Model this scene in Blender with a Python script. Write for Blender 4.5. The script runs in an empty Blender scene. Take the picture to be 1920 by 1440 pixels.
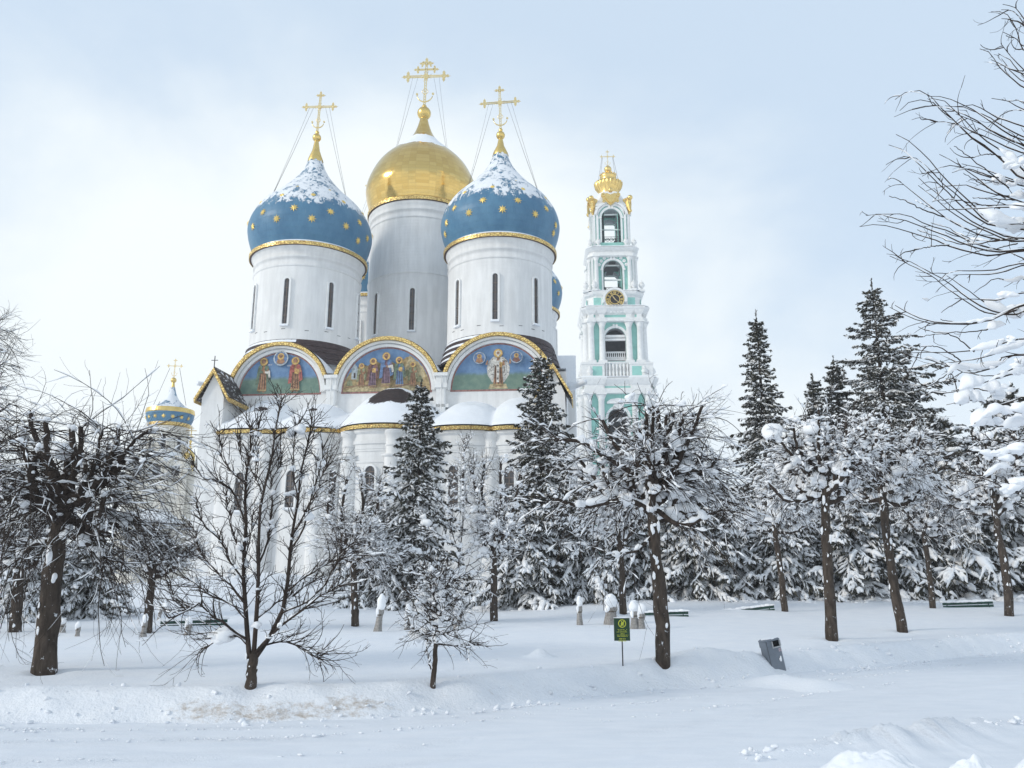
import bpy, math, random
import numpy as np
from mathutils import Vector, Matrix

S = bpy.context.scene
C = S.collection
R = math.radians

# ------------------------------------------------------------------ camera, sky, sun, exposure
F = 1500.0            # focal length in photo pixels (photo is 1920 wide)
PITCH = R(13.0)
EYE = 2.3
cam_data = bpy.data.cameras.new('camera')
cam = bpy.data.objects.new('camera', cam_data)
C.objects.link(cam)
cam.location = (0, 0, EYE)
cam.rotation_euler = (R(90) + PITCH, 0, 0)
cam_data.sensor_width = 36
cam_data.lens = F / 1920 * 36
cam_data.clip_start = 0.1
cam_data.clip_end = 4000
S.camera = cam

SUN_EL, SUN_AZ = R(24), R(-114)     # azimuth measured from +Y, negative = to the left

world = bpy.data.worlds.new('World')
S.world = world
world.use_nodes = True


def make_world():
    nt = world.node_tree
    nt.nodes.clear()
    N, L = nt.nodes.new, nt.links.new
    out = N('ShaderNodeOutputWorld')
    bg = N('ShaderNodeBackground')
    bg.inputs['Strength'].default_value = 0.15
    L(bg.outputs[0], out.inputs[0])
    sky = N('ShaderNodeTexSky')
    sky.sky_type = 'NISHITA'
    sky.sun_disc = False
    sky.sun_elevation = SUN_EL
    sky.sun_rotation = SUN_AZ
    sky.air_density = 1.0
    sky.dust_density = 1.5
    sky.ozone_density = 2.0
    tc = N('ShaderNodeTexCoord')
    sep = N('ShaderNodeSeparateXYZ')
    L(tc.outputs['Generated'], sep.inputs[0])

    def math_(op, a, b=None, clamp=False):
        m = N('ShaderNodeMath')
        m.operation = op
        m.use_clamp = clamp
        for i, v in enumerate((a, b)):
            if v is None:
                continue
            if isinstance(v, (int, float)):
                m.inputs[i].default_value = v
            else:
                L(v, m.inputs[i])
        return m.outputs[0]

    # cloud veil: thick towards the horizon, broken overhead, one bright bank left of the domes
    mp = N('ShaderNodeMapping')
    mp.inputs['Scale'].default_value = (1.0, 1.0, 1.7)
    L(tc.outputs['Generated'], mp.inputs[0])
    nz = N('ShaderNodeTexNoise')
    nz.inputs['Scale'].default_value = 2.3
    nz.inputs['Detail'].default_value = 8
    nz.inputs['Roughness'].default_value = 0.52
    nz.inputs['Distortion'].default_value = 0.25
    L(mp.outputs[0], nz.inputs['Vector'])
    cover = math_('MULTIPLY_ADD', sep.outputs[2], -1.75)
    cover.node.inputs[2].default_value = 1.00

    def lobe(x, y, z, k, amp):
        d = Vector((x, y, z)).normalized()
        vm = N('ShaderNodeVectorMath')
        vm.operation = 'DOT_PRODUCT'
        L(tc.outputs['Generated'], vm.inputs[0])
        vm.inputs[1].default_value = d
        q = math_('SUBTRACT', vm.outputs['Value'], 1.0)
        q = math_('MULTIPLY', q, k)
        q = math_('EXPONENT', q)
        return math_('MULTIPLY', q, amp)
    tot = math_('MULTIPLY_ADD', nz.outputs[0], 2.3)
    tot.node.inputs[2].default_value = -1.15
    tot = math_('ADD', tot, cover)
    for l in LOBES:
        tot = math_('ADD', tot, lobe(*l))
    ramp = N('ShaderNodeMapRange')
    ramp.interpolation_type = 'SMOOTHSTEP'
    ramp.inputs['From Min'].default_value = -0.1
    ramp.inputs['From Max'].default_value = 1.05
    ramp.inputs['To Min'].default_value = 0.42
    ramp.inputs['To Max'].default_value = 0.97
    L(tot, ramp.inputs['Value'])
    mix = N('ShaderNodeMix')
    mix.data_type = 'RGBA'
    L(ramp.outputs[0], mix.inputs['Factor'])
    sc = N('ShaderNodeMix')
    sc.data_type = 'RGBA'
    sc.blend_type = 'MULTIPLY'
    sc.inputs['Factor'].default_value = 1
    L(sky.outputs[0], sc.inputs['A'])
    sc.inputs['B'].default_value = (1.0, 1.0, 1.0, 1)
    veil = N('ShaderNodeMix')
    veil.data_type = 'RGBA'
    veil.inputs['Factor'].default_value = 0.7
    veil.inputs['B'].default_value = (2.05, 3.25, 4.85, 1)
    L(sc.outputs['Result'], veil.inputs['A'])
    L(veil.outputs['Result'], mix.inputs['A'])
    vf_ = N('ShaderNodeMapRange')
    vf_.interpolation_type = 'SMOOTHSTEP'
    for kk, qq in zip(('From Min', 'From Max', 'To Min', 'To Max'), (.62, 1.0, .82, .40)):
        vf_.inputs[kk].default_value = qq
    L(sep.outputs[2], vf_.inputs['Value'])
    L(vf_.outputs[0], veil.inputs['Factor'])
    mix.inputs['B'].default_value = (5.65, 5.95, 6.0, 1)
    L(mix.outputs['Result'], bg.inputs['Color'])


# direction (x right, y ahead, z up), sharpness, amount
LOBES = [(-0.50, 1, 0.46, 14, 0.55), (-0.30, 1, 0.42, 22, 0.40), (-0.12, 1, 0.50, 30, 0.48), (0.0, 1, 0.42, 34, 0.36), (-0.42, 1, 0.56, 60, 0.30),
         (-0.20, 1, 0.62, 60, -0.40), (0.50, 1, 0.55, 5, -0.42), (-0.62, 1, 0.80, 16, -0.50), (0.30, 1, 0.20, 22, 0.20)]
make_world()

sun_data = bpy.data.lights.new('sun', 'SUN')
sun = bpy.data.objects.new('sun', sun_data)
C.objects.link(sun)
sun_data.energy = 1.45
sun_data.angle = R(11)
sun_data.color = (1.0, 0.94, 0.84)
_d = Vector((math.sin(SUN_AZ) * math.cos(SUN_EL), math.cos(SUN_AZ) * math.cos(SUN_EL), math.sin(SUN_EL)))
sun.rotation_euler = _d.to_track_quat('Z', 'Y').to_euler()
sun.location = (-40, 0, 60)

S.view_settings.view_transform = 'Standard'
S.view_settings.look = 'None'
S.view_settings.exposure = 0.24
S.view_settings.gamma = 1.0
S.cycles.max_bounces = 12
S.cycles.diffuse_bounces = 8
S.cycles.volume_bounces = 1

# ------------------------------------------------------------------ geometry of the view
SP, CP = math.sin(PITCH), math.cos(PITCH)


def ray(px, py):
    a, b = (px - 960) / F, (720 - py) / F
    return a, CP - b * SP, SP + b * CP


def at(px, py, Y):
    """the point at distance Y ahead seen at photo pixel px, py"""
    x, y, z = ray(px, py)
    return Vector((x * Y / y, Y, EYE + z * Y / y))


def on_z(px, py, z):
    """the point of height z seen at photo pixel px, py"""
    a, b, c = ray(px, py)
    t = (z - EYE) / c
    return Vector((a * t, b * t, z))


# ------------------------------------------------------------------ objects and labels
def link(o, parent=None):
    C.objects.link(o)
    if parent is not None:
        o.parent = parent
    return o


def tag(o, label, cat, group=None):
    o['label'] = label
    o['category'] = cat
    if group:
        o['group'] = group
    return o


def thing(name, label, cat, loc=(0, 0, 0), rz=0.0, group=None):
    o = bpy.data.objects.new(name, None)
    o.empty_display_size = 0.3
    link(o)
    o.location = loc
    o.rotation_euler = (0, 0, rz)
    return tag(o, label, cat, group)


def copy_tree(o, parent=None):
    c = o.copy()
    link(c, parent)
    for ch in [k for k in o.children]:
        copy_tree(ch, c)
    return c


def structure(o):
    o['kind'] = 'structure'
    return o


# ------------------------------------------------------------------ mesh builder
class MB:
    def __init__(self):
        self.v, self.f, self.m, self.s = [], [], [], []

    def add(self, verts, faces, mat=0, smooth=False):
        o = len(self.v)
        self.v.extend([tuple(p) for p in verts])
        for f in faces:
            self.f.append(tuple(i + o for i in f))
            self.m.append(mat)
            self.s.append(smooth)
        return self

    def box(self, x0, x1, y0, y1, z0, z1, mat=0):
        v = [(x, y, z) for z in (z0, z1) for y in (y0, y1) for x in (x0, x1)]
        return self.add(v, [(0, 2, 3, 1), (4, 5, 7, 6), (0, 1, 5, 4), (2, 6, 7, 3), (0, 4, 6, 2), (1, 3, 7, 5)], mat)

    def lathe(self, prof, n=48, c=(0, 0), a0=0.0, a1=2 * math.pi, mat=0, smooth=True, flute=None):
        """revolve (radius, z) points; flute(angle, k) scales a radius"""
        full = abs(a1 - a0 - 2 * math.pi) < 1e-6
        cols = n if full else n + 1
        v = []
        for k, (r, z) in enumerate(prof):
            for i in range(cols):
                a = a0 + (a1 - a0) * i / n
                q = r * (flute(a, k) if flute else 1)
                v.append((c[0] + q * math.cos(a), c[1] + q * math.sin(a), z))
        f = []
        for k in range(len(prof) - 1):
            for i in range(n):
                j = (i + 1) % cols
                f.append((k * cols + i, k * cols + j, (k + 1) * cols + j, (k + 1) * cols + i))
        return self.add(v, f, mat, smooth)

    def loft(self, loops, mat=0, smooth=False, closed=True, cap=False):
        n = len(loops[0])
        v = [p for l in loops for p in l]
        f = []
        for k in range(len(loops) - 1):
            for i in range(n if closed else n - 1):
                j = (i + 1) % n
                f.append((k * n + i, k * n + j, (k + 1) * n + j, (k + 1) * n + i))
        if cap:
            f.append(tuple(range(n))[::-1])
            f.append(tuple((len(loops) - 1) * n + i for i in range(n)))
        return self.add(v, f, mat, smooth)

    def prism(self, poly, fr, d0, d1, mat=0):
        """extrude polygon [(s, t)] through fr(s, d, t) from depth d0 to d1"""
        return self.loft([[fr(s, d0, t) for s, t in poly], [fr(s, d1, t) for s, t in poly]], mat, cap=True)

    def ring(self, fr, cs, ct, r0, r1, a0, a1, d0, d1, n=24, mat=0, smooth=True):
        """part of a flat ring of thickness d0..d1"""
        v, f = [], []
        for i in range(n + 1):
            a = a0 + (a1 - a0) * i / n
            for r, d in ((r0, d0), (r1, d0), (r1, d1), (r0, d1)):
                v.append(fr(cs + r * math.cos(a), d, ct + r * math.sin(a)))
        for i in range(n):
            for k in range(4):
                j = (k + 1) % 4
                f.append((i * 4 + k, i * 4 + j, i * 4 + 4 + j, i * 4 + 4 + k))
        if abs(a1 - a0) < 6.28:
            f.append((0, 1, 2, 3))
            f.append(tuple(n * 4 + k for k in (3, 2, 1, 0)))
        return self.add(v, f, mat, False)

    def disc(self, fr, cs, ct, r, d, n=24, mat=0, sx=1.0):
        return self.add([fr(cs + sx * r * math.cos(2 * math.pi * i / n), d, ct + r * math.sin(2 * math.pi * i / n)) for i in range(n)],
                        [tuple(range(n))], mat)

    def tube(self, pts, rad, n=6, mat=0, smooth=True):
        pts = [Vector(p) for p in pts]
        if not hasattr(rad, '__len__'):
            rad = [rad] * len(pts)
        loops = []
        ref = Vector((0.31, 0.17, 0.93))
        for i, p in enumerate(pts):
            t = (pts[min(i + 1, len(pts) - 1)] - pts[max(i - 1, 0)]).normalized()
            s = t.cross(ref)
            if s.length < 0.05:
                s = t.cross(Vector((1, 0, 0)))
            s.normalize()
            u = s.cross(t)
            loops.append([p + (s * math.cos(2 * math.pi * k / n) + u * math.sin(2 * math.pi * k / n)) * rad[i] for k in range(n)])
        return self.loft(loops, mat, smooth, cap=True)

    def ball(self, c, r, n=12, mat=0, sz=1.0):
        prof = [(max(1e-4, r * math.sin(math.pi * k / (n // 2))), c[2] - r * sz * math.cos(math.pi * k / (n // 2))) for k in range(n // 2 + 1)]
        return self.lathe(prof, n, (c[0], c[1]), mat=mat)

    def build(self, name, mats, parent=None):
        me = bpy.data.meshes.new(name)
        me.from_pydata(self.v, [], self.f)
        for m in (mats if isinstance(mats, (list, tuple)) else [mats]):
            me.materials.append(m)
        me.polygons.foreach_set('material_index', self.m)
        me.polygons.foreach_set('use_smooth', self.s)
        me.update()
        return link(bpy.data.objects.new(name, me), parent)


def np_mesh(name, verts, quads, mats, parent=None, smooth=True, mat_idx=None, attr=None):
    """big meshes straight from arrays"""
    verts = np.asarray(verts, np.float32)
    quads = np.asarray(quads, np.int32)
    k = quads.shape[1]
    me = bpy.data.meshes.new(name)
    me.vertices.add(len(verts))
    me.vertices.foreach_set('co', verts.ravel())
    me.loops.add(quads.size)
    me.loops.foreach_set('vertex_index', quads.ravel())
    me.polygons.add(len(quads))
    me.polygons.foreach_set('loop_start', np.arange(0, quads.size, k, dtype=np.int32))
    me.polygons.foreach_set('use_smooth', np.full(len(quads), smooth, bool))
    for m in (mats if isinstance(mats, (list, tuple)) else [mats]):
        me.materials.append(m)
    if mat_idx is not None:
        me.polygons.foreach_set('material_index', np.asarray(mat_idx, np.int32))
    if attr is not None:
        for an, av in attr.items():
            at_ = me.attributes.new(an, 'FLOAT', 'POINT')
            at_.data.foreach_set('value', np.asarray(av, np.float32))
    me.update(calc_edges=True)
    me.validate()
    return link(bpy.data.objects.new(name, me), parent)


def vnoise(x, y, seed=0):
    """smooth 2-D value noise, arrays in, 0..1 out"""
    x, y = np.asarray(x, float), np.asarray(y, float)
    xi, yi = np.floor(x).astype(np.int64), np.floor(y).astype(np.int64)
    fx, fy = x - xi, y - yi
    fx, fy = fx * fx * (3 - 2 * fx), fy * fy * (3 - 2 * fy)

    def h(a, b):
        n = (a * 374761393 + b * 668265263 + seed * 982451653) & 0xFFFFFFFF
        n = ((n ^ (n >> 13)) * 1274126177) & 0xFFFFFFFF
        return ((n ^ (n >> 16)) & 0xFFFF) / 65535.0
    return (h(xi, yi) * (1 - fx) + h(xi + 1, yi) * fx) * (1 - fy) + (h(xi, yi + 1) * (1 - fx) + h(xi + 1, yi + 1) * fx) * fy


def fbm(x, y, seed=0, o=4):
    t, a = 0, 0.5
    for k in range(o):
        t = t + a * vnoise(x * 2 ** k, y * 2 ** k, seed + k)
        a *= 0.5
    return t


def smooth(a, b, x):
    t = np.clip((np.asarray(x, float) - a) / (b - a), 0, 1)
    return t * t * (3 - 2 * t)


def curve(pts, n=6):
    """Catmull-Rom through the given points"""
    p = [np.array(q, float) for q in pts]
    p = [2 * p[0] - p[1]] + p + [2 * p[-1] - p[-2]]
    out = []
    for i in range(1, len(p) - 2):
        for k in range(n):
            t = k / n
            out.append(0.5 * ((2 * p[i]) + (p[i + 1] - p[i - 1]) * t + (2 * p[i - 1] - 5 * p[i] + 4 * p[i + 1] - p[i + 2]) * t * t
                              + (3 * p[i] - p[i - 1] - 3 * p[i + 1] + p[i + 2]) * t ** 3))
    out.append(p[-2])
    return [tuple(q) for q in out]


# ------------------------------------------------------------------ materials
class Mat:
    """a principled material with a handful of node shortcuts"""
    def __init__(self, name, col=(.8, .8, .8), rough=.7, metal=0.0, spec=.3):
        self.m = bpy.data.materials.new(name)
        self.m.use_nodes = True
        self.nt = self.m.node_tree
        self.b = self.nt.nodes['Principled BSDF']
        self.b.inputs['Base Color'].default_value = (*col, 1)
        self.b.inputs['Roughness'].default_value = rough
        self.b.inputs['Metallic'].default_value = metal
        self.b.inputs['Specular IOR Level'].default_value = spec
        self.tc = None

    def N(self, t, **kw):
        n = self.nt.nodes.new(t)
        for k, v in kw.items():
            setattr(n, k, v)
        return n

    def L(self, a, b):
        self.nt.links.new(a, b)

    def coord(self, scale=(1, 1, 1), space='Object'):
        if self.tc is None:
            self.tc = self.N('ShaderNodeTexCoord')
        mp = self.N('ShaderNodeMapping')
        mp.inputs['Scale'].default_value = scale
        self.L(self.tc.outputs[space], mp.inputs[0])
        return mp.outputs[0]

    def noise(self, scale, detail=4, rough=.55, stretch=(1, 1, 1), dist=0.0):
        n = self.N('ShaderNodeTexNoise')
        n.inputs['Scale'].default_value = scale
        n.inputs['Detail'].default_value = detail
        n.inputs['Roughness'].default_value = rough
        n.inputs['Distortion'].default_value = dist
        self.L(self.coord(stretch), n.inputs['Vector'])
        return n.outputs[0]

    def step(self, v, a, b, lo=0.0, hi=1.0):
        r = self.N('ShaderNodeMapRange')
        r.interpolation_type = 'SMOOTHSTEP'
        for k, q in zip(('From Min', 'From Max', 'To Min', 'To Max'), (a, b, lo, hi)):
            r.inputs[k].default_value = q
        self.L(v, r.inputs['Value'])
        return r.outputs[0]

    def op(self, o, a, b):
        n = self.N('ShaderNodeMath', operation=o)
        for i, v in enumerate((a, b)):
            if isinstance(v, (int, float)):
                n.inputs[i].default_value = v
            else:
                self.L(v, n.inputs[i])
        return n.outputs[0]

    def mix(self, fac, a, b):
        n = self.N('ShaderNodeMix', data_type='RGBA')
        if isinstance(fac, (int, float)):
            n.inputs['Factor'].default_value = fac
        else:
            self.L(fac, n.inputs['Factor'])
        for k, v in (('A', a), ('B', b)):
            if isinstance(v, tuple):
                n.inputs[k].default_value = (*v, 1)
            else:
                self.L(v, n.inputs[k])
        return n.outputs['Result']

    def color(self, v):
        self.L(v, self.b.inputs['Base Color'])
        return self

    def input(self, name, v):
        self.L(v, self.b.inputs[name])
        return self

    def bump(self, v, strength=.3, dist=.02):
        n = self.N('ShaderNodeBump')
        n.inputs['Strength'].default_value = strength
        n.inputs['Distance'].default_value = dist
        self.L(v, n.inputs['Height'])
        self.L(n.outputs[0], self.b.inputs['Normal'])
        return self

    def up(self):
        g = self.N('ShaderNodeNewGeometry')
        s = self.N('ShaderNodeSeparateXYZ')
        self.L(g.outputs['Normal'], s.inputs[0])
        return s.outputs[2]

    def axis(self, k, space='Object'):
        s = self.N('ShaderNodeSeparateXYZ')
        self.L(self.coord((1, 1, 1), space), s.inputs[0])
        return s.outputs[k]


SNOW = (.84, .865, .90)


def simple(name, col, rough=.7, var=.15, scale=6, metal=0.0, bump=0.0, spec=.3):
    m = Mat(name, col, rough, metal, spec)
    n = m.noise(scale, 5)
    lo = tuple(c * (1 - var) for c in col)
    hi = tuple(min(1, c * (1 + var)) for c in col)
    m.color(m.mix(m.step(n, .3, .7), lo, hi))
    if bump:
        m.bump(n, bump, .02)
    return m.m


def mat_snow(name='snow', fine=3.0, strength=.35, lo=(.80, .83, .875), hi=(.86, .88, .905)):
    m = Mat(name, SNOW, .62, 0, .25)
    a = m.noise(fine, 6, .6)
    b = m.noise(fine * 9, 3, .6)
    m.color(m.mix(m.step(a, .3, .7), lo, hi))
    m.bump(m.op('ADD', a, m.op('MULTIPLY', b, .25)), strength, .05)
    return m.m


def mat_white(name, col=(.80, .80, .79), lines=0.0):
    """lime-washed brick: faint stains and streaks, a trace of the courses"""
    m = Mat(name, col, .8, 0, .2)
    streak = m.noise(1.3, 5, .6, (1.6, 1.6, .22))
    patch = m.noise(.35, 4, .6)
    q = m.op('ADD', m.op('MULTIPLY', streak, .6), m.op('MULTIPLY', patch, .4))
    m.color(m.mix(m.step(q, .34, .70), tuple(c * .85 for c in col), tuple(min(.86, c * 1.03) for c in col)))
    w = m.N('ShaderNodeTexWave', wave_type='BANDS', bands_direction='Z')
    w.inputs['Scale'].default_value = 1.0
    w.inputs['Distortion'].default_value = .6
    m.L(m.coord(), w.inputs['Vector'])
    m.bump(m.op('ADD', m.noise(7, 4), m.op('MULTIPLY', w.outputs['Fac'], lines)), .35, .03)
    return m.m


def mat_gold(name, rough=.3, col=(.86, .58, .17), panels=False):
    m = Mat(name, col, rough, 1.0)
    n = m.noise(1.6, 4)
    m.color(m.mix(m.step(n, .3, .7), tuple(c * .82 for c in col), col))
    m.input('Roughness', m.step(n, .3, .7, rough * 1.2, rough * .8))
    m.bump(m.noise(3.2, 3), .25, .03)
    return m.m


def mat_lace(name):
    """gilded pierced sheet metal: bright ornament over dark gaps"""
    m = Mat(name, (.8, .55, .15), .35, 1.0)
    v = m.N('ShaderNodeTexVoronoi', feature='DISTANCE_TO_EDGE')
    v.inputs['Scale'].default_value = 5.5
    m.L(m.coord(), v.inputs['Vector'])
    g = m.step(v.outputs['Distance'], .06, .16)
    m.color(m.mix(g, (.42, .26, .09), (.92, .70, .27)))
    m.input('Metallic', m.step(g, 0, 1, .25, 1.0))
    m.bump(g, .5, .05)
    return m.m


def mat_tile(name):
    """dark roof sheets with a seam grid and some windblown snow"""
    m = Mat(name, (.045, .032, .03), .5)
    w = m.N('ShaderNodeTexBrick')
    w.inputs['Scale'].default_value = 1.6
    w.inputs['Color1'].default_value = (.05, .035, .032, 1)
    w.inputs['Color2'].default_value = (.035, .026, .026, 1)
    w.inputs['Mortar'].default_value = (.012, .01, .01, 1)
    m.L(m.coord(), w.inputs['Vector'])
    s = m.step(m.noise(2.4, 6, .7, (1, 1, 2.2)), .56, .6)
    m.color(m.mix(s, w.outputs['Color'], SNOW))
    return m.m


def mat_dome_blue(name, z0, z1):
    """weathered blue sheet copper; old snow holds where the onion turns upward (z0..z1 in object space)"""
    m = Mat(name, (.06, .19, .33), .5, 0, .35)
    base = m.mix(m.step(m.noise(.7, 7, .65, (1, 1, .5)), .3, .7), (.060, .165, .280), (.102, .236, .360))
    n = m.noise(.8, 8, .62, (1, 1, .8))
    n2 = m.noise(2.6, 7, .74, (1, 1, .55), .8)
    h = m.step(m.axis(2), z0, z1)
    q = m.op('ADD', m.op('MULTIPLY', h, .40), m.op('MULTIPLY', m.op('SUBTRACT', n, .5), 1.3))
    q = m.op('ADD', q, m.op('MULTIPLY', m.op('SUBTRACT', n2, .5), 2.3))
    steep = m.step(m.up(), .02, .50, -.25, .30)
    q = m.op('ADD', q, steep)
    s = m.step(q, .45, .62)
    m.color(m.mix(s, base, (.80, .83, .87)))
    m.input('Roughness', m.step(s, 0, 1, .42, .8))
    w = m.N('ShaderNodeTexBrick')
    w.inputs['Scale'].default_value = .55
    w.inputs['Mortar Size'].default_value = .012
    w.inputs['Mortar Smooth'].default_value = .6
    g_ = m.N('ShaderNodeAttribute', attribute_name='panel')
    m.L(g_.outputs['Vector'], w.inputs['Vector'])
    m.bump(m.op('SUBTRACT', m.op('ADD', s, m.op('MULTIPLY', n2, .3)), m.op('MULTIPLY', w.outputs['Fac'], .35)), .55, .08)
    return m.m


def mat_dome_gold(name, z0, z1):
    m = Mat(name, (.9, .62, .2), .2, 1.0)
    v = m.N('ShaderNodeTexBrick')
    v.inputs['Scale'].default_value = 1.0
    v.inputs['Mortar Size'].default_value = .008
    v.offset = 0.0
    # panels laid out around the axis: angle and height
    at_ = m.N('ShaderNodeAttribute', attribute_name='panel')
    m.L(at_.outputs['Vector'], v.inputs['Vector'])
    v.inputs['Color1'].default_value = (.80, .57, .21, 1)
    v.inputs['Color2'].default_value = (.68, .46, .15, 1)
    v.inputs['Mortar'].default_value = (.62, .43, .15, 1)
    n = m.noise(1.2, 7, .65)
    h = m.step(m.axis(2), z0, z1)
    q = m.op('ADD', h, m.op('MULTIPLY', m.op('SUBTRACT', n, .5), .75))
    q = m.op('ADD', q, m.step(m.up(), .42, .80, -.9, .16))
    s = m.step(q, .60, .64)
    m.color(m.mix(s, v.outputs['Color'], (.82, .85, .88)))
    m.input('Metallic', m.step(s, 0, 1, 1.0, 0.0))
    m.input('Roughness', m.step(s, 0, 1, .15, .8))
    m.bump(m.op('ADD', m.op('MULTIPLY', m.noise(.7, 5), 1.1), s), .28, .12)
    return m.m


def mat_bark(name, col=(.045, .034, .028), flecks=.64):
    m = Mat(name, col, .85, 0, .15)
    n = m.noise(9, 6, .65, (1, 1, .3))
    s = m.step(m.noise(7.5, 7, .75, (1, 1, .7)), flecks, flecks + .04)
    m.color(m.mix(s, m.mix(m.step(n, .3, .7), tuple(c * .6 for c in col), tuple(c * 1.5 for c in col)), SNOW))
    m.bump(n, .8, .03)
    return m.m


M_SNOW = mat_snow()
M_SNOWT = mat_snow('tree_snow', 5.0, .25, (.88, .895, .92), (.92, .93, .945))
M_WHITE = mat_white('limewash', (.80, .80, .795), .25)
M_PLAIN = simple('white_plaster', (.78, .785, .78), .8, .05, 2, bump=.15)
M_CREAM = mat_white('cream_wash', (.74, .71, .645))
M_TEAL = simple('teal_plaster', (.31, .60, .54), .8, .10, .8, bump=.15)
M_GOLD = mat_gold('gilding', .3, (.86, .62, .22))
M_STAR = simple('star_gold', (.80, .58, .18), .4, .1, 4, metal=.45)
M_PALEGOLD = mat_gold('pale_gilding', .32, (.95, .74, .36))
M_LACE = mat_lace('gilded_lace')
M_TILE = mat_tile('dark_roof_sheet')
M_SOFFIT = simple('eaves_boards', (.10, .06, .05), .7, .2, 3)
M_GLASS = simple('dark_glass', (.085, .082, .088), .25, .5, 1.5, spec=.5)
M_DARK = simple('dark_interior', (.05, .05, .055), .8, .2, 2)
M_IRON = simple('iron', (.04, .04, .045), .5, .2, 8)
M_BRONZE = simple('bell_bronze', (.09, .085, .075), .45, .2, 3, metal=.6)
M_BARK = mat_bark('bark')
M_BARKL = mat_bark('trunk_bark', (.060, .047, .038), .615)
M_TWIG = simple('twig', (.030, .022, .020), .8, .3, 4)
M_NEEDLE = simple('spruce_needles', (.056, .054, .040), .75, .5, 1.2)
M_STEEL = simple('grey_steel', (.16, .185, .22), .42, .08, 4, spec=.5)
M_INNER = simple('shaded_plaster', (.30, .30, .32), .8, .1, 2)  # plaster greyed in its colour for the shade within the tower arches
M_BLACK = simple('black_void', (.008, .008, .009), .8, .1, 3)
# ------------------------------------------------------------------ the snowy ground, the road
_foot = [on_z(px, py, 0) for px, py in ((0, 1362), (300, 1360), (500, 1358), (700, 1350), (860, 1336), (1000, 1318), (1200, 1300), (1500, 1266), (1920, 1222))]
_fx = np.array([p.x for p in _foot])
_fy = np.array([p.y for p in _foot])


def foot(x):
    x = np.asarray(x, float)
    y = np.interp(x, _fx, _fy)
    y = np.where(x > _fx[-1], _fy[-1] + (x - _fx[-1]) * .55, y)
    return y


LAWN = 0.35


def terr(x, y):
    x, y = np.asarray(x, float), np.asarray(y, float)
    d = (y - foot(x) + .35 * (fbm(x * .9, y * .9, 3, 3) - .45)) * .92
    crest = .07 * np.exp(-((d - .95) / .45) ** 2)
    z = -.03 + (LAWN + .03) * smooth(-.05, .85, d) + crest
    z = z + .16 * np.exp(-((d - .55) / .5) ** 2) * (fbm(x * 1.7, y * 1.7, 11, 4) - .5) * 1.3
    z = z + .05 * smooth(-.1, .3, d) * smooth(1.5, .9, d) * (fbm(x * 5.5, y * 5.5, 17, 4) - .45) * (.4 + 1.2 * vnoise(x * .5, y * .5, 19))
    lawn = smooth(1.0, 3.5, d)
    z = z + lawn * (.16 * (fbm(x * .22, y * .22, 5, 3) - .45) + .03 * (fbm(x * 1.1, y * 1.1, 8, 3) - .45))
    z = z + 1.7 * np.exp(-((x + 16.5) / 9) ** 2) * smooth(35, 51, y) * (.8 + .5 * fbm(x * .35, y * .35, 21, 3))
    z = z + .45 * smooth(29, 41, y) * smooth(-2, 6, x)
    z = z - 1.0 * smooth(50, 60, y) * smooth(-9, -18, x)
    for hx, hy, hr, hh in HUMPS:
        z = z + hh * np.exp(-(((x - hx) ** 2 + (y - hy) ** 2) / hr ** 2))
    return z


_h1 = on_z(1012, 1232, LAWN)
_h2 = on_z(1330, 1245, LAWN)
_h3 = on_z(1520, 1250, LAWN)
_h4 = on_z(1446, 1243, LAWN)
HUMPS = [(_h4.x, _h4.y - .42, .42, .13), (_h1.x, _h1.y, .22, .20), (_h2.x, _h2.y + .5, 1.1, .18), (_h3.x, _h3.y - .3, .7, .16)]


def spot(px, py):
    """where the ray through a photo pixel meets the snow"""
    a, d, c = ray(px, py)
    t = np.linspace(5, 90, 6000)
    z = EYE + c * t
    g = terr(a * t, d * t)
    k = int(np.argmax(z < g)) if (z < g).any() else len(t) - 1
    return Vector((a * t[k], d * t[k], float(g[k])))


def spread(a, b, step, grow, far):
    """fine steps between a and b, growing steps beyond out to far[0], far[1]"""
    mid = list(np.arange(a, b + 1e-6, step))
    lo, hi, s = [], [], step
    x = a
    while x > far[0]:
        s *= grow
        x -= s
        lo.append(x)
    s, x = step, mid[-1]
    while x < far[1]:
        s *= grow
        x += s
        hi.append(x)
    return np.array(lo[::-1] + mid + hi)


def grid(xs, ys):
    X, Y = np.meshgrid(xs, ys)
    n, m = X.shape
    i = np.arange(n * m).reshape(n, m)
    q = np.stack([i[:-1, :-1], i[:-1, 1:], i[1:, 1:], i[1:, :-1]], -1).reshape(-1, 4)
    return X.ravel(), Y.ravel(), q


def mat_ground():
    m = Mat('lawn_snow', SNOW, .65, 0, .2)
    a = m.noise(1.6, 7, .6)
    b = m.noise(14, 5, .65)
    dirt = m.N('ShaderNodeAttribute', attribute_name='dirt')
    crumbs = m.noise(6.5, 7, .72, (1, 1.3, 1))
    s = m.op('ADD', dirt.outputs['Fac'], m.op('MULTIPLY', m.op('SUBTRACT', crumbs, .5), 2.6))
    clean = m.mix(m.step(a, .3, .7), (.81, .84, .885), (.86, .88, .91))
    m.color(m.mix(m.step(s, .35, 1.35), clean, (.46, .395, .33)))
    rough = m.N('ShaderNodeAttribute', attribute_name='lumps')
    m.bump(m.op('ADD', m.op('MULTIPLY', a, .4), m.op('MULTIPLY', b, m.op('MULTIPLY_ADD', rough.outputs['Fac'], .8))), .5, .06)
    return m.m


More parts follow.
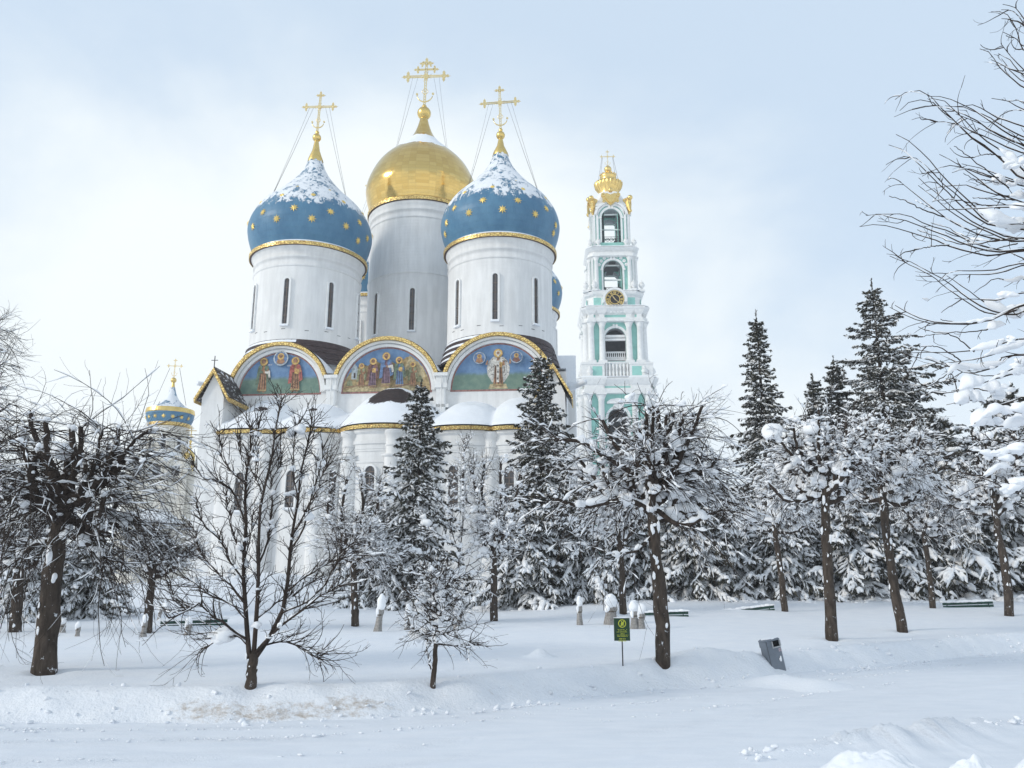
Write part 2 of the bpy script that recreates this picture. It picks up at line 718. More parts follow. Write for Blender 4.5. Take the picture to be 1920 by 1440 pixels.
# trunks melt a shallow hollow with a soft rim around their feet
for px, py in ((85, 1262), (1243, 1242), (1560, 1200), (1692, 1185), (1892, 1156), (1471, 1148), (1750, 1142), (1168, 1150), (926, 1166), (665, 1175), (276, 1186), (470, 1288), (812, 1288)):
    q = spot(px, py)
    HUMPS += [(q.x, q.y, .62, .05), (q.x + .05, q.y - .05, .30, -.13)]
xs = spread(-11.5, 18.5, .09, 1.14, (-420, 420))
ys = spread(10, 25, .095, 1.12, (-60, 700))
gx, gy, gq = grid(xs, ys)
gz = terr(gx, gy)
_d = gy - foot(gx)
_dp = [on_z(px, 1336, .15) for px in (290, 350, 480, 610, 700, 800)]
dirt = np.interp(gx, [p.x for p in _dp], [0, .7, 1.0, .85, .7, 0]) * np.exp(-((_d - .30) / .26) ** 2) * .85
dirt += .30 * np.exp(-((_d - .5) / .25) ** 2) * smooth(.45, .6, fbm(gx * .8, gy * .8, 31, 3))
lumps = np.exp(-((_d - .5) / .65) ** 2)
ground = structure(np_mesh('ground', np.stack([gx, gy, gz], -1), gq, mat_ground(), attr={'dirt': dirt, 'lumps': lumps}))


def mat_road():
    m = Mat('packed_snow', SNOW, .6, 0, .25)
    a = m.noise(2.2, 6, .6, (.5, 1.6, 1))
    b = m.noise(22, 5, .7)
    tr = m.N('ShaderNodeAttribute', attribute_name='track')
    m.color(m.mix(m.step(a, .3, .7), (.76, .795, .845), (.82, .845, .885)))
    m.bump(m.op('ADD', m.op('MULTIPLY', a, .35), m.op('MULTIPLY', b, m.op('ADD', m.op('MULTIPLY', tr.outputs['Fac'], .8), .14))), .6, .05)
    return m.m


xs = spread(-11.5, 18.5, .075, 1.2, (-60, 60))
ts = np.concatenate([np.arange(-6.2, .36, .07)])
ts = np.concatenate([np.array([-60, -30, -16, -11, -8, -7]), ts])
RX, RT, rq = grid(xs, ts)
RY = foot(RX) + RT
track = (np.exp(-((RT + .35) / .16) ** 2) + .8 * np.exp(-((RT + 1.15) / .20) ** 2) + .6 * np.exp(-((RT + 2.4) / .25) ** 2)
         + .6 * np.exp(-((RT + 3.4) / .25) ** 2))
rz = .012 + .05 * (fbm(RX * .6, RT * 1.9, 41, 4) - .5) + .11 * np.clip(track, 0, 1) * np.clip(fbm(RX * 6.5, RT * 7, 43, 3) - .48, 0, 1) * smooth(.45, .75, vnoise(RX * .6, RT * .9, 67))
_m = .25 + 1.1 * vnoise(RX * .35, RT * .8, 53)
_w = .18 * (fbm(RX * .3, RT * 0, 55, 3) - .45)
rz -= .05 * _m * (.026 * np.exp(-((RT + _w + .75) / .16) ** 2) + .022 * np.exp(-((RT + _w + 1.75) / .18) ** 2) + .016 * np.exp(-((RT - _w + 2.9) / .2) ** 2))
rz += .022 * (fbm(RX * 2.6, RT * 4.5, 57, 4) - .47) * smooth(.35, .7, vnoise(RX * .5, RT * 1.1, 59))
rz = np.maximum(rz, -.022)
# crumbled windrow the plough left across the near right corner
_r = [on_z(px, py, .05) for px, py in ((1380, 1420), (1530, 1398), (1640, 1383), (1760, 1366), (1920, 1350), (2300, 1310))]
ry0 = np.interp(RX, [p.x for p in _r], [p.y for p in _r], left=-99)
wr = np.exp(-((RY - ry0) / .24) ** 2) * smooth(_r[0].x, _r[2].x, RX)
rz += wr * (.13 + .34 * (fbm(RX * 4.5, RY * 4.5, 47, 4) - .42))
road = structure(np_mesh('road', np.stack([RX, RY, rz], -1), rq, mat_road(), attr={'track': np.clip(track * smooth(.45, .8, vnoise(RX * .9, RT * 1.3, 83)) + wr, 0, 1)}))


def blob_mesh(name, c, size, seed, parent=None, lumps=.35, mat=None, n=40):
    """one rough heap of shovelled snow, standing on the ground"""
    u = np.linspace(0, 2 * np.pi, n, endpoint=False)
    t = np.linspace(0.0, 1.0, n // 2)
    U, T = np.meshgrid(u, t)
    r = T
    x, y = np.cos(U) * r, np.sin(U) * r
    h = (1 - r ** 2) ** 1.3 * (1 + lumps * (fbm(x * 3 + seed, y * 3, seed, 4) - .45) * 2) - .12 * r
    x2 = x * (1 + .3 * (fbm(np.cos(U) * 1.5 + seed, np.sin(U) * 1.5, seed + 5, 3) - .45))
    v = np.stack([c[0] + x2 * size[0], c[1] + y * size[1], c[2] + h * size[2]], -1).reshape(-1, 3)
    i = np.arange(U.size).reshape(U.shape)
    j = np.roll(i, -1, 1)
    q = np.stack([i[:-1], i[1:], j[1:], j[:-1]], -1).reshape(-1, 4)
    return np_mesh(name, v, q, mat or M_SNOW, parent)


for k, (px, py, sx, sy, sz, sd, lab) in enumerate((
        (1640, 1478, .95, .55, .34, 3, 'low heap of shovelled snow with a broken left face beside the road'),
        (1835, 1490, .60, .4, .30, 8, 'crumbly heap of shovelled snow right of the broken-faced heap'),
        (1960, 1478, .45, .4, .32, 12, 'small crumbly snow heap cut by the right frame edge'))):
    p = on_z(px, py, 0)
    tag(blob_mesh('snow_heap', (p.x, p.y, 0), (sx, sy, sz), sd, lumps=.42, n=90), lab, 'snow heap', 'snow heaps beside the road')
# ------------------------------------------------------------------ the cathedral
TH = R(5)
C0 = at(730, 736, 60.0)
C0.z = 0
_ct, _st = math.cos(TH), math.sin(TH)


def to_c(p):
    d = Vector(p) - C0
    return Vector((d.x * _ct - d.y * _st, d.x * _st + d.y * _ct, d.z))


CAM_C = to_c((0, 0, EYE))


def cl(px, py, v):
    """cathedral coordinates (along the facade, back, up) of a photo pixel on the plane at depth v"""
    a, b, c = ray(px, py)
    dx, dy = a * _ct - b * _st, a * _st + b * _ct
    t = (v - CAM_C.y) / dy
    return Vector((CAM_C.x + dx * t, v, EYE + c * t))


cath = thing('cathedral', 'white five-domed cathedral with one golden and four star-spangled blue onion domes', 'cathedral', C0, -TH)


def fr0(s, d, t):
    return (s, -d, t)


# the three gables: centre, spring height, radius of the outer edge
ARCH = [(cl(524, 736, 0).x, cl(524, 738, 0).z), (cl(724.5, 736, 0).x, cl(724, 734, 0).z), (cl(934, 731, 0).x, cl(934, 730, 0).z)]
RG = 4.28
RGS = [4.02, 4.24, 4.36]
UL, UR = cl(448, 740, 0).x, cl(1062, 740, 0).x
ZF = ARCH[1][1] + 1.35
BACK = 25.0


def top(u):
    z = ZF
    for (c, zc), r in zip(ARCH, RGS):
        if abs(u - c) < r:
            z = max(z, zc + math.sqrt(r ** 2 - (u - c) ** 2))
    return z


us = sorted(set([UL, UR] + [c + r * math.sin(R(a)) for (c, _), r in zip(ARCH, RGS) for a in range(-86, 87, 4)] + list(np.linspace(UL, UR, 20))))
us = [u for u in us if UL <= u <= UR]
w = MB()
w.loft([[(u, 0, -1) for u in us], [(u, 0, top(u) - .05) for u in us]], closed=False)
w.add([(UL, 0, -1), (UL, BACK, -1), (UL, BACK, ZF), (UL, 0, ZF)], [(0, 1, 2, 3)])
w.add([(UR, 0, -1), (UR, 0, ZF), (UR, BACK, ZF), (UR, BACK, -1)], [(0, 1, 2, 3)])
w.add([(u, BACK, -1) for u in (UL, UR)] + [(UR, BACK, ZF), (UL, BACK, ZF)], [(0, 1, 2, 3)])
wall = w.build('wall', [M_WHITE], cath)
# snow-covered vaults behind the gables
n = 14
xs_, ys_ = np.array(us), np.linspace(-.25, BACK, 30)
gx, gy, gq = grid(xs_, ys_)
gz = np.array([top(u) for u in gx]) + .12 + .35 * (fbm(gx * .5, gy * .5, 61, 4) - .35) * smooth(.3, 3, gy)
np_mesh('roof', np.stack([gx, gy, gz], -1), gq, M_SNOW, cath)

g, wm = MB(), MB()
for (c, zc), k, RG in zip(ARCH, range(3), RGS):
    am = math.asin(1.3 / RG)
    g.ring(fr0, c, zc, RG - .26, RG + .01, am, math.pi - am, -.3, .62, 40)
    wm.ring(fr0, c, zc, RG - .45, RG - .28, 0.02, math.pi - .02, -.05, .42, 40)
    wm.ring(fr0, c, zc, RG - .72, RG - .49, 0.01, math.pi - .01, -.05, .20, 40)
RG = 4.28
g.build('gilded_archivolt', M_LACE, cath)
mould = wm.build('arch_moulding', M_PLAIN, cath)
# pilasters between the gables
for c in ((ARCH[0][0] + ARCH[1][0]) / 2, (ARCH[1][0] + ARCH[2][0]) / 2):
    p = MB()
    zt = ZF - .15
    p.box(c - .36, c + .36, -.5, 0.02, 9, zt - 1.1)
    p.box(c - .48, c + .48, -.62, 0.02, zt - 1.1, zt - .75)
    p.box(c - .40, c + .40, -.55, 0.02, zt - .75, zt - .2)
    p.box(c - .54, c + .54, -.72, 0.02, zt - .2, zt + .05)
    p.box(c - .60, c + .60, -.50, 0.02, zt - 2.6, zt - 2.35)
    o = p.build('pilaster', M_PLAIN, cath)
    s = MB()
    s.tube([(c + .05, -.66, zt), (c + .05, -.66, 8)], .035, 6)
    s.build('downpipe', M_PLAIN, o)
# ------------------------------------------------------------------ the wall paintings (generic saints)
PAL = {}


def paint(name, col):
    if name not in PAL:
        g_ = sum(col) / 3
        PAL[name] = simple('fresco_' + name, tuple(.80 * q + .20 * (g_ * .6 + .10) for q in col), .85, .32, 5.0)
    return PAL[name]


def _sky_paint():
    m = Mat('fresco_ground', (.1, .2, .4), .8, 0, .2)
    z = m.axis(2)
    n = m.noise(1.4, 6, .65)
    q = m.op('ADD', z, m.op('MULTIPLY', m.op('SUBTRACT', n, .5), .5))
    f = m.step(q, ARCH[0][1] + 1.05, ARCH[0][1] + 1.45)
    blue = m.mix(m.step(n, .3, .7), (.11, .20, .36), (.19, .30, .46))
    green = m.mix(m.step(n, .3, .7), (.13, .21, .18), (.21, .29, .23))
    m.color(m.mix(f, green, blue))
    return m.m


F_BACK = _sky_paint()
FR = [F_BACK, paint('ochre', (.42, .30, .13)), paint('halo', (.62, .40, .10)), paint('skin', (.36, .19, .10)), paint('brown', (.22, .10, .07)),
      paint('green', (.13, .19, .13)), paint('red', (.42, .10, .08)), paint('white', (.62, .60, .55)), paint('blue', (.11, .20, .38)),
      paint('border', (.33, .14, .12)), paint('rust', (.38, .19, .09)), paint('pale', (.45, .50, .52)), paint('dark', (.07, .05, .05)),
      paint('purple', (.20, .12, .17)), paint('sage', (.27, .28, .15)), paint('sand', (.52, .42, .22))]
FI = {k: i for i, k in enumerate('back ochre halo skin brown green red white blue border rust pale dark purple sage sand'.split())}


class Fresco:
    def __init__(self, c, zc):
        self.mb, self.c, self.z, self.d = MB(), c, zc, .02

    def fr(self, s, d, t):
        return (self.c + s, -d, self.z + t)

    def poly(self, pts, col, d=None):
        self.d += .0035
        # fan from the centroid so that bent outlines stay clean
        cx, cy = sum(p[0] for p in pts) / len(pts), sum(p[1] for p in pts) / len(pts)
        v = [self.fr(cx, self.d, cy)] + [self.fr(s, self.d, t) for s, t in pts]
        k = len(pts)
        self.mb.add(v, [(0, 1 + i, 1 + (i + 1) % k) for i in range(k)], FI[col])

    def circ(self, x, y, r, col, sx=1.0, n=20):
        self.poly([(x + sx * r * math.cos(2 * math.pi * i / n), y + r * math.sin(2 * math.pi * i / n)) for i in range(n)], col)

    def line(self, pts, w, col):
        for (x0, y0), (x1, y1) in zip(pts, pts[1:]):
            l = math.hypot(x1 - x0, y1 - y0) or 1
            nx, ny = -(y1 - y0) / l * w / 2, (x1 - x0) / l * w / 2
            self.poly([(x0 + nx, y0 + ny), (x1 + nx, y1 + ny), (x1 - nx, y1 - ny), (x0 - nx, y0 - ny)], col)

    def head(self, x, y, r, hair='dark', beard=None):
        self.circ(x, y, r * 1.95, 'rust')
        self.circ(x, y, r * 1.80, 'halo')
        self.circ(x, y + r * .12, r * 1.08, hair, .92)
        self.circ(x, y - r * .1, r * .86, 'skin', .78)
        if beard:
            self.poly([(x - .6 * r, y - .25 * r), (x + .6 * r, y - .25 * r), (x + .3 * r, y - 1.3 * r), (x, y - 1.5 * r), (x - .3 * r, y - 1.3 * r)], beard)
        for e in (-1, 1):
            self.circ(x + e * .26 * r, y + .02 * r, .10 * r, 'dark', 1.4, 8)
        self.line([(x, y), (x + .04 * r, y - .3 * r)], .09 * r, 'brown')
        self.line([(x - .18 * r, y - .48 * r), (x + .18 * r, y - .48 * r)], .1 * r, 'red')

    def figure(self, x, y, h, robe, cloak, lean=0.0, hold=None, hair='brown', beard=None, hem='ochre'):
        """a standing haloed figure, feet at y, total height h"""
        k = h
        def q(a, b):
            return (x + a * k + lean * b * k, y + b * k)
        for s in (-1, 1):
            self.poly([q(s * .05, .035), q(s * .10, .0), q(s * .04, -.01), q(s * .02, .03)], 'skin')
        self.poly([q(-.13, .03), q(-.10, .35), q(-.12, .60), q(-.14, .74), q(-.06, .80), q(.06, .80), q(.14, .74), q(.12, .58), q(.11, .35), q(.14, .03), q(.05, .02), q(-.05, .035)], robe)
        for a, b in ((-.06, -.07), (0, .01), (.05, .08)):
            self.line([q(a, .6), q((a + b) / 2, .3), q(b, .05)], .016 * k, 'dark')
        self.poly([q(-.13, .075), q(.14, .075), q(.142, .035), q(-.132, .035)], hem)
        self.poly([q(-.20, .22), q(-.17, .55), q(-.15, .75), q(-.07, .81), q(-.02, .80), q(-.05, .66), q(-.09, .5), q(-.10, .25)], cloak)
        self.poly([q(.05, .81), q(.14, .76), q(.19, .6), q(.22, .34), q(.13, .28), q(.10, .5), q(.03, .68)], cloak)
        self.line([q(.15, .7), q(.16, .5), q(.18, .36)], .014 * k, 'dark')
        # forearms meet before the chest
        self.poly([q(-.15, .70), q(-.17, .58), q(-.02, .55), q(.02, .60), q(-.09, .64)], cloak)
        self.poly([q(.15, .70), q(.18, .57), q(.06, .53), q(.03, .58), q(.10, .63)], robe)
        self.circ(*q(.02, .58), .026 * k, 'skin')
        self.circ(*q(.055, .555), .024 * k, 'skin')
        if hold == 'scroll':
            self.poly([q(.05, .60), q(.20, .63), q(.24, .42), q(.18, .40), q(.17, .54), q(.06, .55)], 'white')
        if hold == 'book':
            self.poly([q(-.01, .66), q(.11, .64), q(.10, .50), q(-.02, .52)], 'halo')
            self.line([q(.0, .64), q(.09, .52)], .012 * k, 'red')
        self.head(x + lean * .88 * k, y + .885 * k, .062 * k, hair, beard)

    def medallion(self, x, y, r, cloak):
        self.circ(x, y, r, 'pale')
        self.circ(x, y, r * .9, 'blue')
        self.poly([(x - .6 * r, y - .62 * r), (x - .45 * r, y - .1 * r), (x - .15 * r, y + .05 * r), (x + .15 * r, y + .05 * r), (x + .45 * r, y - .1 * r), (x + .6 * r, y - .62 * r), (x, y - .88 * r)], cloak)
        self.head(x, y + .28 * r, .2 * r, 'brown')

    def done(self, label):
        o = self.mb.build('wall_painting', FR, cath)
        o['label'] = label
        return o


def half(r, a0=0, a1=180, n=40):
    return [(r * math.cos(R(a0 + (a1 - a0) * i / n)), r * math.sin(R(a0 + (a1 - a0) * i / n))) for i in range(n + 1)]


rng = random.Random(4)
fs = []
for k in range(3):
    f = Fresco(*ARCH[k])
    RM = RGS[k] - .71
    f.poly([(-RM - .02, -.13)] + [(RM + .02, -.13)] + half(RM + .02), 'border')
    f.poly([(-RM + .1, 0.0), (RM - .1, 0.0)] + half(RM - .12, 2, 178), 'back')
    fs.append(f)
f = fs[0]
f.figure(-1.45, .12, 2.75, 'rust', 'green', .03, 'scroll', 'brown')
f.figure(1.25, .12, 2.75, 'rust', 'red', -.02, 'book', 'brown')
f.poly(half(.62, 180, 360), 'pale') if False else None
f.circ(.02, 2.78, .60, 'pale')
f.circ(.02, 2.78, .50, 'blue')
f.poly([(-.32, 2.5), (-.2, 2.75), (.24, 2.75), (.36, 2.5), (.2, 2.33), (-.16, 2.33)], 'rust')
f.head(.02, 2.93, .145, 'brown')
for q in ((-.95, 2.2), (.62, 2.1)):
    for j in range(4):
        f.line([(q[0] + j * .09, q[1]), (q[0] + j * .09 + .03, q[1] + .12)], .03, 'white')
f.done('wall painting of two standing haloed saints under a round medallion')
f = fs[1]
f.poly([(-3.4, .02), (-3.36, .7), (-2.95, 1.5), (-2.5, 1.7), (-2.1, 2.2), (-1.6, 2.0), (-1.0, 2.5), (-.5, 2.2), (.2, 2.4), (.8, 2.1), (1.5, 2.7), (1.9, 2.75), (2.4, 2.2), (2.8, 1.9), (3.2, 1.1), (3.40, .3), (3.42, .02)], 'ochre')
f.poly([(1.0, 1.3), (1.5, 2.1), (1.75, 2.85), (2.1, 2.4), (2.45, 2.3), (2.9, 1.6), (3.0, 1.1), (2.0, .7)], 'sand')
f.poly([(-3.35, .05), (-2.2, .5), (-1.2, .35), (.5, .28), (2.3, .5), (3.38, .05)], 'sand')
for q in ((-2.55, 1.0, .5, 1.25), (-2.0, 1.2, .38, .95)):
    f.poly([(q[0] - q[2] / 2, q[1]), (q[0] + q[2] / 2, q[1]), (q[0] + q[2] / 2, q[1] + q[3] * .7), (q[0], q[1] + q[3]), (q[0] - q[2] / 2, q[1] + q[3] * .7)], 'pale')
    f.poly([(q[0] - .07, q[1] + .1), (q[0] + .07, q[1] + .1), (q[0] + .07, q[1] + .5), (q[0] - .07, q[1] + .5)], 'dark')
for x, y in ((2.6, .7), (-2.9, .5), (2.1, 1.5), (1.6, 1.2)):
    f.poly([(x - .25, y), (x + .25, y), (x + .18, y + .32), (x, y + .5), (x - .2, y + .3)], 'sage')
for x_, h_ in ((-2.0, 1.9), (2.05, 1.9)):
    f.figure(x_, .35, h_, 'rust', 'sage', 0, None, 'brown')
f.figure(-1.1, .25, 2.35, 'purple', 'brown', .03, 'book', 'brown')
f.figure(.0, .35, 2.65, 'purple', 'blue', 0, 'scroll', 'brown', 'brown')
f.figure(1.1, .25, 2.35, 'blue', 'green', -.03, 'book', 'brown', 'dark')
f.line([(-3.2, .2), (-1.8, .42), (-.6, .26)], .05, 'brown')
f.line([(3.2, .2), (1.9, .42), (.7, .26)], .05, 'brown')
f.done('wall painting of a row of haloed saints before ochre hills and a small town')
f = fs[2]
f.poly([(-.75, .05), (.75, .05), (.6, .42), (-.6, .42)], 'sand')
f.poly([(-.80, 1.1), (-.88, 1.7), (-.72, 2.2), (-.4, 2.55), (.4, 2.55), (.72, 2.2), (.9, 1.7), (.82, 1.1), (.45, .55), (-.45, .55)], 'white')
f.figure(0, .2, 2.95, 'rust', 'white', 0, 'book', 'white', 'white')
for j in range(46):
    x, y = rng.uniform(-.75, .75), rng.uniform(1.0, 2.4)
    if abs(x) > .22:
        f.circ(x, y, .035, 'dark', 1, 6)
f.poly([(-.1, .5), (.1, .5), (.12, 2.2), (-.12, 2.2)], 'white')
for y in (.8, 1.3, 1.8):
    f.line([(-.07, y), (.07, y)], .05, 'dark')
    f.line([(0, y - .09), (0, y + .09)], .05, 'dark')
f.poly([(-.95, 1.9), (-.82, 2.25), (-.74, 2.2), (-.8, 1.85)], 'skin')
f.poly([(.85, 1.9), (.88, 2.3), (1.0, 2.3), (1.02, 1.95)], 'skin')
f.medallion(-1.42, 2.42, .47, 'rust')
f.medallion(1.42, 2.42, .47, 'brown')
f.done('wall painting of one white-robed haloed saint between two medallions')

# ------------------------------------------------------------------ corner piers with gilded gable roofs
VP = -3.3
for pa, pb, pk in ((385, 414, 692), (1017, 1058, 683)):
    u0, u1, zk = cl(pa, 740, VP).x, cl(pb, 740, VP).x, cl((pa + pb) / 2, pk, VP).z
    um, hw = (u0 + u1) / 2, max(.85, (u1 - u0) / 2)
    u0, u1 = um - hw, um + hw
    ze = zk - 2.15
    p = MB()
    for a, b, z0, z1 in ((0, 0, -1, 9.2), (.05, .05, 9.2, 9.45), (-.02, -.02, 9.45, ze)):
        p.box(u0 - a, u1 + a, VP - b, .02, z0, z1)
    p.prism([(u0 + .02, ze), (u1 - .02, ze), (um, zk - .28)], fr0, -.02, -VP - .02)
    p.build('corner_pier', M_WHITE, cath)
    e = hw + .42
    r_ = MB()
    for s in (-1, 1):
        a, b = (um + s * e, ze - .22), (um, zk)
        pl = [(a[0], a[1]), (b[0], b[1]), (b[0], b[1] + .16), (a[0] + s * .05, a[1] + .10)]
        r_.prism(pl, fr0, 2.0 * 0 - .3, -VP + .12, 1)
        gl = [(a[0] + s * .03, a[1] - .16), (b[0], b[1] - .34), (b[0], b[1] + .05), (a[0] + s * .06, a[1] + .10)]
        r_.prism(gl, fr0, -VP + .13, -VP + .30, 0)
        x = um + s * (e + .02)
        r_.box(min(x, x + s * .08), max(x, x + s * .08), VP - .12, 0, ze - .42, ze - .10, 0)
    o = r_.build('gable_roof', [M_LACE, M_TILE], cath)
    r_ = MB()
    for s in (-1, 1):
        r_.loft([[(um + s * (e - .15) * t, y, ze - .05 + (zk - ze + .12) * (1 - t) + .12 + .05 * math.sin(7 * y + 5 * t)) for t in np.linspace(.12, 1, 6)] for y in np.linspace(VP + .5, -.05, 8)],
                closed=False, smooth=True)
    r_.build('snow_cover', M_SNOW, o)
    r_ = MB()
    r_.tube([(um, VP - .2, zk), (um, VP - .2, zk + .95)], .035, 5)
    r_.tube([(um - .25, VP - .2, zk + .62), (um + .25, VP - .2, zk + .62)], .03, 5)
    r_.build('cross', M_IRON, o)

# ------------------------------------------------------------------ apses
AC = [cl(px, 800, -3.5).x for px in (472, 572, 722, 872, 972)]
UA0, UA1 = cl(414, 812, VP).x - .06, cl(1017, 805, VP).x
DIV = [UA0, (AC[0] + AC[1]) / 2, cl(636, 808, -4).x, cl(808, 808, -4).x, (AC[3] + AC[4]) / 2, UA1]
BULGE = [.55, .75, 1.9, .75, .55]
ZC = cl(560, 811, -4.2).z
PEAK = [cl(472, 750, -.4).z, cl(572, 757, -.4).z, cl(715, 727, -.6).z, cl(878, 752, -.4).z, cl(972, 744, -.4).z]


def vf(u):
    for i in range(5):
        if DIV[i] <= u <= DIV[i + 1]:
            c, hw = (DIV[i] + DIV[i + 1]) / 2, (DIV[i + 1] - DIV[i]) / 2
            t = (u - c) / hw
            return VP - BULGE[i] * (math.sqrt(max(0, 1.25 - t * t)) - .5) / (math.sqrt(1.25) - .5)
    return VP


uu = []
for i in range(5):
    uu += list(np.linspace(DIV[i], DIV[i + 1], 29)[:-1])
uu.append(DIV[5])
a = MB()
prof = [(-1, 0), (ZC - 2.35, 0), (ZC - 2.33, .06), (ZC - 2.2, .06), (ZC - 2.18, 0), (ZC - 1.55, 0), (ZC - 1.53, .06), (ZC - 1.4, .06), (ZC - 1.38, .10),
        (ZC - 1.05, .10), (ZC - 1.03, .2), (ZC - .8, .2), (ZC - .78, .12), (ZC - .35, .12), (ZC - .2, .30), (ZC - .02, .34)]
a.loft([[(u, vf(u) - d, z) for u in uu] for z, d in prof], closed=False)
apse = a.build('apse_wall', M_WHITE, cath)
gm = MB()
gm.loft([[(u, vf(u) - d, z) for i, u in enumerate(uu)] for z, d in ((ZC + .02, .40), (ZC - .0, .55), (ZC + .25, .62), (ZC + .28, .4))], closed=False)
gm.build('gilded_cornice', M_LACE, cath)
# roof with deep snow, bare sheets where the wind has swept the middle apse
ts_ = np.linspace(0, 1, 40)
U, T = np.meshgrid(np.array(uu), ts_)
V0 = np.array([vf(u) for u in uu])[None, :] - .58
V = V0 * (1 - T) + .0 * T
hh = np.zeros(len(uu))
for c, pk, wd in zip(AC, PEAK, (1.9, 1.95, 3.1, 2.1, 2.1)):
    t = np.clip(1 - ((np.array(uu) - c) / wd) ** 2, 0, 1) ** .9
    hh = np.maximum(hh, t * (pk - ZC - .3 - 1.75))
Z = ZC + .3 + 1.75 * T ** .75 + hh[None, :] * np.sin(np.clip(T * 1.12, 0, 1) * math.pi / 2) ** 1.25
Z += (.30 * (fbm(U * .9, T * 4 + 3, 71, 4) - .3)) * np.sin(T * math.pi * .92) ** .5 + .06
bare = (np.exp(-(((U - AC[2] - .05) / 1.75) ** 4 + ((T - .56) / .24) ** 4)) + .75 * np.exp(-(((U - AC[0] - .1) / .9) ** 2 + ((T - .45) / .14) ** 2))
        + .75 * np.exp(-(((U - AC[1] - .1) / .8) ** 2 + ((T - .5) / .14) ** 2)))


def mat_roofsnow():
    m = Mat('apse_roof_snow', SNOW, .65, 0, .2)
    b = m.N('ShaderNodeAttribute', attribute_name='bare')
    n = m.noise(2.6, 8, .7, (1, 1, .6))
    n2 = m.noise(9, 4, .6, (1, 1, .5))
    q = m.op('ADD', b.outputs['Fac'], m.op('MULTIPLY', m.op('SUBTRACT', n, .5), .9))
    q = m.op('ADD', q, m.op('MULTIPLY', m.op('SUBTRACT', n2, .5), .5))
    s = m.step(q, .56, .61)
    w = m.N('ShaderNodeTexBrick')
    w.inputs['Scale'].default_value = 2.0
    w.inputs['Color1'].default_value = (.06, .042, .04, 1)
    w.inputs['Color2'].default_value = (.04, .03, .03, 1)
    w.inputs['Mortar'].default_value = (.015, .012, .012, 1)
    m.L(m.coord(), w.inputs['Vector'])
    m.color(m.mix(s, SNOW, w.outputs['Color']))
    m.bump(m.op('SUBTRACT', m.noise(1.5, 6), s), .5, .08)
    return m.m


i = np.arange(U.size).reshape(U.shape)
np_mesh('apse_roof', np.stack([U, V, Z], -1).reshape(-1, 3), np.stack([i[:-1, :-1], i[:-1, 1:], i[1:, 1:], i[1:, :-1]], -1).reshape(-1, 4),
        mat_roofsnow(), cath, attr={'bare': bare.ravel()})


def at_apse(px, py):
    """point on the apse front seen at a pixel, with the outward normal"""
    v = -4.5
    for _ in range(12):
        p = cl(px, py, v)
        v = vf(min(max(p.x, UA0), UA1))
    e = .05
    s = (vf(p.x + e) - vf(p.x - e)) / (2 * e)
    nrm = Vector((s, -1, 0)).normalized()
    return Vector((p.x, v, p.z)), nrm


for px in (500, 600, 657, 738, 800, 920, 988):
    p, nr = at_apse(px, 830)
    h = MB()
    h.lathe([(.62, -1), (.62, ZC - 2.0)], 16, (p.x, p.y))
    h.lathe([(.62, ZC - 2.0), (.78, ZC - 1.92), (.80, ZC - 1.80), (.5, ZC - 1.75)], 16, (p.x, p.y))
    h.lathe([(.52, ZC - 1.8), (.50, ZC - 1.25)], 16, (p.x, p.y))
    h.lathe([(.50, ZC - 1.25), (.58, ZC - 1.2), (.58, ZC - 1.08), (.54, ZC - 1.05), (.54, ZC - .5), (.66, ZC - .4), (.70, ZC - .1)], 16, (p.x, p.y))
    o = h.build('engaged_column', M_WHITE, cath)


def arched(w, h, n=10):
    """outline of a round-headed opening, base at 0, total height h"""
    r = w / 2
    return [(-r, 0), (r, 0)] + [(r * math.cos(R(180 * i / n)), h - r + r * math.sin(R(180 * i / n))) for i in range(n + 1)]


def window_mesh(fr, w, h, bars=5, snow=True, frame=.13):
    """surround, pane, glazing bars and a snowy sill through fr(s, d, t)"""
    mb = MB()
    out_, inn = arched(w + 2 * frame, h + frame), arched(w, h)
    for d0, d1, o_, i_ in ((-.05, .14, out_, inn),):
        n = len(o_)
        v = [fr(s, d0, t) for s, t in o_] + [fr(s, d1, t) for s, t in o_] + [fr(s, d1, t) for s, t in i_] + [fr(s, d0, t) for s, t in i_]
        f = []
        for k in range(1, n):
            j = (k + 1) % n
            for q in range(3):
                f.append((q * n + k, q * n + j, (q + 1) * n + j, (q + 1) * n + k))
        mb.add(v, f, 0)
    mb.add([fr(s, .025, t) for s, t in inn], [tuple(range(len(inn)))], 1)
    for k in range(1, bars):
        t = h * k / bars
        mb.prism([(-w / 2, t - .03), (w / 2, t - .03), (w / 2, t + .03), (-w / 2, t + .03)], fr, .03, .07, 2)
    mb.prism([(-.03, 0), (.03, 0), (.03, h - .02), (-.03, h - .02)], fr, .032, .065, 2)
    if snow:
        mb.prism([(-w / 2 - frame, -.10), (w / 2 + frame, -.10), (w / 2 + frame * .7, .05), (-w / 2 - frame * .7, .05)], fr, -.02, .22, 3)
    return mb


WM = [M_PLAIN, M_GLASS, simple('window_bars', (.16, .13, .11), .7, .1, 5), M_SNOW]


def face_frame(p, nr):
    s = Vector((-nr.y, nr.x, 0))

    def fr(a, d, t):
        q = p + s * a + nr * d
        return (q.x, q.y, p.z + t)
    return fr


for px, py0, py1, wd in ((446, 958, 886, .62), (543, 953, 882, .72), (620, 960, 882, .5), (692, 950, 874, .72), (768, 950, 872, .6), (850, 952, 872, .7), (955, 952, 874, .7)):
    p, nr = at_apse(px, py0)
    q, _ = at_apse(px, py1)
    window_mesh(face_frame(p, nr), wd, q.z - p.z, 7).build('window', WM, cath)

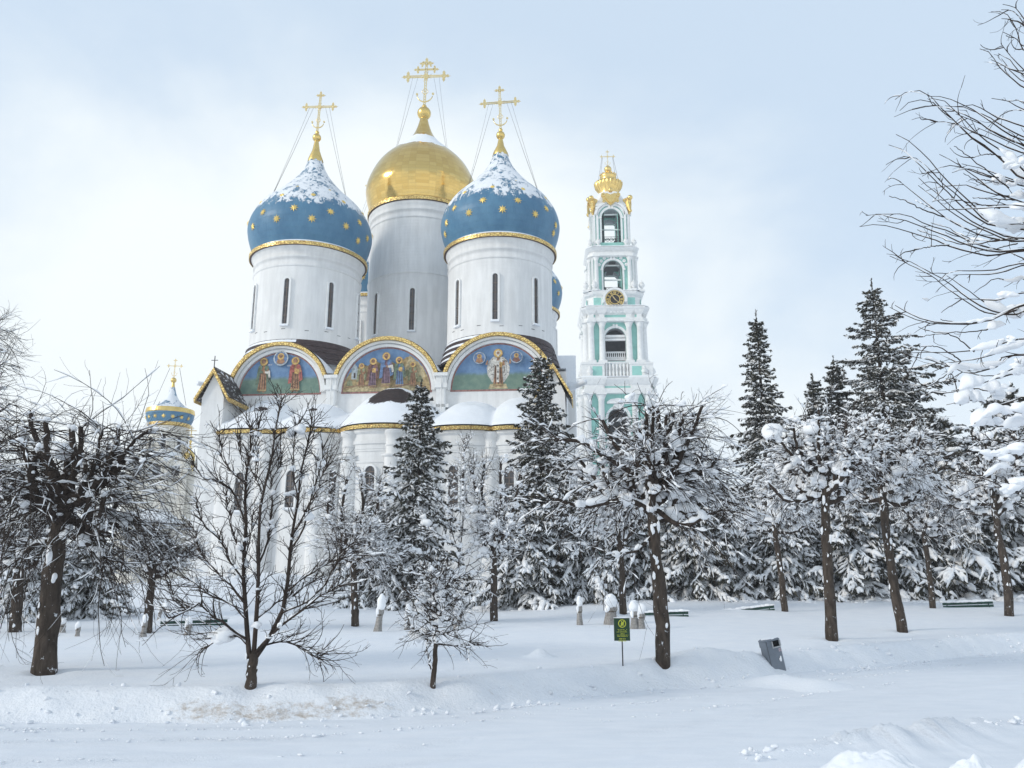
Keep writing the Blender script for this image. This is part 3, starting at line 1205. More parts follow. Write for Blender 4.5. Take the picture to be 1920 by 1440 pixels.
# ------------------------------------------------------------------ drums, domes, crosses
ONION = [(.88, -.46), (.94, -.32), (.985, -.16), (1, 0), (.947, .195), (.822, .395), (.68, .54), (.505, .70), (.303, .925), (.19, 1.10), (.105, 1.31)]
HELM = [(.90, -.44), (.95, -.30), (.985, -.15), (1, 0), (.955, .19), (.845, .415), (.735, .56), (.58, .71), (.43, .84), (.29, .97), (.185, 1.11), (.112, 1.28), (.066, 1.45)]


def star(mb, c, nrm, r, mat=0):
    """an eight-pointed raised star"""
    nrm = nrm.normalized()
    s = Vector((-nrm.y, nrm.x, 0)).normalized()
    u = nrm.cross(s)
    v = [c + nrm * .13]
    for k in range(16):
        q = r * (1 if k % 2 == 0 else .42)
        a = math.pi * k / 8 + math.pi / 8 * 0
        v.append(c + nrm * (.0 if k % 2 == 0 else .05) + (s * math.sin(a) + u * math.cos(a)) * q)
    mb.add(v, [(0, 1 + k, 1 + (k + 1) % 16) for k in range(16)], mat)


def ornate_cross(H, W, big=False):
    """gilded openwork cross in its own x-z plane, foot at the origin"""
    mb = MB()

    def fr(s, d, t):
        return (s, -d, t)
    b = .05 * (H / 4.5)
    yc = H * .63
    def bar(x0, z0, x1, z1, w):
        l = math.hypot(x1 - x0, z1 - z0)
        nx, nz = -(z1 - z0) / l * w, (x1 - x0) / l * w
        mb.prism([(x0 + nx, z0 + nz), (x0 - nx, z0 - nz), (x1 - nx, z1 - nz), (x1 + nx, z1 + nz)], fr, -b, b)
    for s in (-1, 1):          # open twin rails
        mb.prism([(s * b * 1.5 - b * .6, 0), (s * b * 1.5 + b * .6, 0), (s * b * 1.5 + b * .6, H * .93), (s * b * 1.5 - b * .6, H * .93)], fr, -b, b)
        mb.prism([(-W / 2 * .88, yc + s * b * 1.5 - b * .6), (W / 2 * .88, yc + s * b * 1.5 - b * .6), (W / 2 * .88, yc + s * b * 1.5 + b * .6), (-W / 2 * .88, yc + s * b * 1.5 + b * .6)], fr, -b * .95, b * .95)
    for k in range(14):
        z = H * (.06 + .06 * k)
        mb.prism([(-b * 1.2, z), (b * 1.2, z + b), (b * 1.2, z + b * 1.8), (-b * 1.2, z + b * .8)], fr, -b * .5, b * .5)
    def trefoil(x, z, dx, dz, r):
        mb.ring(fr, x, z, r * .3, r, 0, 2 * math.pi, -b, b, 12)
        for ax, az in ((dx, dz), (-dz, dx), (dz, -dx)):
            cx, cz = x + ax * r * 1.55, z + az * r * 1.55
            mb.ring(fr, cx, cz, r * .18, r * .62, 0, 2 * math.pi, -b * .9, b * .9, 8)
            mb.prism([(cx - r * .18 + ax * r * .6, cz + az * r * .6 - r * .18), (cx + r * .18 + ax * r * .6, cz - r * .18 + az * r * .6), (cx + ax * r * 1.25, cz + az * r * 1.25)], fr, -b * .6, b * .6)
    r = W * .058
    trefoil(0, H * .92, 0, 1, r)
    for s in (-1, 1):
        trefoil(s * W * .43, yc, s, 0, r)
    mb.ring(fr, 0, yc, 0, r * 1.15, 0, 2 * math.pi, -b * 1.6, b * 1.6, 14)
    for k in range(8):          # rays in the crossing
        a_ = R(22.5 + 45 * k)
        mb.tube([(0, 0, yc), (W * .15 * math.cos(a_), 0, yc + W * .15 * math.sin(a_))], [b * .7, b * .2], 4)
    if big:
        z2 = H * .78
        bar(-W * .20, z2, W * .20, z2, b * 1.4)
        for s in (-1, 1):
            trefoil(s * W * .20, z2, s, 0, r * .7)
            trefoil(s * W * .09, H * .9, s, .3, r * .55)
    # crescent at the foot
    pts = [(W * .19 * math.sin(R(a_)), 0, H * .24 - W * .19 * math.cos(R(a_)) + 0) for a_ in range(-82, 83, 12)]
    mb.tube(pts, [b * (.5 + .8 * math.cos(R(a_))) for a_ in range(-82, 83, 12)], 5)
    for s in (-1, 1):
        mb.ring(fr, s * W * .19, H * .25, 0, b * 2, 0, 6.2832, -b, b, 8)
        pts = [(s * W * .09 * math.sin(R(a_ * 1.4)) * (1.1 - a_ / 200), 0, H * .24 + W * .16 * (a_ / 120)) for a_ in range(0, 121, 12)]
        mb.tube(pts, b * .55, 5)
    return mb


def drum_window(drum, uc, vc, rd, ang, z0, z1, wd):
    nr = Vector((math.cos(ang), math.sin(ang), 0))
    p = Vector((uc, vc, z0)) + nr * rd
    window_mesh(face_frame(p, nr), wd, z1 - z0, 5, frame=.16).build('window', WM, drum)


def star_rows(dome, prof, uc, vc, zq, RQ, face, rows, size):
    """stars around the belly; rows = (height in radii, first angle, step, count)"""
    hs = [q[1] for q in prof]
    rs = [q[0] for q in prof]
    for hrow, a0, st, cnt in rows:
        r = np.interp(hrow, hs, rs)
        e = .03
        sl = (np.interp(hrow + e, hs, rs) - np.interp(hrow - e, hs, rs)) / (2 * e)
        for k in range(cnt):
            an = face + R(a0 + st * k)
            nr = Vector((math.cos(an), math.sin(an), -sl)).normalized()
            c = Vector((uc + r * RQ * math.cos(an), vc + r * RQ * math.sin(an), zq + hrow * RQ)) + nr * .02
            mb = MB()
            star(mb, c, nr, size)
            mb.build('star', M_STAR, dome)


def dome_set(px, v, rim_py, eq_py, neck_py, ball_py, top_py, Rpx, drum_px, mid_px, kind, wins, cross_w, stars=(), detail=True, chains=True, sees=0.0):
    """one drum with its dome; pixel heights are read at the axis"""
    A = cl(mid_px, eq_py, v)
    uc, zq = A.x, A.z
    cx = cl(px, top_py, v).x
    den = ray(px, eq_py)[1]
    dist = (Vector((uc, v)) - Vector((CAM_C.x, CAM_C.y))).length
    yw = C0.y + (-uc * -_st if False else 0)
    wp = Matrix.Rotation(-TH, 3, 'Z') @ Vector((uc, v, 0)) + C0
    Y = wp.y
    RQ = Rpx / F * Y / den
    k = math.cos(math.atan2(abs(wp.x), Y))
    RQ *= k ** .5
    rd = RQ * drum_px
    zr, zn, zb, zt = (cl(mid_px, y, v).z for y in (rim_py, neck_py, ball_py, top_py))
    prof = curve([(r * RQ, zq + h * RQ) for r, h in (ONION if kind == 'blue' else HELM)], 5)
    z_end = prof[-1][1]
    prof = [q for q in prof]
    # neck up to the ball
    if kind == 'blue':
        sk = (zn - zq) / (1.31 * RQ)
    else:
        sk = (zb - .55 - zq) / (1.45 * RQ)
    prof = [(r, zq + (z - zq) * (sk if z > zq else 1)) for r, z in prof]
    face = math.atan2(CAM_C.y - v, CAM_C.x - uc)
    zr = prof[0][1] - .12
    # drum
    d = MB()
    zb0 = 14.5
    d.lathe([(rd * 1.012, zb0), (rd * 1.004, zr - 2.1)], 64, (uc, v))
    d.lathe([(rd * 1.004, zr - 2.1), (rd * 1.02, zr - 2.05), (rd * 1.02, zr - 1.9), (rd, zr - 1.85), (rd, zr - 1.35), (rd * 1.025, zr - 1.3), (rd * 1.025, zr - 1.1),
             (rd * 1.01, zr - 1.05), (rd * 1.02, zr - .75), (rd * 1.05, zr - .55), (RQ * .945 - .20, zr - .36)], 64, (uc, v))
    drum = d.build('drum', M_WHITE, cath)
    w0, w1, wa, wst, wn, ww = wins
    za = cl(mid_px, w0, v - rd).z
    zb_ = cl(mid_px, w1, v - rd).z
    for q in range(wn):
        drum_window(drum, uc, v, rd * 1.004, face + R(wa + wst * q), za, zb_, ww)
    if detail and kind == 'blue':      # little dark dashes under the windows
        for q in range(7):
            an = face + R(-58 + 19 * q + 4 * math.sin(5 * q))
            p = Vector((uc, v, zb_ if False else min(za, zb_) - .35 - .12 * (q % 2))) + Vector((math.cos(an), math.sin(an), 0)) * rd * 1.006
            b_ = MB()
            b_.prism([(-.17, 0), (.17, .02), (.16, .05), (-.15, .045)], face_frame(p, Vector((math.cos(an), math.sin(an), 0))), -.02, .02)
            b_.build('dark_dash', M_DARK, drum)
    if kind == 'gold':
        b_ = MB()
        b_.lathe([(rd * 1.004, za + 5.6), (rd * 1.02, za + 5.65), (rd * 1.02, za + 5.8), (rd * 1.004, za + 5.85)], 64, (uc, v))
        b_.build('string_course', M_WHITE, drum)
    # rim: gilded lace fascia over dark eaves
    rr = RQ * (.945 if kind == 'blue' else .95)
    e = MB()
    e.lathe([(rr - .26, zr - .38), (rr - .05, zr - .34)], 72, (uc, v), mat=1)
    e.lathe([(rr - .05, zr - .36), (rr, zr - .36), (rr + .02, zr - .06), (rr - .1, zr - .02)], 72, (uc, v), mat=0, smooth=False)
    e.lathe([(rr - .1, zr - .01), (prof[0][0] - .05, zr + .25)], 72, (uc, v), mat=2 if kind == 'blue' else 0)
    e.build('gilded_eaves', [M_LACE, M_SOFFIT, M_SNOW], drum)
    # skirt of dark roof sheets at the foot of the drum
    s_ = MB()
    zk = ARCH[1][1] + RG + .25
    for q in range(4):
        s_.lathe([(rd * (1.16 - .035 * q), zk - 1.7 + .5 * q), (rd * (1.15 - .035 * q), zk - 1.52 + .5 * q), (rd * (1.115 - .035 * q), zk - 1.2 + .5 * q)], 48, (uc, v), mat=0)
        s_.lathe([(rd * (1.155 - .035 * q), zk - 1.50 + .5 * q), (rd * (1.12 - .035 * q), zk - 1.25 + .5 * q)], 24, (uc, v), face + R(-100), face + R(-8), mat=1)
    s_.build('roof_skirt', [M_SKIRT, M_SNOW], drum)
    # dome
    m = MB()
    prof[0] = (prof[0][0], prof[0][1])
    m.lathe(prof, 96 if detail else 48, (uc, v))
    if kind == 'blue':
        mat = mat_dome_blue('dome_blue', zq + SNOWLINE[0] * RQ, zq + SNOWLINE[1] * RQ)
    else:
        mat = mat_dome_gold('dome_gold', zq + .30 * RQ, zq + 1.0 * RQ)
    dome = m.build('blue_dome' if kind == 'blue' else 'golden_dome', mat, cath)
    if True:
        at_ = dome.data.attributes.new('panel', 'FLOAT_VECTOR', 'POINT')
        n_ = 96 if detail else 48
        vals = []
        for q in range(len(prof)):
            for i_ in range(n_):
                a_ = abs(((i_ / n_ * 2 * math.pi - face + math.pi) % (2 * math.pi)) - math.pi)
                vals += [a_ * 4.2, q * .145, 0]
        at_.data.foreach_set('vector', vals)
    star_rows(dome, ONION, uc, v, zq, RQ, face, stars, .385 if detail else .38)
    # gilded neck and ball
    rn, zn2 = prof[-1]
    m = MB()
    if kind == 'blue':
        zz = zb - .25
        m.lathe([(rn + .12, zn2 - .35), (rn + .10, zn2), (rn * .62, zn2 + (zz - zn2) * .45), (.17, zz)], 20, (uc, v), flute=lambda a_, q: 1 + (.12 * math.cos(8 * a_) if q == 0 else 0))
        m.ball((uc, v, zb), .40, 14)
        m.lathe([(.12, zb + .35), (.20, zb + .55), (.10, zb + .7)], 12, (uc, v))
        zf = zb + .6
    else:
        m.lathe([(rn, zn2), (rn * .85, zb - .4)], 20, (uc, v))
        m.ball((uc, v, zb), .72, 16)
        m.lathe([(.2, zb + .6), (.25, zb + .85), (.14, zb + 1.0)], 12, (uc, v))
        zf = zb + .9
    m.build('gilded_neck', M_GOLD, dome)
    H = zt - zf
    W = cross_w / F * Y / den
    cr = ornate_cross(H, W, kind == 'gold').build('cross', M_PALEGOLD, cath)
    cr.location = (uc, v, zf)
    cr.rotation_euler = (0, R(sees), 0)
    if chains:
        lead = MB()
        for s in (-1, 1):
            for t, aa in ((.30, 25), (.30, -30), (.18, 60), (.18, -60)):
                aa = face + R(90 if s < 0 else -90) * -1 + R(aa)
                aa = face + s * R(90) + R(aa) * .8
                hq = .5 if kind == 'blue' else .62
                r = np.interp(hq, [q[1] for q in ONION], [q[0] for q in ONION]) * RQ * (.9 if kind == 'blue' else .86)
                e0 = Vector((s * W * t * 1.05, 0, H * .62))
                e1 = Vector((r * math.cos(aa), r * math.sin(aa), zq + hq * RQ * sk - zf))
                lead.tube([e0, (e0 + e1) / 2 - Vector((0, 0, .12)), e1], .010, 4)
        lead.build('stay_chain', M_IRON, cr)
    return uc, zq, RQ


M_SKIRT = simple('dark_roof_sheet_plain', (.055, .036, .036), .55, .25, 3)
SNOWLINE = (-.12, .42)
ROWS_F = [(.30, -64, 32, 5), (.02, -80, 32, 6), (-.14, -64, 32, 5), (.50, -20, 40, 2), (-.27, 50, 30, 1)]
VF_ = 6.0
dome_set(603, VF_, 500, 441, 300, 259, 174, 115, .845, 583, 'blue', (608, 521, -66, 45, 4, .42), 62, ROWS_F, sees=2.0)
dome_set(934, VF_ - .2, 497, 427, 287, 254, 163, 111, .855, 938, 'blue', (601, 513, -50, 45, 3, .42), 70, [(.30, -72, 32, 5), (.04, -48, 32, 4), (-.13, -62, 32, 5), (.5, 20, 40, 1), (-.27, -70, 135, 2)], sees=-1.5)
dome_set(802, 15.0, 430, 366, 265, 213, 112, 104, .885, 791, 'gold', (620, 540, -52, 45, 3, .46), 82, sees=1.5)
dome_set(690, 24.5, 578, 536, 420, 388, 330, 86, .85, 703, 'blue', (660, 600, -66, 45, 4, .42), 50, [(.02, -70, 35, 4), (-.16, -50, 35, 3)], detail=False, sees=1.5)
dome_set(966, 24.0, 585, 549, 440, 410, 350, 86, .85, 968, 'blue', (660, 600, -50, 45, 4, .42), 50, [(.05, 30, 25, 3), (-.16, 40, 25, 2)], detail=False)

# the far roof corner seen beyond the right-hand pier
q0, q1 = cl(1030, 700, 8), cl(1077, 657, 8)
b = MB()
b.box(q0.x, q1.x, 8, 24, -1, q1.z - 3.4)
b.build('north_bay', M_WHITE, cath)
b = MB()
b.loft([[(q0.x - .2, 7.7 + 2.0 * t, q1.z - 2.6 + 2.6 * t + .1 * math.sin(9 * t)), (q1.x + .1, 7.7 + 2.0 * t, q1.z - 2.6 + 2.6 * t)] for t in np.linspace(0, 1, 8)], closed=False)
b.box(q0.x - .2, q1.x + .12, 7.6, 7.75, q1.z - 2.95, q1.z - 2.62)
b.box(q0.x, q1.x, 9.7, 24, q1.z - 3.4, q1.z - .1)
b.build('north_bay_roof', M_SNOW, cath)
b = MB()
e0 = cl(1074, 712, -1)
b.tube([(e0.x - 1, 4, e0.z + .25), (e0.x + .9, -.2, e0.z)], [.32, .2], 8)
b.build('eaves_spout', M_SNOW, cath)
b = MB()
e0 = cl(382, 717, -1)
b.tube([(e0.x + .6, 1, e0.z), (e0.x - .5, -1, e0.z - .05)], [.3, .18], 8)
b.build('eaves_spout', M_SNOW, cath)
# ------------------------------------------------------------------ the turquoise bell tower
YF = 140.0                       # the near face of the tower
_tx = at(1147, 560, YF)
TC = Vector((_tx.x + .9, YF + 7.0, 0))
tower = thing('bell_tower', 'tall turquoise and white tiered bell tower with a gilded crown, clock and open arches', 'bell tower', TC, R(-2))


def tz(py, back=0.0):
    return at(1147, py, YF + back).z


def tw(px_half, py, back=0.0):
    return px_half / F * (YF + back) / ray(1147, py)[1]


FACES = []
for k in range(4):
    a = k * math.pi / 2
    c_, s_ = round(math.cos(a)), round(math.sin(a))
    # near, right, far, left
    FACES.append(lambda s, d, t, c_=c_, s_=s_: (s * c_ + d * s_, s * s_ - d * c_, t))


def plan(h, ch):
    """square of half-width h with cut corners"""
    e = h - ch
    return [(-e, -h), (e, -h), (h, -e), (h, e), (e, h), (-e, h), (-h, e), (-h, -e)]


def moulded(mb, ch, prof, mat=0, cap=True):
    """run a cornice profile [(half-width, z)] round the plan"""
    mb.loft([[(x, y, z) for x, y in plan(h, ch)] for h, z in prof], mat, cap=cap)


def arch_wall(mb, fr, hw, d, th, z0, z1, aw, zs, sill, mat=0, soffit=0):
    """a wall panel of half-width hw with a round-headed opening of half-width aw"""
    n = 12
    pts = [(-aw, sill), (-aw, zs)] + [(-aw * math.cos(math.pi * k / n), zs + aw * math.sin(math.pi * k / n)) for k in range(1, n)] + [(aw, zs), (aw, sill)]
    for dd in (d, d - th):
        mb.add([fr(-hw, dd, z0), fr(-aw, dd, z0), fr(-aw, dd, z1), fr(-hw, dd, z1)], [(0, 1, 2, 3)], mat)
        mb.add([fr(hw, dd, z0), fr(aw, dd, z0), fr(aw, dd, z1), fr(hw, dd, z1)], [(0, 3, 2, 1)], mat)
        if sill > z0:
            mb.add([fr(-aw, dd, z0), fr(aw, dd, z0), fr(aw, dd, sill), fr(-aw, dd, sill)], [(0, 1, 2, 3)], mat)
        up = pts[1:-1]
        for (s0, t0), (s1, t1) in zip(up, up[1:]):
            mb.add([fr(s0, dd, t0), fr(s1, dd, t1), fr(s1, dd, z1), fr(s0, dd, z1)], [(0, 1, 2, 3)], mat)
    for (s0, t0), (s1, t1) in zip(pts, pts[1:] + pts[:1]):
        mb.add([fr(s0, d, t0), fr(s1, d, t1), fr(s1, d - th, t1), fr(s0, d - th, t0)], [(0, 1, 2, 3)], soffit)


def column(name, x, y, z0, z1, r, parent, mat=M_PLAIN, n=14):
    mb = MB()
    mb.box(x - r * 1.45, x + r * 1.45, y - r * 1.45, y + r * 1.45, z0, z0 + r * .7)
    h = z1 - z0
    mb.lathe([(r * 1.4, z0 + r * .7), (r * 1.4, z0 + r * 1.1), (r * 1.05, z0 + r * 1.4), (r, z0 + h * .35), (r * .86, z1 - r * 2.2), (r * .98, z1 - r * 2.1), (r * .9, z1 - r * 1.9),
              (r * 1.3, z1 - r * .9), (r * 1.45, z1 - r * .55)], n, (x, y))
    mb.box(x - r * 1.5, x + r * 1.5, y - r * 1.5, y + r * 1.5, z1 - r * .5, z1)
    return mb.build(name, mat, parent)


def urn(x, y, z, h, parent, snow=True):
    mb = MB()
    mb.box(x - .22 * h, x + .22 * h, y - .22 * h, y + .22 * h, z, z + .18 * h)
    mb.lathe([(.10 * h, z + .18 * h), (.08 * h, z + .30 * h), (.22 * h, z + .45 * h), (.26 * h, z + .60 * h), (.16 * h, z + .72 * h), (.20 * h, z + .76 * h), (.06 * h, z + .86 * h), (.04 * h, z + h), (.001, z + 1.04 * h)], 10, (x, y))
    return mb.build('urn', M_PLAIN, parent)


def balustrade(fr, s0, s1, d, z, h, n, parent, solid=None):
    rail = MB()
    m = (s0 + s1) / 2
    for a, b, t in ((z + h - .22, z + h, .2), (z, z + .2, .2)):
        rail.prism([(s0, a), (s1, a), (s1, b), (s0, b)], fr, d - t, d + t)
    o = rail.build('balustrade', M_PLAIN, parent)
    for k in range(n):
        s = s0 + (s1 - s0) * (k + .5) / n
        c = fr(s, d, 0)
        b = MB()
        q = (s1 - s0) / n * .34
        b.lathe([(q * .6, z + .2), (q, z + .2 + h * .22), (q * .45, z + h * .5), (q, z + h * .72), (q * .6, z + h - .22)], 8, (c[0], c[1]))
        b.build('baluster', M_PLAIN, o)
    return o


LV = {k: tz(k) for k in (268, 296, 318, 340, 352, 366, 440, 447, 456, 470, 535, 541, 552, 574, 582, 592, 598, 672, 678, 702, 710, 718, 728, 738, 830)}

# storeys: (bottom, top, half width of the wall, arch half-width, springing, sill, columns)
W1, W2, W3, W4 = tw(70, 770) * .90, tw(58, 640) * .88, tw(44, 500) * .90, tw(36, 410) * .92
ST = [(-1, LV[728], W1, tw(19, 780), tz(782), -1, 4),
      (LV[678], LV[592], W2, tw(19.5, 640), tz(628), LV[672], 4),
      (LV[541], LV[470], W3, tw(18, 500), tz(494), LV[535], 2),
      (LV[447], LV[366] + .2, W4, tw(18, 410), tz(393), LV[440], 0)]
for i, (z0, z1, hw, aw, zs, sill, nc) in enumerate(ST):
    core = MB()
    for fr in FACES:
        th = (1.8, 1.5, 2.3, 2.0)[i]
        if i == 0:
            arch_wall(core, fr, hw, hw, th, z0, z1, aw, zs, z0, 0, 1)
        else:
            arch_wall(core, fr, hw, hw, th, z0, z1, aw, zs, sill, 0, 1)
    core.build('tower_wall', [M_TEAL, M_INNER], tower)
# ceilings and floors inside, coloured near-black to give the interior shade
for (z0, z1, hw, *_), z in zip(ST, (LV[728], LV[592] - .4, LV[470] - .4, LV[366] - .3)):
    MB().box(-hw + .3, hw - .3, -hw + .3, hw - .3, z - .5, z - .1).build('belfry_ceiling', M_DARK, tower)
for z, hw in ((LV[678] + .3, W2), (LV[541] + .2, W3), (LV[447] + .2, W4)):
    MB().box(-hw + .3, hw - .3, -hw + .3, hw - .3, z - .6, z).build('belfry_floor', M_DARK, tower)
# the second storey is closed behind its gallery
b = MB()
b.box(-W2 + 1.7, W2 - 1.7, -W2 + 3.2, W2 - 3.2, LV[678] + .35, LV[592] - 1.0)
b.build('inner_wall', M_DARK, tower)  # both inner blocks are near-black, interior shade put into the colour
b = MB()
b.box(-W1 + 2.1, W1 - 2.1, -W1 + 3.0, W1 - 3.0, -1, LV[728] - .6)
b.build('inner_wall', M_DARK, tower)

TRIM = [MB() for _ in ST]
for i, (z0, z1, hw, aw, zs, sill, nc) in enumerate(ST):
    trim = TRIM[i]
    for fr in FACES:
        # archivolt, keystone, jamb strips, corner strips
        trim.ring(fr, 0, zs, aw + .04, aw + .46, 0, math.pi, hw + .003, hw + .22, 18)
        for s in (-1, 1):
            x0, x1 = sorted((s * (aw + .04), s * (aw + .36)))
            zb = max(sill, z0) if i else 0
            trim.prism([(x0, zb), (x1, zb), (x1, zs - .02), (x0, zs - .02)], fr, hw + .003, hw + .16)
            x0, x1 = sorted((s * (hw - .28), s * (hw + .12)))
            trim.prism([(x0, z0 + .05), (x1, z0 + .05), (x1, z1 - .05), (x0, z1 - .05)], fr, hw + .004, hw + .14)
            trim.prism([(s * .28 - .22, zs + aw + .0), (s * .28 + .22, zs + aw), (s * .28 + .18, zs + aw + .7), (s * .28 - .18, zs + aw + .7)], fr, hw + .225, hw + .33)
        trim.prism([(-aw - .6, zs - .18), (-aw - .02, zs - .18), (-aw - .02, zs + .12), (-aw - .6, zs + .12)], fr, hw + .17, hw + .26)
        trim.prism([(aw + .02, zs - .18), (aw + .6, zs - .18), (aw + .6, zs + .12), (aw + .02, zs + .12)], fr, hw + .17, hw + .26)
# carved ornament over the third-storey arch and the pediment of the base door
for fr in FACES:
    trim = TRIM[2]
    for k in range(9):
        a_ = R(20 + 17.5 * k)
        x, z = (ST[2][3] + .95) * math.cos(a_), ST[2][4] + (ST[2][3] + .95) * math.sin(a_)
        trim.ring(fr, x, z, .08, .32, 0, 2 * math.pi, W3 + .004, W3 + .25, 8)
    z0 = tz(752)
    trim = TRIM[0]
    trim.prism([(-2.0, z0 - .3), (2.0, z0 - .3), (2.0, z0), (1.3, z0 + .5), (0, z0 + .68), (-1.3, z0 + .5), (-2.0, z0)], fr, W1 + .004, W1 + .5)
    trim.prism([(-1.2, z0 - 1.3), (1.2, z0 - 1.3), (.7, z0 - .32), (-.7, z0 - .32)], fr, W1 + .004, W1 + .22)
for trim in TRIM:
    trim.build('stone_trim', M_PLAIN, tower)

# entablatures and plinths
EN = [MB() for _ in range(5)]
X1, X2, X3 = tw(76, 715), tw(65, 580), tw(50, 460)
for E, (ch, prof) in zip(EN, ((1.3, [(W1 + .2, LV[738] + .1), (W1 + .95, LV[738] + .15), (W1 + .95, LV[728] - .02), (W1 + .55, LV[728]), (W1 + .55, LV[718] - .3), (X1 - .5, LV[718]), (X1, LV[710] - .2), (X1 + .1, LV[710] + .1), (X1 - .2, LV[710] + .25), (W2 + 1.3, LV[710] + .5)]),
                 (1.2, [(W2 + .35, LV[710] + .3), (W2 + .35, LV[678] - .1), (W2 - .4, LV[678])]),
                 (1.0, [(W2 + .2, LV[598] - .05), (W2 + .95, LV[598]), (W2 + .95, LV[592]), (W2 + .5, LV[592] + .05), (W2 + .5, LV[582] - .2), (X2 - .6, LV[582]), (X2, LV[574] - .2), (X2 + .12, LV[574] + .1), (X2 - .2, LV[574] + .3), (W2, LV[574] + .4)]),
                 (1.6, [(W2 + .15, LV[574] + .4), (W2 + .15, LV[541] - .8), (W2 + .55, LV[541] - .5), (W2 + .75, LV[541] - .1), (W2 + .7, LV[541] + .05), (W3, LV[541] + .3)]),
                 (.9, [(W3 + .2, LV[470] - .1), (W3 + .75, LV[470]), (W3 + .75, LV[470] + .5), (W3 + .4, LV[470] + .52), (W3 + .4, LV[456] - .5), (X3 - .3, LV[456] - .3), (X3 + .1, LV[456] + .1), (X3 - .1, LV[456] + .25), (W4 + .5, LV[456] + .3)]),
                 (.9, [(W4 + .5, LV[456] + .25), (W4 + .5, LV[440] - .5), (W4 + .65, LV[440] - .4), (W4 + .6, LV[440] - .15), (W4, LV[440])]))):
    moulded(E, ch, prof)
for E, z, hw, sp in ((EN[2], LV[574] - .55, X2 - .35, .62), (EN[0], LV[718] - .1, X1 - .55, .7)):      # dentils
    for fr in FACES:
        k = -hw + 1.4
        while k < hw - 1.3:
            E.prism([(k, z - .32), (k + .3, z - .32), (k + .3, z), (k, z)], fr, hw - .5, hw - .08)
            k += sp
PB = tw(23.5, 690)
for sx in (-1, 1):           # corner blocks of the gallery storey, the balustrades stand between them
    for sy in (-1, 1):
        xa, xb = sorted((sx * PB, sx * (W2 + 1.5)))
        ya, yb = sorted((sy * PB, sy * (W2 + 1.5)))
        E = MB()
        E.box(xa, xb, ya, yb, LV[710] + .28, LV[678] - .35)
        E.box(xa - .12, xb + .12, ya - .12, yb + .12, LV[678] - .35, LV[678] + .02)
        E.build('gallery_pier', M_PLAIN, tower)


def break_out(fr, s0, s1, d0, prof):
    """the entablature steps forward over a pair of columns"""
    E.loft([[fr(s0 - o_, d0, z), fr(s0 - o_, d0 + .55 + o_, z), fr(s1 + o_, d0 + .55 + o_, z), fr(s1 + o_, d0, z)] for o_, z in prof], closed=True, cap=True)


for fr in FACES:
    for s in (-1, 1):
        for hw, f0, f1, za, zb, zc_, zd in ((W1, .42, .98, LV[738] + .16, LV[728], LV[718], LV[710]), (W2, .40, .60, LV[598] + .01, LV[592], LV[582], LV[574]), (W2, .80, .98, LV[598] + .01, LV[592], LV[582], LV[574])):
            s0, s1 = sorted((s * f0 * hw, s * f1 * hw))
            E = EN[0] if hw == W1 else EN[2]
            break_out(fr, s0, s1, hw + .3, [(.12, za), (.2, za + .2), (.2, zb + .04), (0, zb + .06), (0, zc_ - .35), (.2, zc_ - .1), (.55, zd - .1), (.6, zd + .22), (.3, zd + .40)])
for E in EN:
    E.build('cornice', M_PLAIN, tower)
# turquoise panels in the friezes and plinths
P = MB()
for fr in FACES:
    for s0, s1, d, z0, z1 in ((-tw(24, 720), tw(24, 720), W1 + .56, LV[728] + .2, LV[718] - .5), (-W1 + .1, -W1 + 1.3, W1 + .56, LV[728] + .2, LV[718] - .5), (W1 - 1.3, W1 - .1, W1 + .56, LV[728] + .2, LV[718] - .5),
                              (-tw(26, 590), tw(26, 590), W2 + .51, LV[592] + .2, LV[582] - .35), (-W2 + .2, -W2 + 1.3, W2 + .51, LV[592] + .2, LV[582] - .35), (W2 - 1.3, W2 - .2, W2 + .51, LV[592] + .2, LV[582] - .35),
                              (-W2 * .78, -W2 * .5, W2 + .16, LV[574] + .9, LV[541] - 1.1), (-W2 * .46, -W2 * .40, W2 + .16, LV[574] + .9, LV[541] - 1.1), (W2 * .5, W2 * .78, W2 + .16, LV[574] + .9, LV[541] - 1.1),
                              (-tw(46, 690), -tw(28, 690), W2 + 1.51, LV[710] + .75, LV[678] - .7), (tw(28, 690), tw(46, 690), W2 + 1.51, LV[710] + .75, LV[678] - .7),
                              (-W4 * .7, W4 * .7, W4 + .51, LV[456] + .55, LV[440] - .8)):
        P.prism([(s0, z0), (s1, z0), (s1, z1), (s0, z1)], fr, d - .05, d + .012)
P.build('frieze_panel', M_TEAL, tower)
# a snow film on every ledge
for h, z, q in ((X1 - .05, LV[710] + .32, W2 + 1.3), (W2 + .33, LV[678] - .05, W2 - .2), (X2 - .05, LV[574] + .36, W2 + .1), (W2 + .68, LV[541] + .12, W3), (X3 - .05, LV[456] + .3, W4 + .5)):
    L_ = MB()
    moulded(L_, 1.1, [(h, z), (h - .1, z + .16), (q, z + .34)], cap=False)
    L_.build('snow_cover', M_SNOW, tower)

# columns
for (z0, z1, hw, aw, zs, sill, nc), za, zb, cr in ((ST[0], 0, LV[738] + .15, .62), (ST[1], LV[678] + .1, LV[598] + .05, .56), (ST[2], LV[541] + .35, LV[470], .42)):
    for fi, fr in enumerate(FACES):
        for s in ((-.90, -.50, .50, .90) if nc == 4 else (-.80, .80)):
            x, y, _ = fr(s * hw if nc == 4 else s * hw, hw + .42, 0)
            column('column', x, y, za, zb, cr, tower)
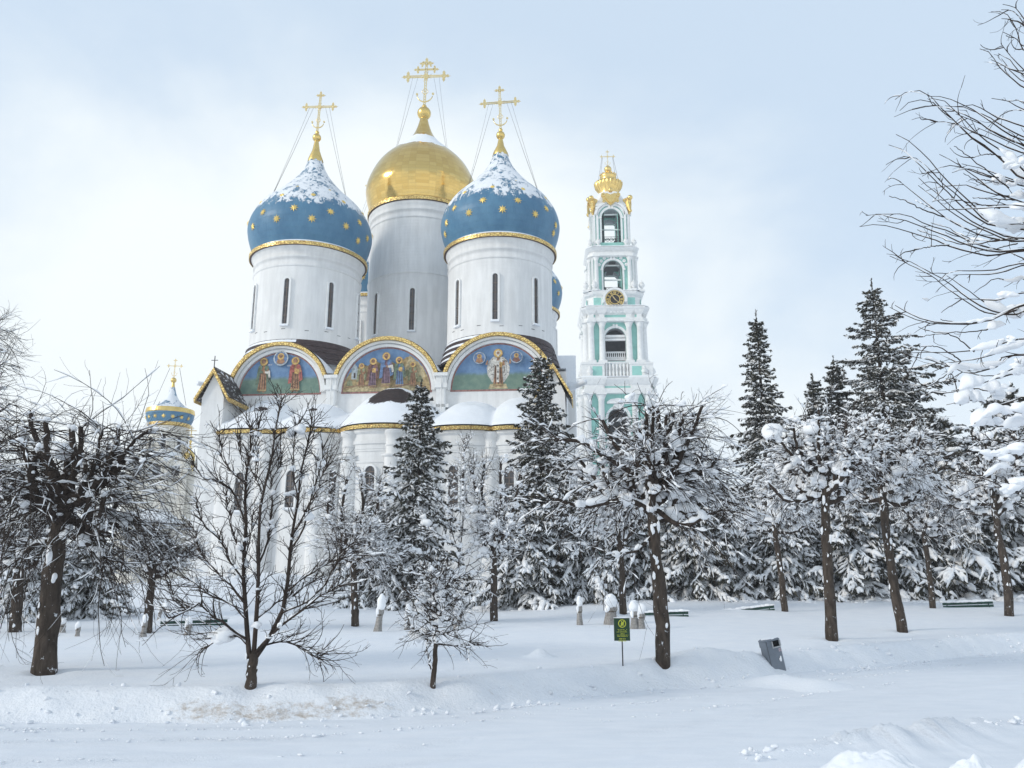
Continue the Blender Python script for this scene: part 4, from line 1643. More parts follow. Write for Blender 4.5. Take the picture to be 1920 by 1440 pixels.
# pilaster strips of the top storey
b = MB()
for fr in FACES:
    for s in (-.80, .80):
        b.prism([(s * W4 - .22, LV[440]), (s * W4 + .22, LV[440]), (s * W4 + .22, LV[366] - 1.3), (s * W4 - .22, LV[366] - 1.3)], fr, W4 + .145, W4 + .35)
        b.prism([(s * W4 - .32, LV[366] - 1.3), (s * W4 + .32, LV[366] - 1.3), (s * W4 + .32, LV[366] - .8), (s * W4 - .32, LV[366] - .8)], fr, W4 + .145, W4 + .45)
    # curved gable
    zs = ST[3][4]
    for r0, r1, d in ((ST[3][3] + .64, ST[3][3] + 1.0, .35), (ST[3][3] + 1.05, ST[3][3] + 1.5, .6)):
        b.ring(fr, 0, zs + .1, r0, r1, R(8), R(172), W4 - .9, W4 + d, 20)
b.build('pilaster', M_PLAIN, tower)
# galleries
for fr in FACES[:1] + FACES[3:]:
    balustrade(fr, -PB + .02, PB - .02, W2 + 1.1, LV[710] + .5, LV[678] - LV[710] - .3, 7, tower)
fr = FACES[0]
balustrade(fr, -ST[1][3] + .02, ST[1][3] - .02, W2 - .8, tz(664), tz(652) - tz(664), 10, tower)
b = MB()
aw = ST[1][3]
for za, zb, d in ((tz(626), tz(621), -.3), (tz(632), tz(628), -.2), (tz(669), tz(664.5), -.6)):
    b = MB()
    b.prism([(-aw + .01, za), (aw - .01, za), (aw - .01, zb), (-aw + .01, zb)], fr, W2 + d - .5, W2 + d)
    b.build('gallery_beam', M_PLAIN, tower)
for i, (pa, pb) in ((2, (537, 527)), (3, (440, 428))):
    hw, aw = ST[i][2], ST[i][3]
    for fr in FACES:
        b = MB()
        z0, z1 = tz(pa), tz(pb)
        for z in (z0 + .1, z1):
            b.prism([(-aw, z), (aw, z), (aw, z + .08), (-aw, z + .08)], fr, hw - .5, hw - .42)
        for k in range(5):
            x = -aw + (k + .5) * aw * .4
            b.ring(fr, x, (z0 + z1) / 2 + .1, .30, .37, 0, 2 * math.pi, hw - .49, hw - .43, 12)
        b.build('iron_railing', M_IRON, tower)
b = MB()
for i, zz in ((2, (tz(484), tz(512))), (3, (tz(384), tz(413)))):
    for fr in FACES:
        for z in zz:
            b = MB()
            b.prism([(-ST[i][3], z), (ST[i][3], z), (ST[i][3], z + .25), (-ST[i][3], z + .25)], fr, ST[i][2] - 1.1, ST[i][2] - .9)
            b.build('tie_beam', M_PLAIN, tower)


def bell(x, y, z, r):
    mb = MB()
    mb.lathe([(r, z), (r * .92, z + r * .25), (r * .68, z + r * .7), (r * .55, z + r * 1.2), (r * .42, z + r * 1.5), (.05, z + r * 1.6)], 18, (x, y))
    mb.lathe([(r * .92, z + .02), (.05, z + r * .2)], 18, (x, y))
    mb.box(x - .12, x + .12, y - .12, y + .12, z + r * 1.55, z + r * 2.3)
    mb.build('bell', M_BRONZE, tower)


bell(1.3, -W3 + 2.6, LV[535] + .1, 1.0)
bell(-1.7, -W3 + 2.4, LV[535] - .1, 1.1)
bell(1.0, -W4 + 2.2, LV[440] - .1, .8)
# urns at the corners of each storey
for hw, z, h in ((W2 + .3, LV[541] + .1, 2.3), (W4 + .9, LV[456] + .3, 2.1), (X1 - .8, LV[710] + .3, 2.2)):
    for sx in (-1, 1):
        for sy in (-1, 1):
            urn(sx * hw, sy * (hw - .6), z, h, tower)
            urn(sx * (hw - 1.6), sy * hw, z, h, tower)

# the clock
zc = tz(558)
rc = tw(17.5, 558)
fr = FACES[0]
b = MB()
b.ring(fr, 0, zc, rc + .12, rc + .55, R(-14), R(194), W2 + .16, W2 + 1.35, 28)
b.ring(fr, 0, zc, 0, rc + .11, 0, 2 * math.pi, W2 - 1.2, W2 + 1.10, 32)
b.build('clock_surround', M_PLAIN, tower)
b = MB()
b.disc(fr, 0, zc, rc, W2 + 1.12, 36, 0)
for r0, r1 in ((rc * .93, rc), (rc * .50, rc * .57)):
    b.ring(fr, 0, zc, r0, r1, 0, 2 * math.pi, W2 + 1.12, W2 + 1.20, 36, 1)
NUM = ['XII', 'I', 'II', 'III', 'IIII', 'V', 'VI', 'VII', 'VIII', 'IX', 'X', 'XI']
for k, t in enumerate(NUM):
    a_ = -2 * math.pi * k / 12

    def put(x0, y0, x1, y1, w_):
        l = math.hypot(x1 - x0, y1 - y0)
        nx, ny = -(y1 - y0) / l * w_, (x1 - x0) / l * w_
        q = [(x0 + nx, y0 + ny), (x0 - nx, y0 - ny), (x1 - nx, y1 - ny), (x1 + nx, y1 + ny)]
        q = [(x * math.cos(a_) - (y + rc * .75) * math.sin(a_), zc + x * math.sin(a_) + (y + rc * .75) * math.cos(a_)) for x, y in q]
        b.prism(q, fr, W2 + 1.12, W2 + 1.16, 1)
    wd = {'I': .15, 'V': .30, 'X': .30}
    x = -sum(wd[c] for c in t) / 2
    hh_ = rc * .13
    for c in t:
        m_ = x + wd[c] / 2
        if c == 'I':
            put(m_, -hh_, m_, hh_, .05)
        elif c == 'V':
            put(m_ - .11, hh_, m_, -hh_, .045)
            put(m_ + .11, hh_, m_, -hh_, .03)
        else:
            put(m_ - .11, hh_, m_ + .11, -hh_, .045)
            put(m_ + .11, hh_, m_ - .11, -hh_, .03)
        x += wd[c]
clock = b.build('clock_face', [simple('clock_black', (.025, .018, .015), .6, .2, 3), M_GOLD], tower)
for ang, ln, wd in ((R(-35), .50, .10), (R(133), .86, .06)):
    b = MB()
    dx, dz = math.sin(ang), math.cos(ang)
    tip, bs = (dx * rc * ln, zc + dz * rc * ln), (-dx * rc * .12, zc - dz * rc * .12)
    b.prism([(bs[0] + dz * wd, bs[1] - dx * wd), (tip[0] + dz * wd * .4, tip[1] - dx * wd * .4), (tip[0] - dz * wd * .4, tip[1] + dx * wd * .4), (bs[0] - dz * wd, bs[1] + dx * wd)], fr, W2 + 1.22, W2 + 1.28)
    b.build('clock_hand', M_PALEGOLD, clock)

# gilded crown
ck = 2.4
za, zb = tz(356, 4), tz(318, 4)
rw = tw(25.5, 335, 4)
b = MB()


def petals(a_, q):
    return 1 + (.07 if q in (2, 3, 4) else 0) * math.cos(22 * a_)


b.lathe([(rw * .80, za - .6), (rw * .72, za + .9), (rw * .94, tz(340, 4)), (rw * 1.0, tz(333, 4)), (rw * .97, tz(331, 4)), (rw * .62, tz(333, 4)), (rw * .56, tz(322, 4)), (rw * .62, tz(320, 4)),
         (rw * .58, tz(316, 4)), (rw * .40, tz(313, 4)), (rw * .14, tz(311, 4))], 88, (0, 0), flute=petals)
for k in range(16):
    a_ = 2 * math.pi * k / 16
    b.ball((rw * .58 * math.cos(a_), rw * .58 * math.sin(a_), tz(315, 4)), .17, 6)
for k in range(22):
    a_ = 2 * math.pi * k / 22
    b.ball((rw * 1.02 * math.cos(a_), rw * 1.02 * math.sin(a_), tz(332.5, 4)), .2, 6)
b.ball((0, 0, tz(304, 4)), .75, 14)
b.lathe([(.3, tz(311.5, 4)), (.2, tz(309, 4))], 12)
crown = b.build('gilded_crown', M_GOLD, tower)
cr = ornate_cross(tz(268, 4) - tz(299, 4), tw(26, 280, 4)).build('cross', M_PALEGOLD, tower)
cr.location = (0, 0, tz(299, 4))
# cartouches over each arch and scrolls at the corners
for fr in FACES:
    b = MB()
    z = tz(357)
    heart = [(0, z - 1.55), (.75, z - .9), (1.35, z - .05), (1.25, z + .65), (.65, z + .95), (0, z + .62), (-.65, z + .95), (-1.25, z + .65), (-1.35, z - .05), (-.75, z - .9)]
    b.prism([(x * 1.2, zz) for x, zz in heart], fr, W4 + .2, W4 + .75)
    b.prism([(x * .8, z + (zz - z) * .8 - .05) for x, zz in heart], fr, W4 + .75, W4 + 1.0)
    for s in (-1, 1):
        b.ring(fr, s * 1.45, z + .55, .1, .42, 0, 2 * math.pi, W4 + .3, W4 + .9, 10)
        b.ring(fr, s * 1.3, z - .7, .08, .32, 0, 2 * math.pi, W4 + .3, W4 + .85, 10)
    x, y, _ = fr(0, W4 + .7, 0)
    b.ball((x, y, z + 1.55), .50, 10)
    b.build('cartouche', M_GOLD, tower)
for sx in (-1, 1):
    for sy in (-1, 1):
        b = MB()
        x, y, z = sx * (W4 + .15), sy * (W4 + .15), LV[366]
        b.loft([[(x + sx * q * .55 + w_ * sy * .22 * f_, y + sy * q * .55 - w_ * sx * .22 * f_, z + t) for w_ in (-1, 1)] + [(x - sx * (1.3 - q) + w_ * sy * .22 * f_, y - sy * (1.3 - q) - w_ * sx * .22 * f_, z + t) for w_ in (1, -1)]
                for q, t, f_ in ((0, -2.3, .5), (.5, -1.4, .8), (.35, -.6, 1), (.1, .3, 1.1), (.3, .9, .9), (.5, 1.2, .6))], cap=True)
        b.ball((x + sx * .28, y + sy * .28, z + 1.05), .52, 10)
        b.ball((x + sx * .25, y + sy * .25, z - 1.7), .36, 8)
        b.build('corner_scroll', M_GOLD, tower)
b = MB()
moulded(b, .8, [(W4 + .25, LV[366] - .6), (W4 + .3, LV[366] - .3), (W4 - .4, tz(356)), (2.0, tz(350, 3))])
b.build('tower_roof', M_PLAIN, tower)
b = MB()
for s in (-1, 1):
    b.tube([(s * 1.1, 0, tz(281, 4)), (s * 2.1, -.3, tz(332, 4))], .03, 4)
    b.tube([(s * 1.0, 0, tz(281, 4)), (s * 1.5, .3, tz(318, 4))], .03, 4)
b.build('stay_chain', M_IRON, crown)

# ------------------------------------------------------------------ the small church at the left
YC = 102.0
cc = at(318, 790, YC)
CC = Vector((cc.x, YC, 0))
church = thing('small_church', 'small cream church with one blue dome banded in gold behind bare trees', 'church', CC, R(8))


def hz(py):
    return at(318, py, YC).z


def hwid(px, py):
    return px / F * YC / ray(318, py)[1]


b = MB()
rd = hwid(33.5, 830)
b.lathe([(rd * 1.02, hz(900)), (rd, hz(815)), (rd * 1.04, hz(812)), (rd * 1.06, hz(803))], 40)
for k in range(30):
    a_ = 2 * math.pi * k / 30
    b.lathe([(.13, hz(815)), (.13, hz(806))], 6, (rd * 1.05 * math.cos(a_), rd * 1.05 * math.sin(a_)))
drum = b.build('drum', M_CREAM, church)
for k in range(8):
    nr = Vector((math.cos(R(-90 + 4 + 45 * k)), math.sin(R(-90 + 4 + 45 * k)), 0))
    p = Vector((0, 0, hz(848))) + nr * rd * 1.005
    window_mesh(face_frame(p, nr), .55, hz(822) - hz(848), 3, frame=.2).build('window', [M_CREAM, M_GLASS, M_DARK, M_SNOW], drum)
b = MB()
ro = hwid(38, 800)
b.lathe([(rd * 1.05, hz(803)), (ro, hz(801)), (ro, hz(796)), (ro * .9, hz(795))], 40, smooth=False)
b.build('gilded_eaves', M_LACE, drum)
RQ = hwid(42.3, 778)
zq = hz(780)
PR = [(.84, -.50), (.90, -.36), (.97, -.18), (1, 0), (.985, .14), (.94, .24), (.80, .33), (.60, .44), (.42, .60), (.27, .80), (.16, 1.05), (.09, 1.3)]
pr = curve([(r * RQ, zq + h * RQ) for r, h in PR], 4)
b = MB()
b.lathe(pr, 48)
SNL = mat_dome_blue('dome_silver_blue', zq + .0 * RQ, zq + .2 * RQ)
dome = b.build('blue_dome', SNL, church)
b = MB()
b.lathe([(RQ * 1.0, zq + .06 * RQ), (RQ * 1.03, zq + .10 * RQ), (RQ * 1.0, zq + .26 * RQ), (RQ * .955, zq + .27 * RQ)], 48, smooth=False)
b.build('gilded_band', M_GOLD, dome)
for k in range(7):
    a_ = R(-90 - 66 + 22 * k)
    b = MB()
    star(b, Vector((RQ * .97 * math.cos(a_), RQ * .97 * math.sin(a_), zq - .17 * RQ)), Vector((math.cos(a_), math.sin(a_), -.25)), .32)
    b.build('star', M_STAR, dome)
b = MB()
zb = hz(713)
b.lathe([(pr[-1][0], pr[-1][1]), (.16, zb - .3)], 12)
b.ball((0, 0, zb), .38, 12)
b.build('gilded_neck', M_GOLD, dome)
cr = ornate_cross(hz(673) - zb - .3, hwid(26, 690)).build('cross', M_PALEGOLD, church)
cr.location = (0, 0, zb + .3)
b = MB()
for s in (-1, 1):
    b.tube([(s * .6, 0, hz(690) - zb - .3), (s * 2.0, -.6, zq + .45 * RQ - zb - .3)], .025, 4)
b.build('stay_chain', M_IRON, cr)
# kokoshnik tier and body
hb = hwid(50, 900)
b = MB()
FC = FACES
zt = hz(880)
b.box(-hb, hb, -hb, hb, -1, zt)
for fr in FC:
    for s in (-.66, 0, .66):
        r = hb * .33
        b.ring(fr, s * hb, zt, 0, r, 0, math.pi, -.2 + hb - 1.5, hb + .1, 16)
        b.ring(fr, s * hb, zt, r - .18, r + .02, 0, math.pi, hb + .1, hb + .28, 16)
    for s in (-1, -.33, .33, 1):
        b.prism([(s * hb - .25, 0), (s * hb + .25, 0), (s * hb + .25, zt), (s * hb - .25, zt)], fr, hb + .002, hb + .24)
    for z0 in (hz(905), hz(990)):
        b.prism([(-hb, z0), (hb, z0), (hb, z0 + .5), (-hb, z0 + .5)], fr, hb + .004, hb + .30)
body = b.build('wall', M_CREAM, church)
for fr in FC:
    for s in (-.66, 0, .66):
        window_mesh(lambda a, d, t, fr=fr, s=s: fr(s * hb + a, hb + d + .005, hz(898) + t), .95, 2.3, 4, frame=.25).build('window', [M_CREAM, M_GLASS, M_DARK, M_SNOW], body)
b = MB()
b.lathe([(hb * 1.0, zt + .5), (hb * .95, zt + hb * .30), (rd * 1.1, zt + hb * .42), (rd, hz(850))], 32)
b.build('snow_cover', M_SNOW, church)
# low apse with its own windows
b = MB()
ra = hwid(62, 1020)
za = hz(985)
b.lathe([(ra, -1), (ra, za - .5), (ra + .2, za - .4), (ra + .25, za)], 40, (-.3, -hb * .6))
o = b.build('apse_wall', M_CREAM, church)
for k in range(5):
    an = R(-90 - 60 + 30 * k)
    nr = Vector((math.cos(an), math.sin(an), 0))
    p = Vector((-.3, -hb * .6, hz(1062))) + nr * (ra + .005)
    window_mesh(face_frame(p, nr), 1.0, hz(1032) - hz(1062), 3, frame=.22).build('window', [M_CREAM, M_GLASS, M_DARK, M_SNOW], o)
b = MB()
b.lathe([(ra + .35, za), (ra * .9, za + .7), (ra * .5, za + 1.7), (.05, za + 2.1)], 40, (-.3, -hb * .6))
b.build('snow_cover', M_SNOW, o)
# low gilded cupola at its right side
gx_, gy_ = hwid(45, 870), -1.0
b = MB()
b.box(hb, hb + 2.6, -3, 4, -1, hz(888))
b.build('side_chapel', M_CREAM, church)
b = MB()
rg = hwid(10.5, 870)
b.lathe([(rg * .8, hz(888)), (rg * .95, hz(870)), (rg, hz(856)), (rg * .8, hz(852)), (rg * .45, hz(848)), (rg * .25, hz(840)), (rg * .14, hz(832)), (rg * .3, hz(829)), (.05, hz(826))], 20, (gx_, gy_))
cup = b.build('gilded_cupola', M_GOLD, church)
b = MB()
b.tube([(gx_, gy_, hz(828)), (gx_, gy_, hz(800))], .07, 6)
b.tube([(gx_ - .65, gy_, hz(809)), (gx_ + .65, gy_, hz(809))], .06, 6)
b.tube([(gx_ - .3, gy_, hz(804)), (gx_ + .3, gy_, hz(804))], .05, 6)
b.tube([(gx_ - .3, gy_, hz(818)), (gx_ + .3, gy_, hz(820))], .05, 6)
b.build('cross', M_PALEGOLD, cup)
# ------------------------------------------------------------------ tree tools (whole levels of branches grown at once)
def norm(v):
    return v / np.maximum(np.linalg.norm(v, axis=-1, keepdims=True), 1e-9)


def grow(rg, P, D, L, n, droop=0.0, upturn=0.0, wig=.12):
    """N curved shoots from points P along D, n points each"""
    P, D = np.array(P, float), norm(np.array(D, float))
    N = len(P)
    L = np.broadcast_to(np.asarray(L, float), (N,))
    droop, upturn = np.broadcast_to(np.asarray(droop, float), (N,)), np.broadcast_to(np.asarray(upturn, float), (N,))
    out = np.empty((N, n, 3))
    out[:, 0] = P
    bend = rg.normal(0, 1, (N, 3))
    for i in range(1, n):
        f = i / (n - 1)
        D = D + wig * rg.normal(0, 1, (N, 3)) * .6 + wig * .5 * bend
        D[:, 2] += (-droop * (1 - .3 * f) + upturn * f * f * 1.6) * (L / n) * 1.4
        D = norm(D)
        P = P + D * (L / (n - 1))[:, None]
        out[:, i] = P
    return out


def along(lines, idx, t):
    """points and tangents on lines[idx] at parameter t"""
    n = lines.shape[1]
    q = np.clip(t, 0, .9999) * (n - 1)
    i = q.astype(int)
    f = (q - i)[:, None]
    a, b = lines[idx, i], lines[idx, i + 1]
    return a * (1 - f) + b * f, norm(b - a)


def resample(pts, n):
    p = np.array(pts, float)
    s = np.concatenate([[0], np.cumsum(np.linalg.norm(np.diff(p, axis=0), axis=1))])
    return np.stack([np.interp(np.linspace(0, s[-1], n), s, p[:, k]) for k in range(3)], -1)


def tubes(lines, rad, k):
    """verts and quads of tubes along lines (N, n, 3) with radii (N, n)"""
    N, n, _ = lines.shape
    T = np.empty_like(lines)
    T[:, 1:-1] = lines[:, 2:] - lines[:, :-2]
    T[:, 0], T[:, -1] = lines[:, 1] - lines[:, 0], lines[:, -1] - lines[:, -2]
    T = norm(T)
    m = norm(lines[:, -1] - lines[:, 0])
    ref = np.where(np.abs(m[:, 2:3]) > .8, np.array([[1.0, .2, 0]]), np.array([[.1, .05, 1.0]]))
    Sd = norm(np.cross(T, ref[:, None, :]))
    Up = np.cross(Sd, T)
    a = 2 * np.pi * np.arange(k) / k
    v = lines[:, :, None, :] + rad[:, :, None, None] * (Sd[:, :, None, :] * np.cos(a)[None, None, :, None] + Up[:, :, None, :] * np.sin(a)[None, None, :, None])
    i = np.arange(N * n * k).reshape(N, n, k)
    j = np.roll(i, -1, 2)
    q = np.stack([i[:, :-1], j[:, :-1], j[:, 1:], i[:, 1:]], -1).reshape(-1, 4)
    return v.reshape(-1, 3), q


def _cube_sphere(n):
    v, idx, f = [], {}, []
    for ax in range(3):
        for s in (-1, 1):
            g = [[None] * (n + 1) for _ in range(n + 1)]
            for a in range(n + 1):
                for b in range(n + 1):
                    p = [0, 0, 0]
                    p[ax] = s
                    p[(ax + 1) % 3] = math.tan((2 * a / n - 1) * math.pi / 4)
                    p[(ax + 2) % 3] = math.tan((2 * b / n - 1) * math.pi / 4)
                    key = tuple(round(c, 4) for c in p)
                    if key not in idx:
                        idx[key] = len(v)
                        v.append(Vector(p).normalized())
                    g[a][b] = idx[key]
            for a in range(n):
                for b in range(n):
                    q = [g[a][b], g[a + 1][b], g[a + 1][b + 1], g[a][b + 1]]
                    f.append(q if s > 0 else q[::-1])
    return np.array(v), np.array(f)


CS = {n: _cube_sphere(n) for n in (2, 3, 5, 7)}


def blobs(rg, cen, size, yaw=None, n=3, rough=.30, flat=.5):
    """lumpy pillows of snow: centres (N,3), half-sizes (N,3)"""
    V, Fq = CS[n]
    N = len(cen)
    d = np.ones((N, len(V)))
    for k in range(4):
        w = rg.normal(0, 1.5 + .7 * k, (N, 3))
        d += rough / (1 + .5 * k) * .6 * np.sin(np.einsum('vc,nc->nv', V, w) + rg.uniform(0, 6.28, (N, 1)))
    p = V[None] * d[:, :, None]
    p[:, :, 2] = np.where(p[:, :, 2] < 0, p[:, :, 2] * flat, p[:, :, 2])
    p = p * np.asarray(size)[:, None, :]
    yaw = rg.uniform(0, 6.28, N) if yaw is None else yaw
    c, s = np.cos(yaw)[:, None], np.sin(yaw)[:, None]
    x, y = p[:, :, 0] * c - p[:, :, 1] * s, p[:, :, 0] * s + p[:, :, 1] * c
    v = np.stack([x, y, p[:, :, 2]], -1) + np.asarray(cen)[:, None, :]
    q = Fq[None] + (np.arange(N) * len(V))[:, None, None]
    return v.reshape(-1, 3), q.reshape(-1, 4)


def snow_on(rg, lines, rad, thick, k=6, cover=1.0, patch=True, m=None):
    """rolls of snow lying on the upper side of branches"""
    if m:
        N, n, _ = lines.shape
        t = np.linspace(0, n - 1, m)
        i = np.minimum(t.astype(int), n - 2)
        f = (t - i)[None, :, None]
        lines = lines[:, i] * (1 - f) + lines[:, i + 1] * f
        rad = rad[:, i] * (1 - f[..., 0]) + rad[:, i + 1] * f[..., 0]
    N, n, _ = lines.shape
    T = np.empty_like(lines)
    T[:, 1:-1] = lines[:, 2:] - lines[:, :-2]
    T[:, 0], T[:, -1] = lines[:, 1] - lines[:, 0], lines[:, -1] - lines[:, -2]
    T = norm(T)
    flat = np.sqrt(np.clip(1 - T[..., 2] ** 2, 0, 1))
    sl = np.clip((flat - .42) / .4, 0, 1)
    th = np.broadcast_to(np.asarray(thick, float).reshape(-1, 1) if np.ndim(thick) else np.full((1, 1), thick), (N, 1))
    w = rg.uniform(.35, 1.3, (N, n))
    if patch:
        ph, fr_ = rg.uniform(0, 6.28, (N, 1)), rg.uniform(2.5, 9.0, (N, 1))
        w *= np.clip(.45 + .9 * np.sin(ph + fr_ * np.linspace(0, 3, n)[None]), 0, 1.2)
    sr = sl * w * th
    sr[:, 0] *= .3
    sr[:, -1] = 0
    keep = (rg.uniform(0, 1, N) < cover) & (sr.max(1) > .2 * th[:, 0])
    sr, ln, rd = sr[keep], lines[keep], rad[keep]
    if not len(ln):
        return np.zeros((0, 3)), np.zeros((0, 4), int)
    c = ln.copy()
    c[..., 2] += rd * .7 + sr * .55
    return tubes(c, np.maximum(sr, .0008), k)


class Pile:
    """collects vertex and quad arrays for one mesh"""
    def __init__(self):
        self.v, self.q, self.m, self.n = [], [], [], 0

    def add(self, vq, mat=0):
        v, q = vq
        if len(v) == 0:
            return
        self.v.append(v)
        self.q.append(q + self.n)
        self.m.append(np.full(len(q), mat))
        self.n += len(v)

    def build(self, name, mats, parent, smooth=True):
        if not self.v:
            return None
        return np_mesh(name, np.concatenate(self.v), np.concatenate(self.q), mats, parent, smooth, np.concatenate(self.m))


def perp(rg, T):
    r = norm(np.cross(T, rg.normal(0, 1, T.shape)))
    return r


# ------------------------------------------------------------------ bare, snow-laden broadleaf trees
def bare_tree(name, label, group, base, seed, trunk, limbs, shoots=500, shoot_len=1.2, droop=.6, upturn=.5, subs=4, snow=1.0, blob=1.0,
              upright=.2, spread_=.55, twig=(.009, .0035), cat='tree', r0=.13, n_blob=120, snow_twig=.55, blob_n=3, spur=0.0, caps=True, limb_snow=1.0, plaster=14, NL=10, jit=1.0, top_blob=.45, max_up=1.0, trunk_taper=.35):
    """trunk: local points; limbs: list of (points, r_start, r_end); shoots sprout along the limbs"""
    rg = np.random.default_rng(seed)
    root = thing(name, label, cat, base, 0, group)
    tk = Pile()
    tl = resample(curve(trunk, 5), 14)[None]
    hs = np.linspace(0, 1, 14)
    tr = (r0 * (1 - trunk_taper * hs) * (1 + .18 * np.exp(-hs * 16)) * rg.uniform(.94, 1.06, 14))[None]
    tl = tl + rg.normal(0, .010 * r0 / .15, tl.shape) * np.array([1, 1, 0]) * (hs[None, :, None] > .05)
    v_, q_ = tubes(np.stack([resample(tl[0], 40)]), np.interp(np.linspace(0, 1, 40), hs, tr[0])[None], 16)
    an_ = np.tile(np.arange(16), 40)
    hz_ = np.repeat(np.arange(40), 16)
    ax_ = np.repeat(resample(tl[0], 40), 16, 0)
    bump_ = 1 + .22 * (fbm(np.cos(an_ * np.pi / 8) * 1.6 + 9, hz_ * .22 + np.sin(an_ * np.pi / 8) * 1.6, seed, 3) - .45)
    v_ = ax_ + (v_ - ax_) * bump_[:, None]
    tk.add((v_, q_))
    tk.build('trunk', M_BARKL, root)
    LM = np.stack([resample(curve(p, 6) if len(p) > 2 else p, NL) for p, _, _ in limbs])
    LM += jit * rg.normal(0, .012, LM.shape) * np.minimum(np.arange(NL), 3)[None, :, None] / 3
    ra, rb = np.array([q[1] for q in limbs]), np.array([q[2] for q in limbs])
    LR = ra[:, None] * (1 - np.linspace(0, 1, NL)[None]) + rb[:, None] * np.linspace(0, 1, NL)[None]
    br, sn = Pile(), Pile()
    LR2 = LR.copy()
    LM2 = np.concatenate([LM, LM[:, -1:] + (LM[:, -1:] - LM[:, -2:-1]) * .02], 1)
    br.add(tubes(LM2, np.concatenate([LR2, LR2[:, -1:] * .05], 1), 7))
    sn.add(snow_on(rg, LM, LR, np.clip(LR.mean(1) * 1.15, .018, .10) * snow * limb_snow, 8, 1.0, True, 16))
    if plaster:      # wind-packed snow on one side of the trunk
        P, T = along(tl, np.zeros(plaster, int), rg.uniform(.12, 1.0, plaster) ** .7)
        az = rg.normal(-2.3, .8, plaster)
        rr = r0 * .86
        P = P + np.stack([np.cos(az) * rr, np.sin(az) * rr, 0 * az], -1)
        r = rg.uniform(.10, .28, plaster) * r0
        sn.add(blobs(rg, P, np.stack([r * .45, r * .8, r * rg.uniform(.9, 2.6, plaster)], -1), az, 5, .55, 1.0))
    # shoots
    ln = np.linalg.norm(np.diff(LM, axis=1), axis=2).sum(1)
    pr = ln / ln.sum()
    idx = rg.choice(len(LM), shoots, p=pr)
    t = 1 - .85 * rg.uniform(0, 1, shoots) ** 1.5
    P, T = along(LM, idx, t)
    ctr = np.array(trunk[-1]) * np.array([1, 1, .98])
    out = P - ctr
    out = norm(out * np.array([1, 1, .35]))
    D = norm(T * .50 + perp(rg, T) * spread_ * rg.uniform(.6, 1.8, (shoots, 1)) + out * .35 + np.array([0, 0, 1.0]) * upright)
    D[:, 2] = np.where(D[:, 2] > max_up, max_up * rg.uniform(.3, 1.0, shoots), D[:, 2])
    L = shoot_len * rg.uniform(.35, 1.35, shoots) * (1 - .50 * np.clip(D[:, 2], 0, 1))
    low = np.clip(1.15 - D[:, 2] * .9, .2, 1.5)
    S1 = grow(rg, P, D, L, 9, droop * low * rg.uniform(.5, 1.6, shoots), upturn * rg.uniform(.2, 1.4, shoots), .17)
    S1[:, :, 2] = np.maximum(S1[:, :, 2], .03)
    R1 = twig[0] * rg.uniform(.7, 1.6, (shoots, 1)) * (1 - .62 * np.linspace(0, 1, 9)[None])
    br.add(tubes(S1, R1, 4))
    st = np.clip(R1[:, 0] * 2.2, .012, .032) * snow
    sn.add(snow_on(rg, S1, R1, st, 5, snow_twig, True, 14))
    # finer twigs
    ns = shoots * subs
    idx = rg.integers(0, shoots, ns)
    t = rg.uniform(.15, .97, ns)
    P, T = along(S1, idx, t)
    D = norm(T * .8 + perp(rg, T) * .62 + np.array([0, 0, .12]))
    L2 = L[idx] * rg.uniform(.18, .48, ns)
    S2 = grow(rg, P, D, L2, 5, droop * .7, upturn * .8, .20)
    S2[:, :, 2] = np.maximum(S2[:, :, 2], .03)
    R2 = twig[1] * rg.uniform(.8, 1.4, (ns, 1)) * (1 - .4 * np.linspace(0, 1, 5)[None])
    br.add(tubes(S2, R2, 3))
    sn.add(snow_on(rg, S2, R2, .0145 * snow, 4, min(1, snow_twig * .9), True))
    br.build('branches', M_TWIG if r0 < .001 else M_BARK, root)
    # pillows in the forks, on the stubs and where twigs mat together
    nb = int(n_blob * blob)
    if nb:
        idx = rg.choice(len(LM), nb, p=pr)
        P, T = along(LM, idx, rg.uniform(.05, 1.0, nb))
        hi = np.clip((P[:, 2] - trunk[-1][2]) / max(.3, (LM[:, :, 2].max() - trunk[-1][2])), 0, 1)
        kp = rg.uniform(0, 1, nb) < 1 - (1 - top_blob) * hi ** .5
        P, T = P[kp], T[kp]
        nb = len(P)
        f = np.sqrt(1 - T[:, 2] ** 2)
        r = rg.uniform(.035, .105, nb) * blob ** .3 * (1 + .8 * (rg.uniform(0, 1, nb) < .12)) * min(1.0, .55 + 2.8 * r0)
        sz = np.stack([r * (1 + .6 * f), r * rg.uniform(.8, 1.1, nb), r * rg.uniform(.8, 1.15, nb)], -1)
        P[:, 2] += r * .35
        sn.add(blobs(rg, P, sz, np.arctan2(T[:, 1], T[:, 0]), blob_n, .6, .9))
        m = nb // 2
        idx = rg.integers(0, shoots, m)
        P, T = along(S1, idx, rg.uniform(.1, .6, m))
        r = rg.uniform(.025, .085, m) * min(1.0, .5 + 3.0 * r0)
        sz = np.stack([r * 1.5, r, r * .9], -1)
        P[:, 2] += r * .2
        sn.add(blobs(rg, P, sz, np.arctan2(T[:, 1], T[:, 0]), blob_n, .6, .9))
    if caps:
        e = LM[:, -1] + np.array([0, 0, .03])
        r = np.clip(LR[:, -1] * 1.35, .03, .11) * rg.uniform(.6, 1.5, len(e))
        k = rg.uniform(0, 1, len(e)) < .5
        sn.add(blobs(rg, e[k], np.stack([r, r * .9, r * 1.05], -1)[k], None, blob_n))
    sn.build('snow_cover', M_SNOWT, root)
    return root


